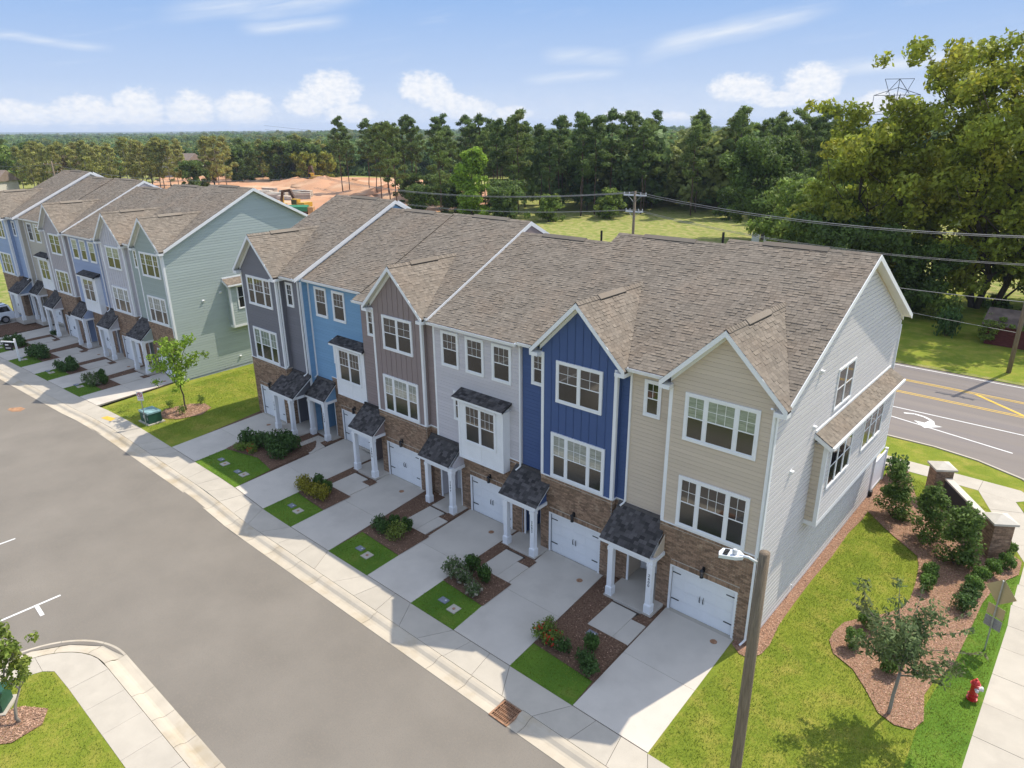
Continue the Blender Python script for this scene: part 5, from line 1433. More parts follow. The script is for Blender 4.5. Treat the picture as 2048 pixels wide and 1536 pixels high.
# shared strip of the two left-hand houses
p_ = [(-30.35, SWB), (-25.75, SWB), (-26.1, -4.3), (-28.0, -4.0), (-30.6, -4.6)]
sheet('turf', p_, 0.0, 'lawn_lush'); GRASS.append(p_)
q_ = [(-30.6, -4.6), (-28.0, -4.0), (-26.1, -4.3), (-26.4, 0.2), (-28.9, 0.4), (-28.95, -1.0), (-29.3, -2.2), (-31.0, -3.0)]
sheet('mulch_bed', q_, 0.022, 'mulch'); MULCH.append(q_)
pb = sheet('path', [(-28.0, -1.5), (-26.2, -1.7), (-26.4, 0.0), (-28.0, 0.0)], -0.02, 'joint')
slab('slab', [(-27.9, -1.45), (-26.1, -1.7), (-26.3, -0.55), (-26.95, -0.45), (-27.0, 0.15), (-27.95, 0.1)], 0.03, 'drive_concrete', pb, inset=0.004)
pb = sheet('path', [(-30.9, -2.9), (-29.0, -2.2), (-29.0, -1.0), (-31.2, -1.3)], -0.02, 'joint')
slab('slab', [(-30.85, -2.9), (-29.0, -2.15), (-29.05, -1.0), (-30.3, -1.05), (-31.0, -1.5)], 0.03, 'drive_concrete', pb, inset=0.004)
for i_, (d_, g_) in enumerate(zip(DRIVES2, [(-3.4, -0.5), (-9.6, -6.55), (-14.9, -11.75), (-21.1, -18.1), (-26.4, -23.35), (-34.1, -31.0)])):
    drive(fr2, d_[0], d_[1], g_[0], g_[1], -6.36, (0.02, 0.12, 0.37, 0.17, 0.97, -0.06)[i_])
for a_, b_ in ((-5.85, -3.0), (-11.35, -8.75), (-17.1, -14.2), (-22.8, -20.1)):
    strip(fr2, a_, b_, -6.36, a_ + 0.75, b_ - 0.15, -4.7, -3.3, -1.15, 0.3)
q_ = [fr2(-30.6, -6.36), fr2(-25.6, -6.36), fr2(-26.2, -4.2), fr2(-30.9, -4.2)]; sheet('turf', q_, 0.0, 'lawn_lush')
q_ = [fr2(-30.9, -4.2), fr2(-26.2, -4.2), fr2(-26.5, 0.5), fr2(-31.0, 0.3)]; sheet('mulch_bed', q_, 0.022, 'mulch'); MULCH.append(q_)

# planting, bed by bed
bush('rose', -6.05, -4.72, 0.40, 0.62, 'red rose bush at the left of the bed before the tan townhouse', flower='petal_red', nf=16)
bush('rose', -5.55, -4.72, 0.42, 0.60, 'red rose bush nearest the grey lid before the tan townhouse', flower='petal_red', nf=22)
bush('loose', -5.05, -4.78, 0.36, 0.50, 'leafy green shrub right of the red roses, tan townhouse bed', flower='petal_pink', nf=5)
bush('rose', -6.2, -4.1, 0.26, 0.45, 'small pink rose behind the red ones, tan townhouse bed', flower='petal_pink', nf=14)
bush('round', -4.22, -4.05, 0.38, 0.72, 'dark clipped round shrub before the tan townhouse path')
bush('loose', -4.05, -4.75, 0.38, 0.50, 'loose green shrub in front of the dark round one, tan townhouse bed')
bush('loose', -3.62, -5.02, 0.36, 0.55, 'low loose shrub at the drive edge, tan townhouse bed')
bush('pale', -11.45, -4.15, 0.48, 0.75, 'pale flowering shrub farthest left in the navy townhouse bed', flower='leaf_blossom', nf=30)
bush('pale', -10.72, -4.25, 0.42, 0.65, 'cream flowering shrub in the middle of the navy townhouse bed', flower='leaf_blossom', nf=46)
bush('pale', -9.85, -4.55, 0.36, 0.55, 'small cream flowering shrub nearest the right drive, navy townhouse bed', flower='leaf_blossom', nf=34)
bush('round', -11.05, -3.45, 0.48, 0.85, 'dark round shrub behind the pale blossoms, navy townhouse bed')
bush('round', -10.15, -3.62, 0.42, 0.78, 'dark round shrub right of its twin, navy townhouse bed')
bush('loose', -16.95, -3.85, 0.40, 0.62, 'leafy shrub at the left of the pale grey townhouse bed')
bush('loose', -16.45, -3.95, 0.36, 0.55, 'second leafy shrub of the pale grey townhouse bed')
bush('rose', -15.65, -3.85, 0.50, 0.70, 'bright green broad shrub in front, pale grey townhouse bed')
bush('round', -15.75, -3.15, 0.40, 0.70, 'dark round shrub at the path, pale grey townhouse bed')
bush('round', -16.5, -3.30, 0.38, 0.65, 'dark round shrub at the back, pale grey townhouse bed')
bush('gold', -23.15, -4.05, 0.48, 0.70, 'yellow leaved shrub at the left of the mauve townhouse bed')
bush('gold', -22.55, -4.15, 0.40, 0.60, 'yellow leaved shrub in the middle of the mauve townhouse bed')
bush('gold', -21.55, -4.10, 0.50, 0.80, 'yellow leaved shrub nearest the right drive, mauve townhouse bed')
bush('round', -22.65, -3.45, 0.40, 0.80, 'dark shrub behind the yellow ones, mauve townhouse bed')
bush('round', -21.85, -3.45, 0.36, 0.75, 'dark shrub at the path behind the yellow one, mauve townhouse bed')
for x_, y_, r_, h_ in ((-29.9, -3.5, 0.55, 0.95), (-29.2, -3.15, 0.55, 0.95), (-28.5, -2.75, 0.55, 1.0), (-27.75, -2.35, 0.6, 1.1), (-27.2, -2.2, 0.55, 1.0), (-27.1, -3.15, 0.6, 0.95), (-27.8, -3.0, 0.5, 0.9)):
    bush('loose', x_, y_, r_, h_, 'dark bushy evergreen shrub in the bed before the grey and sky blue townhouses', 'evergreens before the sky blue townhouse')
bush('rose', -28.9, -3.85, 0.34, 0.55, 'low shrub with orange flowers before the sky blue townhouse', flower='petal_red', nf=14)
bush('rose', -29.7, -4.1, 0.40, 0.45, 'low green shrub before the dark grey townhouse drive')
def b2(k, u, w, r_, h_, lab, grp=None, fl=None, nf=20):
    x, y = fr2(u, w); bush(k, x, y, r_, h_, lab, grp, fl, nf)
b2('pale', -5.55, -4.55, 0.55, 0.75, 'pale blossoming shrub before the sage green townhouse', fl='leaf_blossom', nf=40)
b2('pale', -4.55, -4.6, 0.50, 0.70, 'brownish blossoming shrub nearest the sage green townhouse drive', fl='leaf_blossom', nf=24)
b2('round', -5.1, -3.85, 0.50, 0.95, 'dark round shrub behind the blossoms, sage green townhouse bed')
b2('round', -4.25, -4.0, 0.42, 0.75, 'dark round shrub at the path of the sage green townhouse')
for u_, w_, r_, h_ in ((-10.9, -4.6, 0.5, 0.7), (-10.1, -4.5, 0.5, 0.65), (-9.6, -4.1, 0.5, 0.75)):
    b2('loose', u_, w_, r_, h_, 'low leafy shrub in the bed before the whitish grey townhouse', 'low shrubs before the whitish grey townhouse')
b2('round', -10.5, -3.9, 0.5, 1.0, 'tall dark shrub in the bed before the whitish grey townhouse')
for u_, w_, r_, h_ in ((-16.7, -4.5, 0.6, 0.95), (-15.9, -4.2, 0.65, 1.05), (-15.2, -4.3, 0.55, 0.9)):
    b2('loose', u_, w_, r_, h_, 'dark bushy shrub before the periwinkle blue townhouse', 'bushes before the periwinkle townhouse')
for u_, w_, r_, h_ in ((-22.3, -4.6, 0.55, 0.8), (-21.4, -4.1, 0.6, 0.95), (-20.8, -4.1, 0.5, 0.75)):
    b2('loose', u_, w_, r_, h_, 'dark shrub before the pinkish grey townhouse', 'bushes before the pinkish grey townhouse')
for u_, w_, r_, h_ in ((-29.5, -4.6, 0.6, 0.7), (-28.5, -4.4, 0.6, 0.75), (-27.4, -4.3, 0.6, 0.7)):
    b2('loose', u_, w_, r_, h_, 'low shrub before the pale blue end townhouse', 'bushes before the pale blue townhouse')
b2('loose', -22.3, -0.7, 0.4, 0.5, 'small shrub beside the porch of the pinkish grey townhouse')
meter(-4.75, -3.29, 'blue grey meter lid in the mulch before the tan townhouse')
meter(-10.55, -5.62, 'grey meter lid in the turf before the navy townhouse'); pad(-9.83, -5.75, 'square pale pad in the turf before the navy townhouse')
meter(-16.25, -5.55, 'grey meter lid in the turf before the pale grey townhouse'); pad(-15.55, -5.7, 'square pale pad in the turf before the pale grey townhouse')
meter(-22.15, -5.45, 'grey meter lid in the turf before the mauve townhouse'); pad(-21.42, -5.55, 'square pale pad in the turf before the mauve townhouse')
meter(-29.4, -5.5, 'grey meter lid in the turf before the dark grey townhouse'); pad(-28.7, -5.65, 'square pale pad in the turf before the dark grey townhouse')
meter(-27.25, -5.65, 'grey meter lid in the turf before the sky blue townhouse'); pad(-26.65, -5.6, 'square pale pad in the turf before the sky blue townhouse')
for u_, w_, t_ in ((-5.2, -5.4, 'sage green'), (-10.6, -5.4, 'whitish grey'), (-16.3, -5.4, 'periwinkle'), (-22.0, -5.4, 'pinkish grey')):
    x_, y_ = fr2(u_, w_); pad(x_, y_, 'square pale pad in the turf before the %s townhouse' % t_); x_, y_ = fr2(u_ - 0.7, w_); meter(x_, y_, 'grey meter lid in the turf before the %s townhouse' % t_)
for x_, y_, t_ in ((-1.02, -0.64, 'tan'), (-7.11, -0.87, 'navy'), (-12.6, -0.55, 'pale grey'), (-19.0, -0.75, 'mauve'), (-31.9, -1.0, 'dark grey')):
    thin_disc('cleanout_cover', x_, y_, 0.14, 'rust_iron', 'round rusty cover in the drive of the %s townhouse' % t_, 'cover', 'rusty covers in the drives')
for u_, t_ in ((-1.2, 'sage green'), (-7.1, 'whitish grey'), (-12.6, 'periwinkle')):
    x_, y_ = fr2(u_, -0.9); thin_disc('cleanout_cover', x_, y_, 0.14, 'rust_iron', 'round rusty cover in the drive of the %s townhouse' % t_, 'cover', 'rusty covers in the drives')
chips('bark_chips', MULCH, 9000, 4)
# drain grate in the kerb line
gr = empty('drain_grate', (-4.72, -8.29, -0.055), 0, 'rusty iron drain grate set in the kerb', 'drain')
fm = MB()
for a, b, c, d in ((-0.40, 0.40, -0.42, -0.36), (-0.40, 0.40, 0.36, 0.42), (-0.40, -0.34, -0.36, 0.36), (0.34, 0.40, -0.36, 0.36)): fm.box(a, b, c, d, -0.06, 0.012)
fm.build('frame', 'rust_iron', gr)
for i in range(1, 5): MB().box(-0.34, 0.34, -0.36 + i * 0.144 - 0.012, -0.36 + i * 0.144 + 0.012, -0.05, 0.004).build('cross_bar', 'rust_iron', gr)
for i in range(1, 10): MB().box(-0.34 + i * 0.068 - 0.012, -0.34 + i * 0.068 + 0.012, -0.36, 0.36, -0.05, 0.0).build('bar', 'rust_iron', gr)
MB().box(-0.36, 0.36, -0.38, 0.38, -0.30, -0.24).build('pit', 'drain_dark', gr)
for a_, b_, c_, d_ in ((-5.12, -4.33, -7.89, -7.86),): MB().box(a_, b_, c_, d_, -0.1, -0.002).build('kerb_section', 'kerb_concrete', kerb)
sheet('front_bed_base', [(-34.3, SWB), (-0.3, SWB), (-0.45, 1.0), (-34.5, 1.0)], -0.024, 'mulch')
sheet('front_bed_base', [fr2(-34.3, -6.36), fr2(-0.1, -6.36), fr2(-0.45, 1.0), fr2(-34.5, 1.0)], -0.024, 'mulch')

# ------------------------------------------------------------------ side lawn: beds, shrubs, tree
bedA = [(0.0, 14.9), (0.08, 17.2), (0.32, 15.4), (0.48, 14.0), (0.55, 12.2), (0.42, 10.5), (0.48, 7.9), (0.42, 5.6), (0.44, 3.4), (0.48, 1.9), (0.66, 0.55), (0.62, -0.1), (0.4, -0.62), (0.0, -0.64), (-0.46, -0.3), (-0.46, 0.0), (0.0, 0.0)]
sheet('mulch_bed', bedA, 0.02, 'mulch_red')
bedB = [(0.05, 14.9), (0.5, 13.2), (1.55, 12.1), (2.32, 11.4), (3.36, 10.5), (3.62, 9.7), (3.80, 8.4), (3.92, 7.0), (3.75, 5.9), (3.2, 4.95), (2.72, 4.3), (2.35, 3.7), (2.22, 2.9), (2.25, 2.28), (2.6, 1.65), (3.4, 1.28), (4.05, 0.55), (4.65, -0.25), (5.2, -0.45), (5.7, -0.28), (5.88, 0.35), (5.62, 1.6), (5.72, 2.5), (6.06, 3.6), (6.13, 6.0), (6.2, 8.6), (6.44, 10.4), (7.02, 11.8), (6.98, 13.0), (6.6, 13.35), (6.1, 13.3), (5.2, 14.1), (3.7, 15.5), (1.95, 16.4), (0.95, 19.2), (0.05, 19.1)]
sheet('mulch_bed', bedB, 0.024, 'mulch_red')
chips('bark_chips', [bedA, bedB], 26000, 9, size=0.04)
lawnP = [(-0.22, -6.6), (7.14, -6.6), (7.1, 5), (6.98, 13.0), (5.06, 17.4), (0.2, 18.9), (0.5, 10), (0.5, 0), (-0.2, -0.7)]
tufts('grass_blades', [lawnP], 500, 21)
tufts('grass_blades', [[(-44, -6.5), (-34.6, -6.5), (-34.8, 9), (-44.5, 9)], [(-18.5, -17.7), (-9, -17.7), (-9, -24), (-18.5, -24)]] + GRASS, 260, 22)
for x_, y_, s_, t_ in ((1.62, 13.55, 1.10, 'farthest of three, nearest the white fence'), (3.40, 12.15, 1.12, 'middle of three'), (4.80, 10.95, 1.22, 'nearest of three, before the brick pier')):
    bush('holly', x_, y_, s_ * 1.12, 3.1, 'tall upright holly shrub on the mulch bed, ' + t_, 'tall hollies by the entrance wall')
bush('loose', 0.55, 17.9, 0.6, 1.2, 'leafy green shrub behind the white fence')
BX = 'clipped boxwood balls along the side bed'
for x_, y_, t_ in ((4.15, 9.05, 'at the lawn edge, farther of two'), (4.25, 7.95, 'at the lawn edge, nearer of two'), (6.40, 13.05, 'farthest, beside the brick pier'), (6.50, 11.95, 'second from the brick pier'), (6.12, 11.0, 'third from the brick pier'), (5.83, 10.1, 'fourth from the brick pier'), (5.72, 9.2, 'nearest of the row leading from the brick pier')):
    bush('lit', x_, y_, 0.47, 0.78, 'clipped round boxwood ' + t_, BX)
bush('loose', 5.70, 8.7, 0.40, 0.45, 'ragged low plant below the boxwood row')
bush('loose', 5.68, 7.55, 0.45, 0.62, 'dark green shrub alone on the mulch, left of the sign post')
for x_, y_, t_ in ((3.15, 3.95, 'left of the young tree, farther of two'), (3.05, 2.4, 'at the curved bed edge, left of the young tree'), (4.42, 1.95, 'just left of the young tree trunk'), (4.35, 3.2, 'behind the young tree crown')):
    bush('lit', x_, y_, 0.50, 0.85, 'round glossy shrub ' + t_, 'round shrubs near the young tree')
# young tree on the bed
def myrtle():
    rs = np.random.RandomState(12); mb = MB(); cl = []
    limb(mb, (0, 0, -0.1), (0.05, 0.05, 1.5), 0.055, 0.045, rs, 0.01, 4)
    for j in range(13):
        t = j * 2.4; rr = rs.uniform(0.5, 1.35); e = (rr * math.cos(t), rr * math.sin(t), rs.uniform(2.1, 4.2))
        lp = limb(mb, (0.05, 0.05, 1.4 + 0.04 * j), e, 0.028, 0.006, rs, 0.06, 5, 5)
        for p in lp[2:]: cl.append((p[0], p[1], p[2], rs.uniform(0.20, 0.42)))
    for j in range(9):
        t = j * 0.7 + 0.2; rr = rs.uniform(1.1, 2.0); a = (0.6 * math.cos(t), 0.6 * math.sin(t), rs.uniform(2.4, 3.4)); e = (rr * math.cos(t), rr * math.sin(t), a[2] + rs.uniform(-0.1, 1.1))
        mb.tube([a, e], [0.012, 0.004], 4)
        for k in np.linspace(0.3, 1, 6): cl.append((a[0] + (e[0] - a[0]) * k, a[1] + (e[1] - a[1]) * k, a[2] + (e[2] - a[2]) * k, 0.09))
    c, d = clump_pts(4200, cl, rs, 2.0, 0.9)
    return mb.mesh('trunk', 'bark_pale', smooth=True), np_mesh('crown', leaf_quads(c, d, 0.075, rs, 0.9, 0.42), 4, 'leaf_myrtle')
plant_tree('young_tree', myrtle(), (4.92, -0.05, 0.02), 'young crape myrtle with loose crown on the curved mulch bed', s=1.12)

# entrance wall: two brick piers with caps, dark panel between
def pier(x, y, ang, label):
    o = empty('brick_pier', (x, y, 0), ang, label, 'brick pier', 'brick piers of the entrance wall')
    MB().box(-0.40, 0.40, -0.40, 0.40, -0.1, 1.76).build('core', 'mortar', o); pool = MB()
    for (ox, oy, rx, ry, nx, ny) in ((0, -0.40, 1, 0, 0, -1), (0, 0.40, 1, 0, 0, 1), (0.40, 0, 0, 1, 1, 0), (-0.40, 0, 0, 1, -1, 0)):
        bricks(None, None, Pl((ox, oy, 0), (rx, ry, 0), (nx, ny, 0)), -0.41, 0.41, 0.0, 1.76, [], pool, None)
    tag(pool.build('brickwork', 'brick', o), kind='stuff')
    cp = MB(); w = 0.52; cp.box(-w, w, -w, w, 1.76, 1.86)
    cp.add([(-w, -w, 1.86), (w, -w, 1.86), (w, w, 1.86), (-w, w, 1.86), (0, 0, 2.1)], [(0, 1, 4), (1, 2, 4), (2, 3, 4), (3, 0, 4)])
    cp.build('cap', 'cap_stone', o)
wa = math.atan2(12.75 - 16.95, 5.85 - 2.95)
pier(2.75, 16.95, wa, 'brick pier with pale cap, farther end of the entrance wall')
pier(5.86, 12.85, wa, 'brick pier with pale cap, nearer end beside the boxwoods')
ew = empty('entrance_wall', (4.3, 14.9, 0), wa, 'low dark entrance wall with white coping between two piers', 'wall')
MB().box(-1.95, 1.95, -0.14, 0.14, -0.1, 1.35).build('panel', 'entrance_panel', ew)
MB().box(-1.97, 1.97, -0.17, 0.17, 1.352, 1.44).build('coping', 'cap_stone', ew)

# white vinyl fence at the back corner
vf = empty('vinyl_fence', (0.02, 15.1, 0), 0, 'white vinyl privacy fence panel behind the tan townhouse', 'fence')
for y_ in (0.0, 2.15): MB().box(-0.06, 0.06, y_, y_ + 0.12, -0.1, 1.85).box(-0.075, 0.075, y_ - 0.015, y_ + 0.135, 1.85, 1.91).build('post', 'vinyl_fence', vf)
for z_ in (0.12, 1.68): MB().box(-0.035, 0.035, 0.12, 2.15, z_, z_ + 0.13).build('rail', 'vinyl_fence', vf)
for i in range(13): MB().box(-0.02, 0.02, 0.125 + i * 0.1555, 0.125 + i * 0.1555 + 0.150, 0.25, 1.68).build('picket', 'vinyl_fence', vf)

# hydrant
hy = empty('fire_hydrant', (6.87, 2.47, 0.0), 0.5, 'red fire hydrant with pale caps on the grass beside the sidewalk', 'fire hydrant')
MB().lathe([(0.17, 0.0), (0.17, 0.05), (0.115, 0.055), (0.11, 0.16), (0.16, 0.165), (0.16, 0.20), (0.115, 0.205), (0.11, 0.62), (0.155, 0.63), (0.155, 0.66), (0.12, 0.665)], 18).build('barrel', 'hydrant_red', hy, smooth=False)
MB().lathe([(0.135, 0.662), (0.12, 0.72), (0.08, 0.78), (0.035, 0.80), (0.035, 0.86), (0.02, 0.865)], 18).build('bonnet', 'hydrant_red', hy)
MB().lathe([(0.075, 0.10), (0.075, 0.19), (0.085, 0.19), (0.085, 0.25), (0.03, 0.27)], 12, (0, 0, 0.46), 'x').build('steamer_cap', 'hydrant_cap', hy)
MB().lathe([(0.05, 0.10), (0.05, 0.17), (0.06, 0.17), (0.06, 0.21), (0.02, 0.22)], 10, (0, 0, 0.50), 'y').build('hose_cap', 'hydrant_cap', hy)
MB().lathe([(0.05, -0.10), (0.05, -0.17), (0.06, -0.17), (0.06, -0.21), (0.02, -0.22)], 10, (0, 0, 0.50), 'y').build('hose_cap', 'hydrant_cap', hy)
# sign seen from behind
sg = empty('road_sign', (6.76, 5.49, 0), 0.0, 'metal sign post with diamond and two plates seen from behind', 'road sign')
MB().bar((0, 0, -0.2), (0, 0.0, 3.05), 0.06, 0.05).build('post', 'galvanized', sg)
fa = -0.42; nx, ny = math.sin(fa), -math.cos(fa); tx, ty = math.cos(fa), math.sin(fa)
def plate(name, zc, w, hgt, m, d=0.04, diamond=False):
    c = Vector((-nx * d, -ny * d, zc)); u = Vector((tx, ty, 0)); v = Vector((0, 0, 1))
    pts = [c + u * w / 2 + v * 0, c + v * hgt / 2, c - u * w / 2, c - v * hgt / 2] if diamond else [c - u * w / 2 - v * hgt / 2, c + u * w / 2 - v * hgt / 2, c + u * w / 2 + v * hgt / 2, c - u * w / 2 + v * hgt / 2]
    return MB().prism(pts, Vector((nx, ny, 0)) * 0.004).build(name, m, sg)
plate('diamond_plate', 2.55, 1.10, 1.10, 'sign_back', diamond=True); plate('plate', 1.72, 0.60, 0.44, 'sign_back'); plate('plate', 1.22, 0.60, 0.44, 'sign_grey')

# ------------------------------------------------------------------ poles, lamp and wires
px_, py_, pz_ = 3.39, -9.38, 10.32
wp = empty('utility_pole', (px_, py_, 0), 0, 'weathered wooden pole with a street lamp in the right foreground', 'utility pole')
MB().tube([(0, 0, -0.6), (0, 0, 3), (0, 0, 7), (0, 0, pz_)], [0.138, 0.132, 0.120, 0.106], 20).build('pole', 'wood_pole', wp, smooth=True)
MB().tube([(0, 0, 3.05), (0, 0, 3.10)], [0.136, 0.136], 20).build('pole_band', 'cat_yellow', wp)
ld = Vector((-0.78, -0.12, 0)).normalized()
lt = empty('street_lamp', (px_, py_, 0), 0, 'pale grey street lamp head on a short arm, foreground pole', 'street lamp')
def lpt(d, z, s=0.0): return Vector((ld.x * d - ld.y * s, ld.y * d + ld.x * s, z))
MB().tube([lpt(0.12, pz_ - 0.28), lpt(0.30, pz_ - 0.22), lpt(0.48, pz_ - 0.24)], [0.03, 0.03, 0.028], 10).build('arm', 'lamp_grey', lt, smooth=True)
hd = MB(); zt = pz_ - 0.24
top = [lpt(0.40, zt + 0.02, -0.05), lpt(0.40, zt + 0.02, 0.05), lpt(0.52, zt + 0.03, 0.15), lpt(0.86, zt - 0.03, 0.15), lpt(0.90, zt - 0.04, 0.0), lpt(0.86, zt - 0.03, -0.15), lpt(0.52, zt + 0.03, -0.15)]
hd.prism([p - Vector((0, 0, 0.075)) for p in top], (0, 0, 0.075)); hd.build('lamp_head', 'lamp_grey', lt)
MB().lathe([(0.05, 0.0), (0.055, 0.08), (0.04, 0.10)], 12, lpt(0.58, zt + 0.015)).build('photo_cell', 'porcelain', lt)
for i in range(4): MB().bar(lpt(0.70, zt + 0.006, -0.09 + i * 0.06), lpt(0.80, zt - 0.01, -0.09 + i * 0.06), 0.025, 0.02).build('fin_slot', 'dark_vent', lt)

def roadside_pole(x, y, h, label, arms, ang=0.0, m='wood_pole', r0=0.17):
    o = empty('utility_pole', (x, y, hill(x, y) if abs(x) > 150 else 0), ang, label, 'utility pole')
    MB().tube([(0, 0, -0.6), (0, 0, h * 0.5), (0, 0, h)], [r0, r0 * 0.88, r0 * 0.72], 14).build('pole', m, o, smooth=True)
    for z, L, mm in arms:
        MB().box(-L, L, -0.06, 0.06, z - 0.07, z + 0.07).build('crossarm', mm, o)
        for k in (-0.95, -0.5, 0.5, 0.95): MB().lathe([(0.035, 0.0), (0.06, 0.05), (0.045, 0.12), (0.06, 0.17), (0.03, 0.24)], 8, (k * L, 0, z + 0.07)).build('insulator', 'porcelain', o)
        MB().bar((0, -0.07, z - 0.75), (L * 0.6, -0.07, z - 0.05), 0.03, 0.03).build('brace', 'galvanized', o); MB().bar((0, -0.07, z - 0.75), (-L * 0.6, -0.07, z - 0.05), 0.03, 0.03).build('brace', 'galvanized', o)
    return o
PC = (-32.1, 42.4)
roadside_pole(PC[0], PC[1], 11.95, 'wooden power pole with two pale crossarms behind the near row', [(11.55, 1.25, 'lamp_grey'), (9.9, 0.95, 'lamp_grey')], 0.15)
PR = (2.47, 42.42)
roadside_pole(PR[0], PR[1], 12.0, 'wooden power pole across the side road at the right edge', [(11.6, 1.2, 'lamp_grey')], 0.0)
PLF = (-209.7, 42.4)
roadside_pole(PLF[0], PLF[1], 11.0, 'distant power pole with orange brown crossarms beyond the far row', [(10.3, 1.9, 'crossarm'), (8.3, 1.9, 'crossarm')], 1.3, r0=0.25)
def wire(a, b, sag, label, r_=0.016, grp='power lines along the side road', n=18):
    a, b = Vector(a), Vector(b); pts = []
    for i in range(n + 1):
        t = i / n; p = a.lerp(b, t); p.z -= sag * 4 * t * (1 - t); pts.append(p)
    tag(MB().tube(pts, r_, 4).build('power_line', 'wire'), label, 'wire', grp)
for k, (dy, z) in enumerate(((-0.55, 11.85), (0.0, 11.95), (0.55, 11.85))):
    wire((PC[0], PC[1] + dy, z - 0.05), (12, PR[1] + dy, 11.2), 1.35, 'upper power line running right from the middle pole', 0.02, 'upper power lines right of the middle pole')
    wire((PC[0], PC[1] + dy, z - 0.05), (-92, PC[1] + dy + 1.5, 11.2), 1.5, 'upper power line running left from the middle pole', 0.02, 'upper power lines left of the middle pole')
for k, dy in enumerate((-0.3, 0.3)):
    wire((PC[0], PC[1] + dy, 10.1), (12, PR[1] + dy, 9.2), 1.5, 'lower power line running right from the middle pole', 0.018, 'lower power lines right of the middle pole')
    wire((PC[0], PC[1] + dy, 10.1), (-92, PC[1] + dy + 1.5, 9.4), 1.5, 'lower power line running left from the middle pole', 0.018, 'lower power lines left of the middle pole')
wire((-32, 42.4, 6.6), (2.47, 42.4, 5.6), 0.5, 'thick cable low across the yard at the right', 0.028)
wire((-32, 42.4, 5.9), (2.47, 42.4, 3.2), 0.3, 'thin cable lowest on the right-hand pole', 0.018)
wire((-92, 44, 11.0), PLF + (9.9,), 2.0, 'far power line toward the distant pole', 0.03)
wire((-209, 42.4, 9.9), (-380, 30, 9), 2.0, 'far power line left of the distant pole', 0.03)
for k, (za, zb) in enumerate(((19.5, 26.0), (17.6, 23.8))):
    wire((-330, 175, za), (60, 150, zb), 7.5, ('higher' if k == 0 else 'lower') + ' transmission line crossing before the wood', 0.045, 'transmission lines before the wood')

# lattice tower far right
def tower():
    o = empty('lattice_tower', (-70, 281, hill(-70, 281)), 0.55, 'grey steel lattice transmission tower above the big tree', 'transmission tower')
    def seg(pairs, name, w=0.22):
        mb = MB()
        for a, b in pairs: mb.bar(a, b, w, w)
        mb.build(name, 'steel_tower', o)
    H_ = 34.5; hw = lambda z: 4.2 - 2.9 * min(1, z / 26.0) if z < 26 else 1.3
    for sx in (-1, 1):
        for sy in (-1, 1): seg([((sx * hw(0), sy * hw(0), 0), (sx * 1.3, sy * 1.3, 26))], 'leg', 0.28)
    br = []
    zz = [0, 5, 9.5, 13.5, 17, 20, 23, 26]
    for z0, z1 in zip(zz, zz[1:]):
        a, b = hw(z0), hw(z1)
        for s in (-1, 1):
            br += [((-a, s * a, z0), (b, s * b, z1)), ((a, s * a, z0), (-b, s * b, z1)), ((s * a, -a, z0), (s * b, b, z1)), ((s * a, a, z0), (s * b, -b, z1))]
    seg(br, 'bracing', 0.13)
    for z, L in ((24.0, 8.5), (30.5, 8.0)):
        seg([((-L, 0, z), (L, 0, z)), ((-L, 0, z), (0, 0, z + 2.6)), ((L, 0, z), (0, 0, z + 2.6)), ((-L, 0, z), (-1, 1, z)), ((L, 0, z), (1, -1, z))], 'arm', 0.2)
        for k in (-L, L): seg([((k, 0, z), (k, 0, z - 3.4))], 'insulator_string', 0.14)
    seg([((0.9, 0.9, 26), (5.0, 0.0, 36)), ((-0.9, -0.9, 26), (-5.0, 0.0, 36)), ((0, 0, 26), (0, 0, 36)), ((-5, 0, 36), (5, 0, 36)), ((0, 0, 36), (4, 0, 31)), ((0, 0, 36), (-4, 0, 31)), ((1.2, -1.2, 26), (1.0, 0, 31)), ((-1.2, 1.2, 26), (-1.0, 0, 31)), ((1.3, 1.3, 26), (-1, 0, 30.5)), ((-1.3, -1.3, 26), (1, 0, 30.5))], 'peak', 0.18)
tower()

# ------------------------------------------------------------------ left yard: transformer, signs, tree
def cabinet(x, y, ang, label, w=1.15, d=0.85, hgt=0.82, lid='utility_lid', grp=None):
    o = empty('transformer_box', (x, y, gz(x)), ang, label, 'utility box', grp)
    MB().box(-w / 2 - 0.12, w / 2 + 0.12, -d / 2 - 0.12, d / 2 + 0.12, -0.1, 0.06).build('pad', 'concrete', o)
    MB().box(-w / 2, w / 2, -d / 2, d / 2, 0.06, hgt - 0.12).build('cabinet', 'utility_green', o)
    MB().prism([(-w / 2 - 0.03, -d / 2 - 0.03, hgt - 0.12), (-w / 2 - 0.03, d / 2 + 0.03, hgt - 0.12), (-w / 2 - 0.03, d / 2 + 0.03, hgt - 0.02), (-w / 2 - 0.03, -d / 2 - 0.03, hgt)], (w + 0.06, 0, 0)).build('lid', lid, o)
    MB().box(-0.10, 0.10, -d / 2 - 0.012, -d / 2, 0.35, 0.55).build('warning_plate', 'porcelain', o)
    MB().box(w / 2 - 0.16, w / 2 - 0.11, -d / 2 - 0.03, -d / 2, 0.3, 0.5).build('latch', 'galvanized', o)
    return o
cabinet(-38.35, -5.68, 0.06, 'green transformer cabinet on a pad in the lawn between the two rows')
mz = [(-39.9, -4.1), (-39.5, -2.6), (-38.6, -1.9), (-37.6, -2.0), (-36.9, -3.0), (-37.3, -4.4), (-38.2, -5.0), (-39.2, -4.9)]
sheet('mulch_bed', mz, 0.018, 'mulch_red'); chips('bark_chips', [mz], 2500, 31, size=0.05)
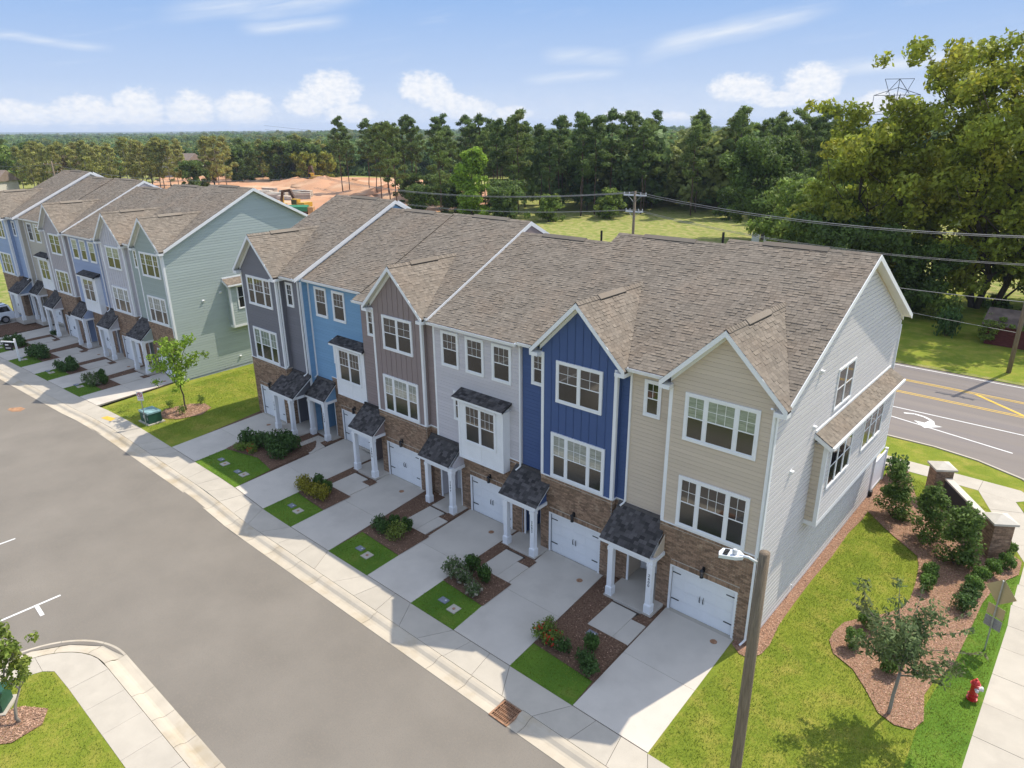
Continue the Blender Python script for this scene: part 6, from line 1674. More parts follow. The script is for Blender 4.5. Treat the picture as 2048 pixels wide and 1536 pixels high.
plant_tree('young_tree', broadleaf_mesh(5.4, 1.55, 41, 2600, 0.11, 'leaf_bright', 'bark', 0.42, 0.055, 8, clump=0.34), (-38.55, -3.25, gz(-38.5)), 'young bright green tree on the mulch ring beside the green cabinet', s=0.93)
for x_, y_, t_ in ((-39.75, -3.85, 'left of the young green tree'), (-38.9, -2.05, 'behind the young green tree'), (-37.9, -3.85, 'in front of the young green tree')):
    bush('wisp', x_, y_, 0.35, 0.6, 'sparse little plant on the mulch ring ' + t_)
ns = empty('parking_sign', (-37.75, -6.28, gz(-37.7)), 0.0, 'small no parking sign on a thin post beside the green cabinet', 'sign')
MB().bar((0, 0, -0.2), (0, 0, 2.3), 0.045, 0.045).build('post', 'galvanized', ns)
sn = Vector((0.62, -0.78, 0)); st_ = Vector((0.78, 0.62, 0)); c_ = Vector((0, 0, 2.1)) + sn * 0.03
MB().prism([c_ - st_ * 0.2 + Vector((0, 0, -0.30)), c_ + st_ * 0.2 + Vector((0, 0, -0.30)), c_ + st_ * 0.2 + Vector((0, 0, 0.30)), c_ - st_ * 0.2 + Vector((0, 0, 0.30))], sn * 0.006).build('plate', 'paint_white', ns)
ring = MB()
for k in range(16):
    a, b = 2 * math.pi * k / 16, 2 * math.pi * (k + 1) / 16
    ring.bar(c_ + sn * 0.012 + st_ * 0.14 * math.cos(a) + Vector((0, 0, 0.10 + 0.14 * math.sin(a))), c_ + sn * 0.012 + st_ * 0.14 * math.cos(b) + Vector((0, 0, 0.10 + 0.14 * math.sin(b))), 0.035, 0.008, sn)
ring.bar(c_ + sn * 0.012 + st_ * -0.1 + Vector((0, 0, 0.2)), c_ + sn * 0.012 + st_ * 0.1 + Vector((0, 0, 0.0)), 0.035, 0.008, sn); ring.build('ban_ring', 'sign_red', ns)
def sign_text(s, size, m, parent, c, nrm, off=0.014):
    o = add_obj('lettering', text_mesh(s, size, m, 0.002), parent); rg = Vector((-nrm.y, nrm.x, 0)); up = Vector((0, 0, 1))
    o.matrix_basis = Matrix(((rg.x, up.x, nrm.x, c.x + nrm.x * off), (rg.y, up.y, nrm.y, c.y + nrm.y * off), (rg.z, up.z, nrm.z, c.z + nrm.z * off), (0, 0, 0, 1)))
    return o
sign_text('P', 0.22, 'sign_black', ns, c_ + Vector((0, 0, 0.10)), sn, 0.009); sign_text('ANY TIME', 0.075, 'sign_red', ns, c_ + Vector((0, 0, -0.14)), sn)
# estate agent's post
rx, ry = fr2(-16.2, -5.75)
rp_ = empty('yard_sign', (rx, ry, 0), 0.0, 'white post with a hanging black yard sign before the periwinkle townhouse', 'yard sign')
MB().box(-0.07, 0.07, -0.07, 0.07, -0.2, 1.95).build('post', 'white_trim', rp_); MB().bar((0.15, -0.1, 1.72), (-0.95, -0.75, 1.72), 0.09, 0.09).build('arm', 'white_trim', rp_)
bn = Vector((0.56, -0.83, 0)); bt = Vector((0.83, 0.56, 0)); bc = Vector((-0.50, -0.42, 1.28))
MB().prism([bc - bt * 0.38 + Vector((0, 0, -0.34)), bc + bt * 0.38 + Vector((0, 0, -0.34)), bc + bt * 0.38 + Vector((0, 0, 0.34)), bc - bt * 0.38 + Vector((0, 0, 0.34))], bn * 0.02).build('board', 'sign_black', rp_)
MB().prism([bc + bn * 0.024 - bt * 0.26 + Vector((0, 0, 0.10)), bc + bn * 0.024 + bt * 0.05 + Vector((0, 0, 0.10)), bc + bn * 0.024 + bt * 0.05 + Vector((0, 0, 0.2)), bc + bn * 0.024 - bt * 0.26 + Vector((0, 0, 0.2))], bn * 0.003).build('printed_mark', 'white_trim', rp_)
MB().prism([bc + bn * 0.024 - bt * 0.28 + Vector((0, 0, -0.16)), bc + bn * 0.024 + bt * 0.2 + Vector((0, 0, -0.16)), bc + bn * 0.024 + bt * 0.2 + Vector((0, 0, -0.10)), bc + bn * 0.024 - bt * 0.28 + Vector((0, 0, -0.10))], bn * 0.003).build('printed_mark', 'white_trim', rp_)
sheet('ramp_pad', [fr2(2.95, -7.35), fr2(2.95, -6.95), fr2(4.0, -6.85), fr2(4.3, -7.3)], 0.008, 'paint_yellow')
# foreground left: tree, cabinet
fm_ = [(-17.6, -19.8), (-17.3, -18.9), (-16.5, -18.35), (-15.9, -18.7), (-15.8, -19.6), (-16.4, -20.3), (-17.2, -20.4)]
sheet('mulch_bed', fm_, 0.018, 'mulch_red'); chips('bark_chips', [fm_], 1800, 33, size=0.045)
plant_tree('street_tree', broadleaf_mesh(3.9, 0.80, 51, 1900, 0.085, 'leaf_mid', 'bark_pale', 0.50, 0.05, 8, clump=0.36), (-16.65, -19.11, 0), 'young street tree at the left edge, lower corner lawn')
cabinet(-17.95, -19.55, 0.9, 'dark green utility cabinet behind the street tree, lower left corner', 0.9, 0.7, 0.75, 'utility_green')
# rust stain on the street left
st_m = mat('stain', (0.36, 0.20, 0.11), 0.95, 0.3, 3)
sheet('stain_patch', [(-49.6, -10.9), (-49.2, -10.3), (-48.6, -10.2), (-48.3, -10.6), (-48.7, -11.0), (-49.3, -11.1)], ROADZ + 0.004, 'stain')

# ------------------------------------------------------------------ parked SUV at the far left
def suv(loc, rz, label):
    o = empty('parked_suv', loc, rz, label, 'car')
    L = 2.35; W = 0.95
    def hull(prof, ys, m, name, tuck=1.0):
        mb = MB(); n = len(prof)
        for y, k in ys:
            for x, z in prof: mb.v.append((x * (1 if k == 1 else 0.985), y, z if k == 1 else 0.62 + (z - 0.62) * k))
        for i in range(len(ys) - 1):
            for j in range(n):
                j2 = (j + 1) % n; mb.f.append((i * n + j, i * n + j2, (i + 1) * n + j2, (i + 1) * n + j))
        mb.f.append(tuple(range(n))); mb.f.append(tuple((len(ys) - 1) * n + j for j in range(n))[::-1])
        return mb.build(name, m, o, smooth=False)
    hull([(-L, 0.42), (-L, 0.72), (-L + 0.05, 1.02), (-1.1, 1.10), (2.2, 1.14), (L, 1.05), (L, 0.42), (1.92, 0.40), (1.86, 0.62), (1.66, 0.76), (1.40, 0.78), (1.14, 0.70), (1.02, 0.40), (-1.02, 0.40), (-1.12, 0.66), (-1.36, 0.78), (-1.6, 0.76), (-1.84, 0.62), (-1.90, 0.42)], [(-W, 0.97), (-W + 0.06, 1), (W - 0.06, 1), (W, 0.97)], 'car_white', 'body')
    cab = MB(); lo = [(-1.05, 1.10), (2.22, 1.13)]; b0, b1, t0, t1 = -1.05, 2.26, -0.35, 2.02; wb, wt = W - 0.05, W - 0.22
    cab.add([(b0, -wb, 1.08), (b1, -wb, 1.08), (b1, wb, 1.08), (b0, wb, 1.08), (t0, -wt, 1.76), (t1, -wt, 1.76), (t1, wt, 1.76), (t0, wt, 1.76)], [(4, 5, 6, 7), (0, 1, 5, 4), (1, 2, 6, 5), (2, 3, 7, 6), (3, 0, 4, 7)])
    cab.build('cabin', 'car_white', o)
    MB().box(t0 + 0.1, t1 - 0.05, -wt + 0.05, wt - 0.05, 1.76, 1.80).build('roof_panel', 'car_white', o)
    for sy in (-1, 1):
        def gp(x, z, d=0.012):
            t = (z - 1.08) / 0.68; y = (wb + (wt - wb) * t + d) * sy; return (x + (0.7 * t if x < -0.5 else (-0.24 * t if x > 2 else 0)), y, z)
        for x0, x1 in ((-0.86, -0.02), (0.05, 1.02), (1.09, 2.1)):
            MB().add([gp(x0, 1.16), gp(x1, 1.16), gp(x1, 1.68), gp(x0, 1.68)], [(0, 1, 2, 3) if sy < 0 else (3, 2, 1, 0)]).build('side_window', 'car_glass', o)
        MB().bar((t0 + 0.2, sy * (wt - 0.08), 1.84), (t1 - 0.1, sy * (wt - 0.08), 1.84), 0.05, 0.05).build('roof_rail', 'black_metal', o)
        for xw in (-1.46, 1.44):
            w = MB().lathe([(0.20, -0.13), (0.355, -0.13), (0.375, -0.09), (0.375, 0.09), (0.355, 0.13), (0.20, 0.13)], 20, (xw, sy * (W - 0.12), 0.375), 'y').build('wheel', 'tyre', o)
            MB().lathe([(0.23, -0.005), (0.21, 0.03), (0.06, 0.045)], 16, (xw, sy * (W + 0.0) + (0 if sy > 0 else -0.04), 0.375), 'y').build('rim', 'rim', w)
        MB().box(-0.75, -0.55, sy * W - 0.02 if sy > 0 else -W - 0.16, sy * W + 0.16 if sy > 0 else -W + 0.02, 1.08, 1.24).build('mirror', 'car_white', o)
        MB().box(L - 0.03, L + 0.012, sy * 0.72 - 0.12, sy * 0.72 + 0.12, 0.82, 1.04).build('tail_lamp', 'sign_red', o)
        MB().box(-L - 0.012, -L + 0.05, sy * 0.70 - 0.17, sy * 0.70 + 0.17, 0.74, 0.92).build('headlight', 'porcelain', o)
    MB().add([(b0 + 0.02, -wb + 0.1, 1.13), (b0 + 0.02, wb - 0.1, 1.13), (t0 - 0.04, wt - 0.06, 1.70), (t0 - 0.04, -wt + 0.06, 1.70)], [(0, 3, 2, 1)]).build('windscreen', 'car_glass', o)
    MB().add([(b1 + 0.0, -wb + 0.1, 1.18), (b1 + 0.0, wb - 0.1, 1.18), (t1 + 0.06, wt - 0.08, 1.68), (t1 + 0.06, -wt + 0.08, 1.68)], [(0, 1, 2, 3)]).build('rear_window', 'car_glass', o)
x_, y_ = fr2(-32.2, -3.3)
suv((x_, y_, 0.0), math.pi / 2 + B2[3], 'white SUV parked in the drive at the left edge')

# ------------------------------------------------------------------ trees behind
big = broadleaf_mesh(26.0, 12.5, 101, 52000, 0.27, 'leaf_big', 'bark', 0.10, 0.42, 20, clump=0.135, multi=3)
plant_tree('broad_tree', big, (-3.2, 64.5, 0), 'tall yellow green broadleaf tree at the right edge', rz=0.4)
big2 = broadleaf_mesh(20.5, 8.6, 102, 26000, 0.27, 'leaf_big', 'bark', 0.06, 0.32, 15, clump=0.19, multi=2)
plant_tree('broad_tree', big2, (-12.5, 62.0, 0), 'yellow green broadleaf tree left of the tallest one', rz=1.9)
dk = broadleaf_mesh(16.0, 7.6, 103, 26000, 0.28, 'leaf_dark', 'bark', 0.12, 0.34, 13, clump=0.27)
plant_tree('round_tree', dk, (-39.4, 95.0, 0), 'dark round broadleaf tree standing at the meadow edge')
md = broadleaf_mesh(11.0, 5.6, 104, 13000, 0.27, 'leaf_mid', 'bark', 0.06, 0.22, 11, clump=0.30)
for x_, y_, s_, t_ in ((-24.5, 72, 1.05, 'left of the tall yellow green tree, behind the roof'), (-19.5, 64.0, 1.0, 'in front of the tall yellow green tree, left'), (-30.0, 84, 0.95, 'right beside the dark round tree'), (-27, 100, 1.2, 'behind the dark round tree, to its right')):
    plant_tree('bushy_tree', md, (x_, y_, 0), 'mid green bushy tree ' + t_, rz=x_, s=s_)
dk2 = broadleaf_mesh(9.0, 4.6, 105, 11000, 0.24, 'leaf_dark', 'bark', 0.03, 0.2, 10, clump=0.34)
for x_, y_, s_, t_ in ((-12.6, 54.5, 0.95, 'dark undergrowth tree beside the house rake across the road'), (-8.2, 57.5, 0.8, 'dark undergrowth tree beneath the tallest tree'), (-17.5, 58.0, 1.0, 'dark undergrowth tree left of the yard'), (5.5, 63, 1.0, 'dark tree behind the red shed'), (2.0, 70, 1.3, 'dark tree at the right edge behind the yard')):
    plant_tree('undergrowth_tree', dk2, (x_, y_, 0), t_, rz=y_, s=s_)
bush('rose', -5.0, 56.0, 1.6, 2.6, 'brown leaved shrub in the yard below the tallest tree', name='yard_shrub', flower=None, dz=0.0)
bush('loose', -3.5, 50.8, 1.1, 2.2, 'dark green shrub left of the red shed', name='yard_shrub', dz=0.0)
# red shed overgrown with vines
sh = empty('shed', (2.6, 51.9, 0), -0.02, 'low red board shed with tan roof and vines at the right edge', 'shed')
MB().box(-3.0, 3.2, -1.8, 1.8, -0.1, 1.9).build('wall', 'shed_red', sh)
for i in range(12): MB().box(-3.02, 3.22, -1.83, -1.80, 0.05 + i * 0.15, 0.18 + i * 0.15).build('board', 'shed_red', sh)
MB().prism([(-3.4, -2.2, 1.85), (-3.4, 0.0, 2.9), (-3.4, 2.2, 1.85), (-3.4, 2.2, 1.75), (-3.4, 0, 2.78), (-3.4, -2.2, 1.75)], (7.0, 0, 0)).build('roof', 'shed_roof', sh)
rs_ = np.random.RandomState(8)
tree_crown('vine', sh, [(-3.1, -1.7, 0.6, 0.5), (-3.2, -1.6, 1.2, 0.55), (-3.0, -1.8, 1.8, 0.5), (-2.5, -2.0, 1.9, 0.35), (-1.9, -2.1, 1.85, 0.3), (-1.2, -2.1, 1.9, 0.25), (-3.2, 0, 1.0, 0.6), (-3.1, -0.6, 2.2, 0.5), (-2.0, -1.6, 2.3, 0.3), (-2.4, -1.9, 1.3, 0.4), (-2.6, -1.9, 0.7, 0.4), (-0.4, -2.1, 1.9, 0.3), (0.5, -2.1, 1.9, 0.25)], 2600, 0.12, 'leaf_mid', 8)

# pines: five shapes, each tree an individual
PV = [pine_mesh(20.5, 3.3, 201 + k, 4600, 0.33, ('leaf_pine', 'leaf_pine_b')[k % 2], base=(0.42, 0.36, 0.48, 0.30, 0.40)[k]) for k in range(5)]
def pine(x, y, label, grp, s=None, k=None):
    k = R.randrange(5) if k is None else k; s = s or R.uniform(0.84, 1.08)
    return plant_tree('pine_tree', PV[k], (x, y, hill(x, y)), label, grp, R.uniform(0, 6.28), s)
WORDS = ('one', 'two', 'three', 'four', 'five', 'six', 'seven', 'eight', 'nine', 'ten', 'eleven', 'twelve', 'thirteen', 'fourteen')
# front edge of the wood runs behind the meadow; the stand goes back from it
ed = [(-172, 106), (-160, 107), (-150, 106), (-140, 107), (-131, 109), (-122, 108), (-114, 105), (-106, 101), (-98, 98), (-92, 99), (-86, 103), (-80, 108), (-73, 113), (-66, 118), (-59, 122), (-52, 124), (-45, 124), (-38, 122)]
for i, (x_, y_) in enumerate(ed):
    for r_ in range(4 if i > 3 else 3):
        d_ = 6.2 * r_ + R.uniform(-1.6, 1.6); j_ = R.uniform(-2.6, 2.6)
        if i < 4:
            s_ = R.uniform(0.92, 1.04); k_ = (2, 0, 2)[r_ % 3]
            pine(x_ + d_ * 0.1 + j_, y_ + d_ * 0.7, 'slender pine with bare trunk before the orange building site', 'slender pines before the building site', s_, k_)
        elif r_ == 0: pine(x_ + j_, y_ + d_, 'pine in the front row of the dark wood, number %s from the building site' % WORDS[i - 4], 'front row pines of the wood')
        else: pine(x_ - d_ * 0.35 + j_, y_ + d_ * 0.9, 'dark green pine deep in the wood behind the meadow', 'pines in the wood behind the meadow')
for x_, y_, s_ in ((-122, 85, 0.9), (-104, 82, 0.85), (-133, 92, 0.95), (-140, 95, 0.95)):
    pine(x_, y_, 'leafy pine standing forward of the wood, behind the near roofs', 'pines forward of the wood', s_, 3)
br_ = broadleaf_mesh(15.0, 4.6, 106, 10000, 0.32, 'leaf_bright', 'bark', 0.10, 0.22, 11, clump=0.30)
plant_tree('bright_tree', br_, (-97.0, 84.0, 0), 'bright light green tree in front of the pines', rz=0.5, s=0.95)
lw = broadleaf_mesh(7.0, 3.6, 107, 4500, 0.32, 'leaf_dark', 'bark', 0.04, 0.16, 10, clump=0.34)
lwm = broadleaf_mesh(6.5, 3.4, 108, 4000, 0.32, 'leaf_mid', 'bark', 0.04, 0.16, 10, clump=0.34)
for x_, y_, s_ in ((-88, 84, 1.0), (-93, 90, 1.1), (-101, 88, 0.9), (-110, 92, 1.0), (-118, 97, 1.1), (-127, 101, 1.0), (-83, 92, 0.8), (-76, 104, 0.9), (-56, 118, 0.9), (-49, 119, 0.8), (-136, 101, 1.0), (-113, 84, 0.9)):
    plant_tree('small_tree', lw if R.random() < 0.6 else lwm, (x_, y_, 0), 'low dark leafy tree at the foot of the pine wood', 'low trees at the foot of the pine wood', R.uniform(0, 6), s_)

# middle distance: trees one can still tell apart
MV = {'pale_pine': [pine_mesh(17.5, 3.6, 220 + k, 1900, 0.52, 'leaf_pale_pine', 'bark_pale', 0.22) for k in range(2)],
      'oak': [broadleaf_mesh(15.5, 6.0, 230 + k, 2600, 0.62, ('leaf_mid', 'leaf_dark', 'leaf_yellow')[k], 'bark', 0.10, 0.25, 10, clump=0.30) for k in range(3)],
      'conifer': [pine_mesh(17.0, 4.0, 240 + k, 2200, 0.55, 'leaf_pine_b', 'bark_pine', 0.14) for k in range(2)],
      'brown': [broadleaf_mesh(15.0, 4.6, 250, 2200, 0.50, 'leaf_brown', 'bark_pale', 0.2, 0.2, 9, clump=0.30)]}
def mid(kind, k, x, y, lab, grp, s=1.0, drop=0.0):
    nm = dict(pale_pine='pale_pine', oak='broad_tree', conifer='conifer', brown='brown_tree')[kind]
    plant_tree(nm, MV[kind][k], (x, y, hill(x, y) - drop), lab, grp, R.uniform(0, 6.28), s)
def at(px, d):
    """ground point seen at a picture column, d metres from the camera"""
    v = _r2 * ((px - 1024) / 1397.88) + _f; v = Vector((v.x, v.y)).normalized()
    return CAM.x + v.x * d, CAM.y + v.y * d
for i in range(30):            # pale yellow pines in a belt behind the far row
    x_, y_ = at(150 + 290 * (i / 29) + R.uniform(-8, 8), R.uniform(262, 300)); mid('pale_pine', i % 2, x_, y_, 'pale yellow green pine in the belt behind the far row', 'pale pines behind the far row', R.uniform(0.80, 1.0))
for px, d in ((222, 280), (240, 276)): x_, y_ = at(px, d); mid('brown', 0, x_, y_, 'thin brownish half bare tree among the pale pines', 'half bare trees among the pale pines', 0.8)
for px, d in ((480, 262), (497, 258), (512, 266)): x_, y_ = at(px, d); mid('pale_pine', px % 2, x_, y_, 'pale pine with brown branches right of the far row ridge', 'pale pines right of the far row', 0.98)
for px, d in ((488, 270),): x_, y_ = at(px, d); mid('brown', 0, x_, y_, 'brown withered tree right of the far row ridge', None, 0.85)
for i in range(26):            # dark mixed trees at the left
    x_, y_ = at(-60 + 215 * (i / 25) + R.uniform(-6, 6), R.uniform(315, 390)); mid(('oak', 'conifer')[i % 2], i % 2, x_, y_, 'dark green tree in the wood at the left edge', 'dark trees at the left edge', R.uniform(0.9, 1.15))
x_, y_ = at(70, 420); mid('oak', 2, x_, y_, 'single yellowing tree in the wood at the left', None, 1.15)
for px, d in ((448, 250), (462, 255)): x_, y_ = at(px, d); mid('oak', 1, x_, y_, 'small dark round tree between pale pines and brown tree', 'dark round trees beside the brown tree', 0.62)
for i in range(24):            # edge of the wood behind the building site
    x_, y_ = at(525 + 190 * (i / 23) + R.uniform(-5, 5), R.uniform(282, 318)); k_ = ('conifer', 'oak', 'conifer', 'pale_pine')[i % 4]
    mid(k_, i % 2, x_, y_, 'tree of the wood edge behind the building site', 'trees behind the building site', R.uniform(0.85, 1.05))
for px, d in ((655, 276), (690, 280)): x_, y_ = at(px, d); mid('oak', 2, x_, y_, 'yellow green tree behind the yellow excavator', 'yellow green trees behind the excavator', 0.75)
for i in range(16):            # behind the pine wood and right of it
    x_, y_ = at(1440 + 270 * (i / 15) + R.uniform(-6, 6), R.uniform(165, 215)); mid(('oak', 'conifer')[i % 2], i % 2, x_, y_, 'dark tree of the wood right of the meadow', 'dark trees right of the meadow', R.uniform(0.95, 1.15))

# ------------------------------------------------------------------ building site and far houses
def excavator(px, d, ang, label, boom='cat_dark', s=1.0, reach=1):
    x, y = at(px, d); o = empty('excavator', (x, y, 0), ang, label, 'excavator'); o.scale = (s, s, s)
    for sy in (-1, 1):
        MB().prism([(-2.0, sy * 1.2 - 0.3, 0.25), (-1.7, sy * 1.2 - 0.3, 0.0), (1.7, sy * 1.2 - 0.3, 0.0), (2.0, sy * 1.2 - 0.3, 0.25), (2.0, sy * 1.2 - 0.3, 0.65), (1.7, sy * 1.2 - 0.3, 0.9), (-1.7, sy * 1.2 - 0.3, 0.9), (-2.0, sy * 1.2 - 0.3, 0.65)], (0, 0.6, 0)).build('track', 'tyre', o)
    MB().box(-2.3, 1.5, -1.35, 1.35, 1.0, 1.5).box(-2.5, -0.6, -1.35, 1.35, 1.5, 2.4).build('body', 'cat_yellow', o)
    cb = MB().box(-0.5, 1.3, 0.3, 1.35, 1.5, 3.1).build('cab', 'cat_yellow', o); MB().box(-0.2, 1.33, 0.35, 1.38, 1.9, 2.95).build('cab_window', 'car_glass', cb)
    MB().bar((0.9, -0.3, 1.5), (3.0, -0.3, 4.9), 0.5, 0.7).bar((2.9, -0.3, 4.85), (5.3, -0.3, 4.5), 0.45, 0.6).build('boom', boom, o)
    MB().bar((5.2, -0.3, 4.7), (6.1, -0.3, 1.5), 0.4, 0.5).build('stick', boom, o)
    MB().prism([(5.6, -0.9, 1.6), (6.6, -0.9, 1.4), (6.3, -0.9, 0.4), (5.4, -0.9, 0.5)], (0, 1.2, 0)).build('bucket', 'cat_dark', o)
    MB().tube([(1.4, -0.3, 1.9), (2.4, -0.3, 3.5)], 0.12, 6).build('cylinder', 'rim', o)
excavator(640, 172, 3.4, 'excavator with raised brown boom on the orange soil', s=1.0)
excavator(608, 176, 2.6, 'small yellow excavator left of the larger one', 'cat_yellow', 0.8)
excavator(672, 262, 2.9, 'yellow excavator far back on the red soil mound', 'cat_dark', 1.15)
def dumpster(px, d):
    x, y = at(px, d); o = empty('tarped_trailer', (x, y, 0), 0.7, 'trailer with a green cover on the building site', 'trailer'); o.scale = (0.75, 0.75, 0.75)
    MB().box(-3.0, 3.0, -1.2, 1.2, 0.8, 1.3).build('bed', 'cat_dark', o)
    MB().prism([(-3.0, -1.25, 1.3), (-3.0, 1.25, 1.3), (-3.0, 1.25, 2.6), (-3.0, 0, 3.1), (-3.0, -1.25, 2.6)], (6.0, 0, 0)).build('cover', 'tarp_green', o)
    for xx in (-2.2, -1.2, 2.0):
        for sy in (-1, 1): MB().lathe([(0.45, -0.12), (0.45, 0.12)], 14, (xx, sy * 1.1, 0.45), 'y').build('wheel', 'tyre', o)
    MB().box(3.05, 4.6, -1.1, 1.1, 0.6, 2.5).build('cab', 'crossarm', o)
dumpster(636, 166)
x_, y_ = at(612, 165); bt_ = empty('blue_machine', (x_, y_, 0), 0.5, 'small blue machine beside the excavators', 'machine')
MB().box(-1.2, 1.2, -0.7, 0.7, 0.5, 1.5).build('body', 'steel_blue', bt_); MB().box(-0.4, 0.6, -0.5, 0.5, 1.5, 2.1).build('cab', 'car_glass', bt_)
for xx in (-0.8, 0.8):
    for sy in (-1, 1): MB().lathe([(0.4, -0.1), (0.4, 0.1)], 12, (xx, sy * 0.75, 0.4), 'y').build('wheel', 'tyre', bt_)
for i in range(14):
    x_, y_ = at(575 + 6 * i + R.uniform(-4, 4), R.uniform(205, 228)); o = empty('lumber_stack', (x_, y_, 0), R.uniform(0.2, 0.9), 'stack of pale building boards on the site', 'lumber', 'board stacks on the building site')
    for k in range(R.randint(2, 5)): MB().box(-2.6, 2.6, -0.7, 0.7, 0.1 + k * 0.32, 0.36 + k * 0.32).build('board_bundle', 'lumber', o)
# soil mounds
def mound(px, d, r_, h_, label):
    x, y = at(px, d); mb = MB(); rs = np.random.RandomState(int(px)); n = 18; rings = 6
    for i in range(rings + 1):
        f = i / rings
        for j in range(n):
            t = 2 * math.pi * j / n; rr = r_ * f * (1 + 0.18 * math.sin(3 * t + px) + 0.1 * rs.normal())
            mb.v.append((rr * math.cos(t), rr * math.sin(t) * 0.6, h_ * (1 - f) ** 1.3 + (0.15 * rs.normal() if i < rings else -0.2)))
    for i in range(rings):
        for j in range(n): mb.f.append((i * n + j, (i + 1) * n + j, (i + 1) * n + (j + 1) % n, i * n + (j + 1) % n))
    tag(mb.build('soil_mound', 'soil', None, (x, y, 0), smooth=True), label, 'soil mound', 'red soil mounds on the building site')
for px, d, r_, h_ in ((690, 250, 22, 3.2), (740, 235, 20, 3.0), (640, 262, 16, 2.4), (800, 215, 18, 2.6), (850, 200, 16, 2.4)): mound(px, d, r_, h_, 'low mound of red soil at the back of the building site')
def far_house(px, d, ang, label, w=9, l=13, h=5.2, drop=0.0):
    x, y = at(px, d); o = empty('house', (x, y, hill(x, y) - drop), ang, label, 'house')
    MB().box(-l / 2, l / 2, -w / 2, w / 2, -1, h).build('wall', 'wall_cream', o)
    MB().prism([(-l / 2 - 0.5, -w / 2 - 0.5, h), (-l / 2 - 0.5, w / 2 + 0.5, h), (-l / 2 - 0.5, 0, h + w * 0.36)], (l + 1, 0, 0)).build('roof', 'roof_tan', o)
    MB().prism([(-3, -w / 2 - 0.8, h - 0.4), (3, -w / 2 - 0.8, h - 0.4), (0, -w / 2 - 0.8, h + 2.2)], (0, 4, 0)).build('front_gable', 'wall_cream', o)
    for sx in (-1, 1): MB().bar((sx * 3.6, -w / 2 + 1.0, h - 0.7), (0, -w / 2 + 1.0, h + 2.45), 3.6, 0.2, (0, 0, 1)).build('gable_roof', 'roof_tan', o)
    for xx in (-0.9, 0.9): MB().box(xx - 0.5, xx + 0.5, -w / 2 - 0.86, -w / 2 - 0.8, h + 0.0, h + 1.0).build('window', 'glass', o)
far_house(80, 280, 0.65, 'distant cream house with tan roof beyond the left field')
far_house(438, 330, 0.4, 'distant cream house half hidden by trees beyond the far row', drop=-4)
far_house(640, 300, 0.7, 'distant pale house behind the wood edge of the building site')
x_, y_ = at(1490, 118); wb_ = empty('white_cabinet', (x_, y_, 0), 0.3, 'white cabinet under the dark round tree at the meadow edge', 'utility box')
for k in (-0.9, 0.9): MB().box(k - 0.55, k + 0.55, -0.4, 0.4, 0.0, 2.2).build('cabinet', 'paint_white', wb_)
sheet('field_left', [at(-150, 330), at(130, 330), at(130, 225), at(-150, 200)], -0.01, 'field', step=40)

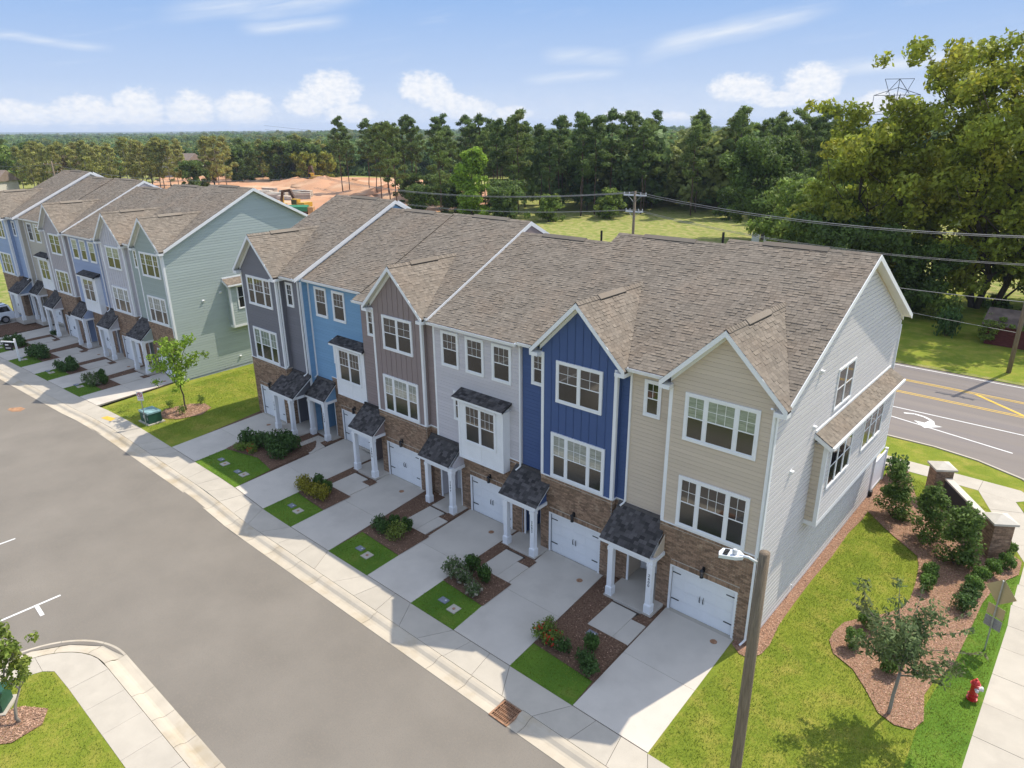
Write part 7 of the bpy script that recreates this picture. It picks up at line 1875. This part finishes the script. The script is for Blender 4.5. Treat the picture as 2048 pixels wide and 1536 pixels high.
# ------------------------------------------------------------------ far forest: one mass
def far_forest():
    rs = np.random.RandomState(77); src = bpy.data.collections.new('forest_shapes')
    kinds = [('leaf_far', 0), ('leaf_far_b', 1), ('leaf_far_y', 2), ('leaf_far', 3)]
    for m, k in kinds:
        r2 = np.random.RandomState(300 + k); cl = []
        for j in range(16):
            d = rdir(1, r2)[0]; d[2] = abs(d[2]); cl.append((d[0] * 3.6, d[1] * 3.6, 8.5 + d[2] * 5.0, r2.uniform(1.6, 2.6)))
        for j in range(6): cl.append((r2.normal() * 2.5, r2.normal() * 2.5, r2.uniform(3, 7), 2.2))
        c, d = clump_pts(950, cl, r2, 3.2, 0.85)
        o = bpy.data.objects.new('forest_tree', np_mesh('forest_tree', leaf_quads(c, d, 0.62, r2, 0.7, 0.75), 4, m)); src.objects.link(o)
    P = []; S = []
    def scatter(n, d0, d1, smin, smax, a0=-46, a1=46):
        d = np.sqrt(rs.uniform(d0 * d0, d1 * d1, n)); a = np.radians(rs.uniform(a0, a1, n)) - YAW
        for dd, aa, s in zip(d, a, rs.uniform(smin, smax, n)):
            x, y = CAM.x + dd * math.sin(aa), CAM.y + dd * math.cos(aa)
            if y < 46 and x > -235 or (-310 < x < -105 and 55 < y < 135): continue
            if y < 62 and dd < 330: continue
            P.append((x, y, hill(x, y) - 0.5)); S.append(s)
    scatter(900, 300, 400, 0.85, 1.15); scatter(700, 165, 300, 0.9, 1.2, 2, 46)
    scatter(2600, 380, 700, 0.9, 1.3); scatter(4200, 680, 1250, 1.0, 1.4); scatter(6500, 1200, 2300, 1.2, 1.7); scatter(7500, 2200, 4200, 1.5, 2.2)
    me = bpy.data.meshes.new('far_forest'); me.from_pydata(P, [], [])
    at_ = me.attributes.new('size', 'FLOAT', 'POINT'); at_.data.foreach_set('value', np.array(S, np.float32))
    o = add_obj('far_forest', me); tag(o, kind='stuff')
    ng = bpy.data.node_groups.new('forest', 'GeometryNodeTree')
    ng.interface.new_socket('Geometry', in_out='INPUT', socket_type='NodeSocketGeometry'); ng.interface.new_socket('Geometry', in_out='OUTPUT', socket_type='NodeSocketGeometry')
    N = ng.nodes; Lk = ng.links; gi = N.new('NodeGroupInput'); go = N.new('NodeGroupOutput')
    ip = N.new('GeometryNodeInstanceOnPoints'); ci = N.new('GeometryNodeCollectionInfo'); ci.inputs['Collection'].default_value = src
    ci.inputs['Separate Children'].default_value = True; ci.inputs['Reset Children'].default_value = True
    na = N.new('GeometryNodeInputNamedAttribute'); na.data_type = 'FLOAT'; na.inputs['Name'].default_value = 'size'
    rv = N.new('FunctionNodeRandomValue'); rv.data_type = 'FLOAT_VECTOR'; rv.inputs[1].default_value = (0.12, 0.12, 6.28)
    m2 = N.new('GeometryNodeMeshToPoints')
    Lk.new(gi.outputs[0], m2.inputs['Mesh']); Lk.new(m2.outputs[0], ip.inputs['Points']); Lk.new(ci.outputs[0], ip.inputs['Instance']); ip.inputs['Pick Instance'].default_value = True
    Lk.new(rv.outputs[0], ip.inputs['Rotation']); Lk.new([q for q in na.outputs if q.enabled][0], ip.inputs['Scale']); Lk.new(ip.outputs[0], go.inputs[0])
    o.modifiers.new('forest', 'NODES').node_group = ng
far_forest()
# far ridges, wooded, as real hills
def ridge(name, d, a0, a1, h0, amp, seed, m):
    rs = np.random.RandomState(seed); n = 140; ph = rs.uniform(0, 6.28, 6); mb = MB(); rows = [(-900, 0.0), (-450, 0.55), (-150, 0.92), (0, 1.0), (300, 0.8), (900, 0.2)]
    for i in range(n + 1):
        a = math.radians(a0 + (a1 - a0) * i / n) - YAW; t = i / n
        hh = h0 + amp * (math.sin(7 * t + ph[0]) * 0.5 + math.sin(17 * t + ph[1]) * 0.3 + math.sin(41 * t + ph[2]) * 0.16 + rs.normal() * 0.07)
        for dd, k in rows:
            q = d + dd; mb.v.append((CAM.x + q * math.sin(a), CAM.y + q * math.cos(a), -60 + (hh + 60) * k))
    for i in range(n):
        for j in range(len(rows) - 1):
            b = i * len(rows) + j; mb.f.append((b, b + len(rows), b + len(rows) + 1, b + 1))
    tag(mb.build(name, m, smooth=True), kind='structure')
mat('ridge_wood', (0.045, 0.075, 0.035), 0.95, 0.3, 0.01, 5, tint=(0.065, 0.09, 0.04), tfac=(0.4, 0.6), tscale=0.02)
ridge('hills', 5200, -50, 50, -11, 6, 3, 'ridge_wood'); ridge('hills_far', 8200, -52, 52, -6, 9, 5, 'ridge_wood')

# ------------------------------------------------------------------ air
hz = MB().box(-9800, 2500, -2500, 10500, -75, 62).build('haze', 'wall_cream'); tag(hz, kind='stuff')
hm = bpy.data.materials.new('haze_air'); hm.use_nodes = True; nt = hm.node_tree; nt.nodes.clear()
pv = nt.nodes.new('ShaderNodeVolumePrincipled'); pv.inputs['Color'].default_value = (0.72, 0.83, 1.0, 1); pv.inputs['Density'].default_value = 0.00012; pv.inputs['Anisotropy'].default_value = 0.0
mo = nt.nodes.new('ShaderNodeOutputMaterial'); nt.links.new(pv.outputs[0], mo.inputs['Volume'])
hz.data.materials.clear(); hz.data.materials.append(hm)
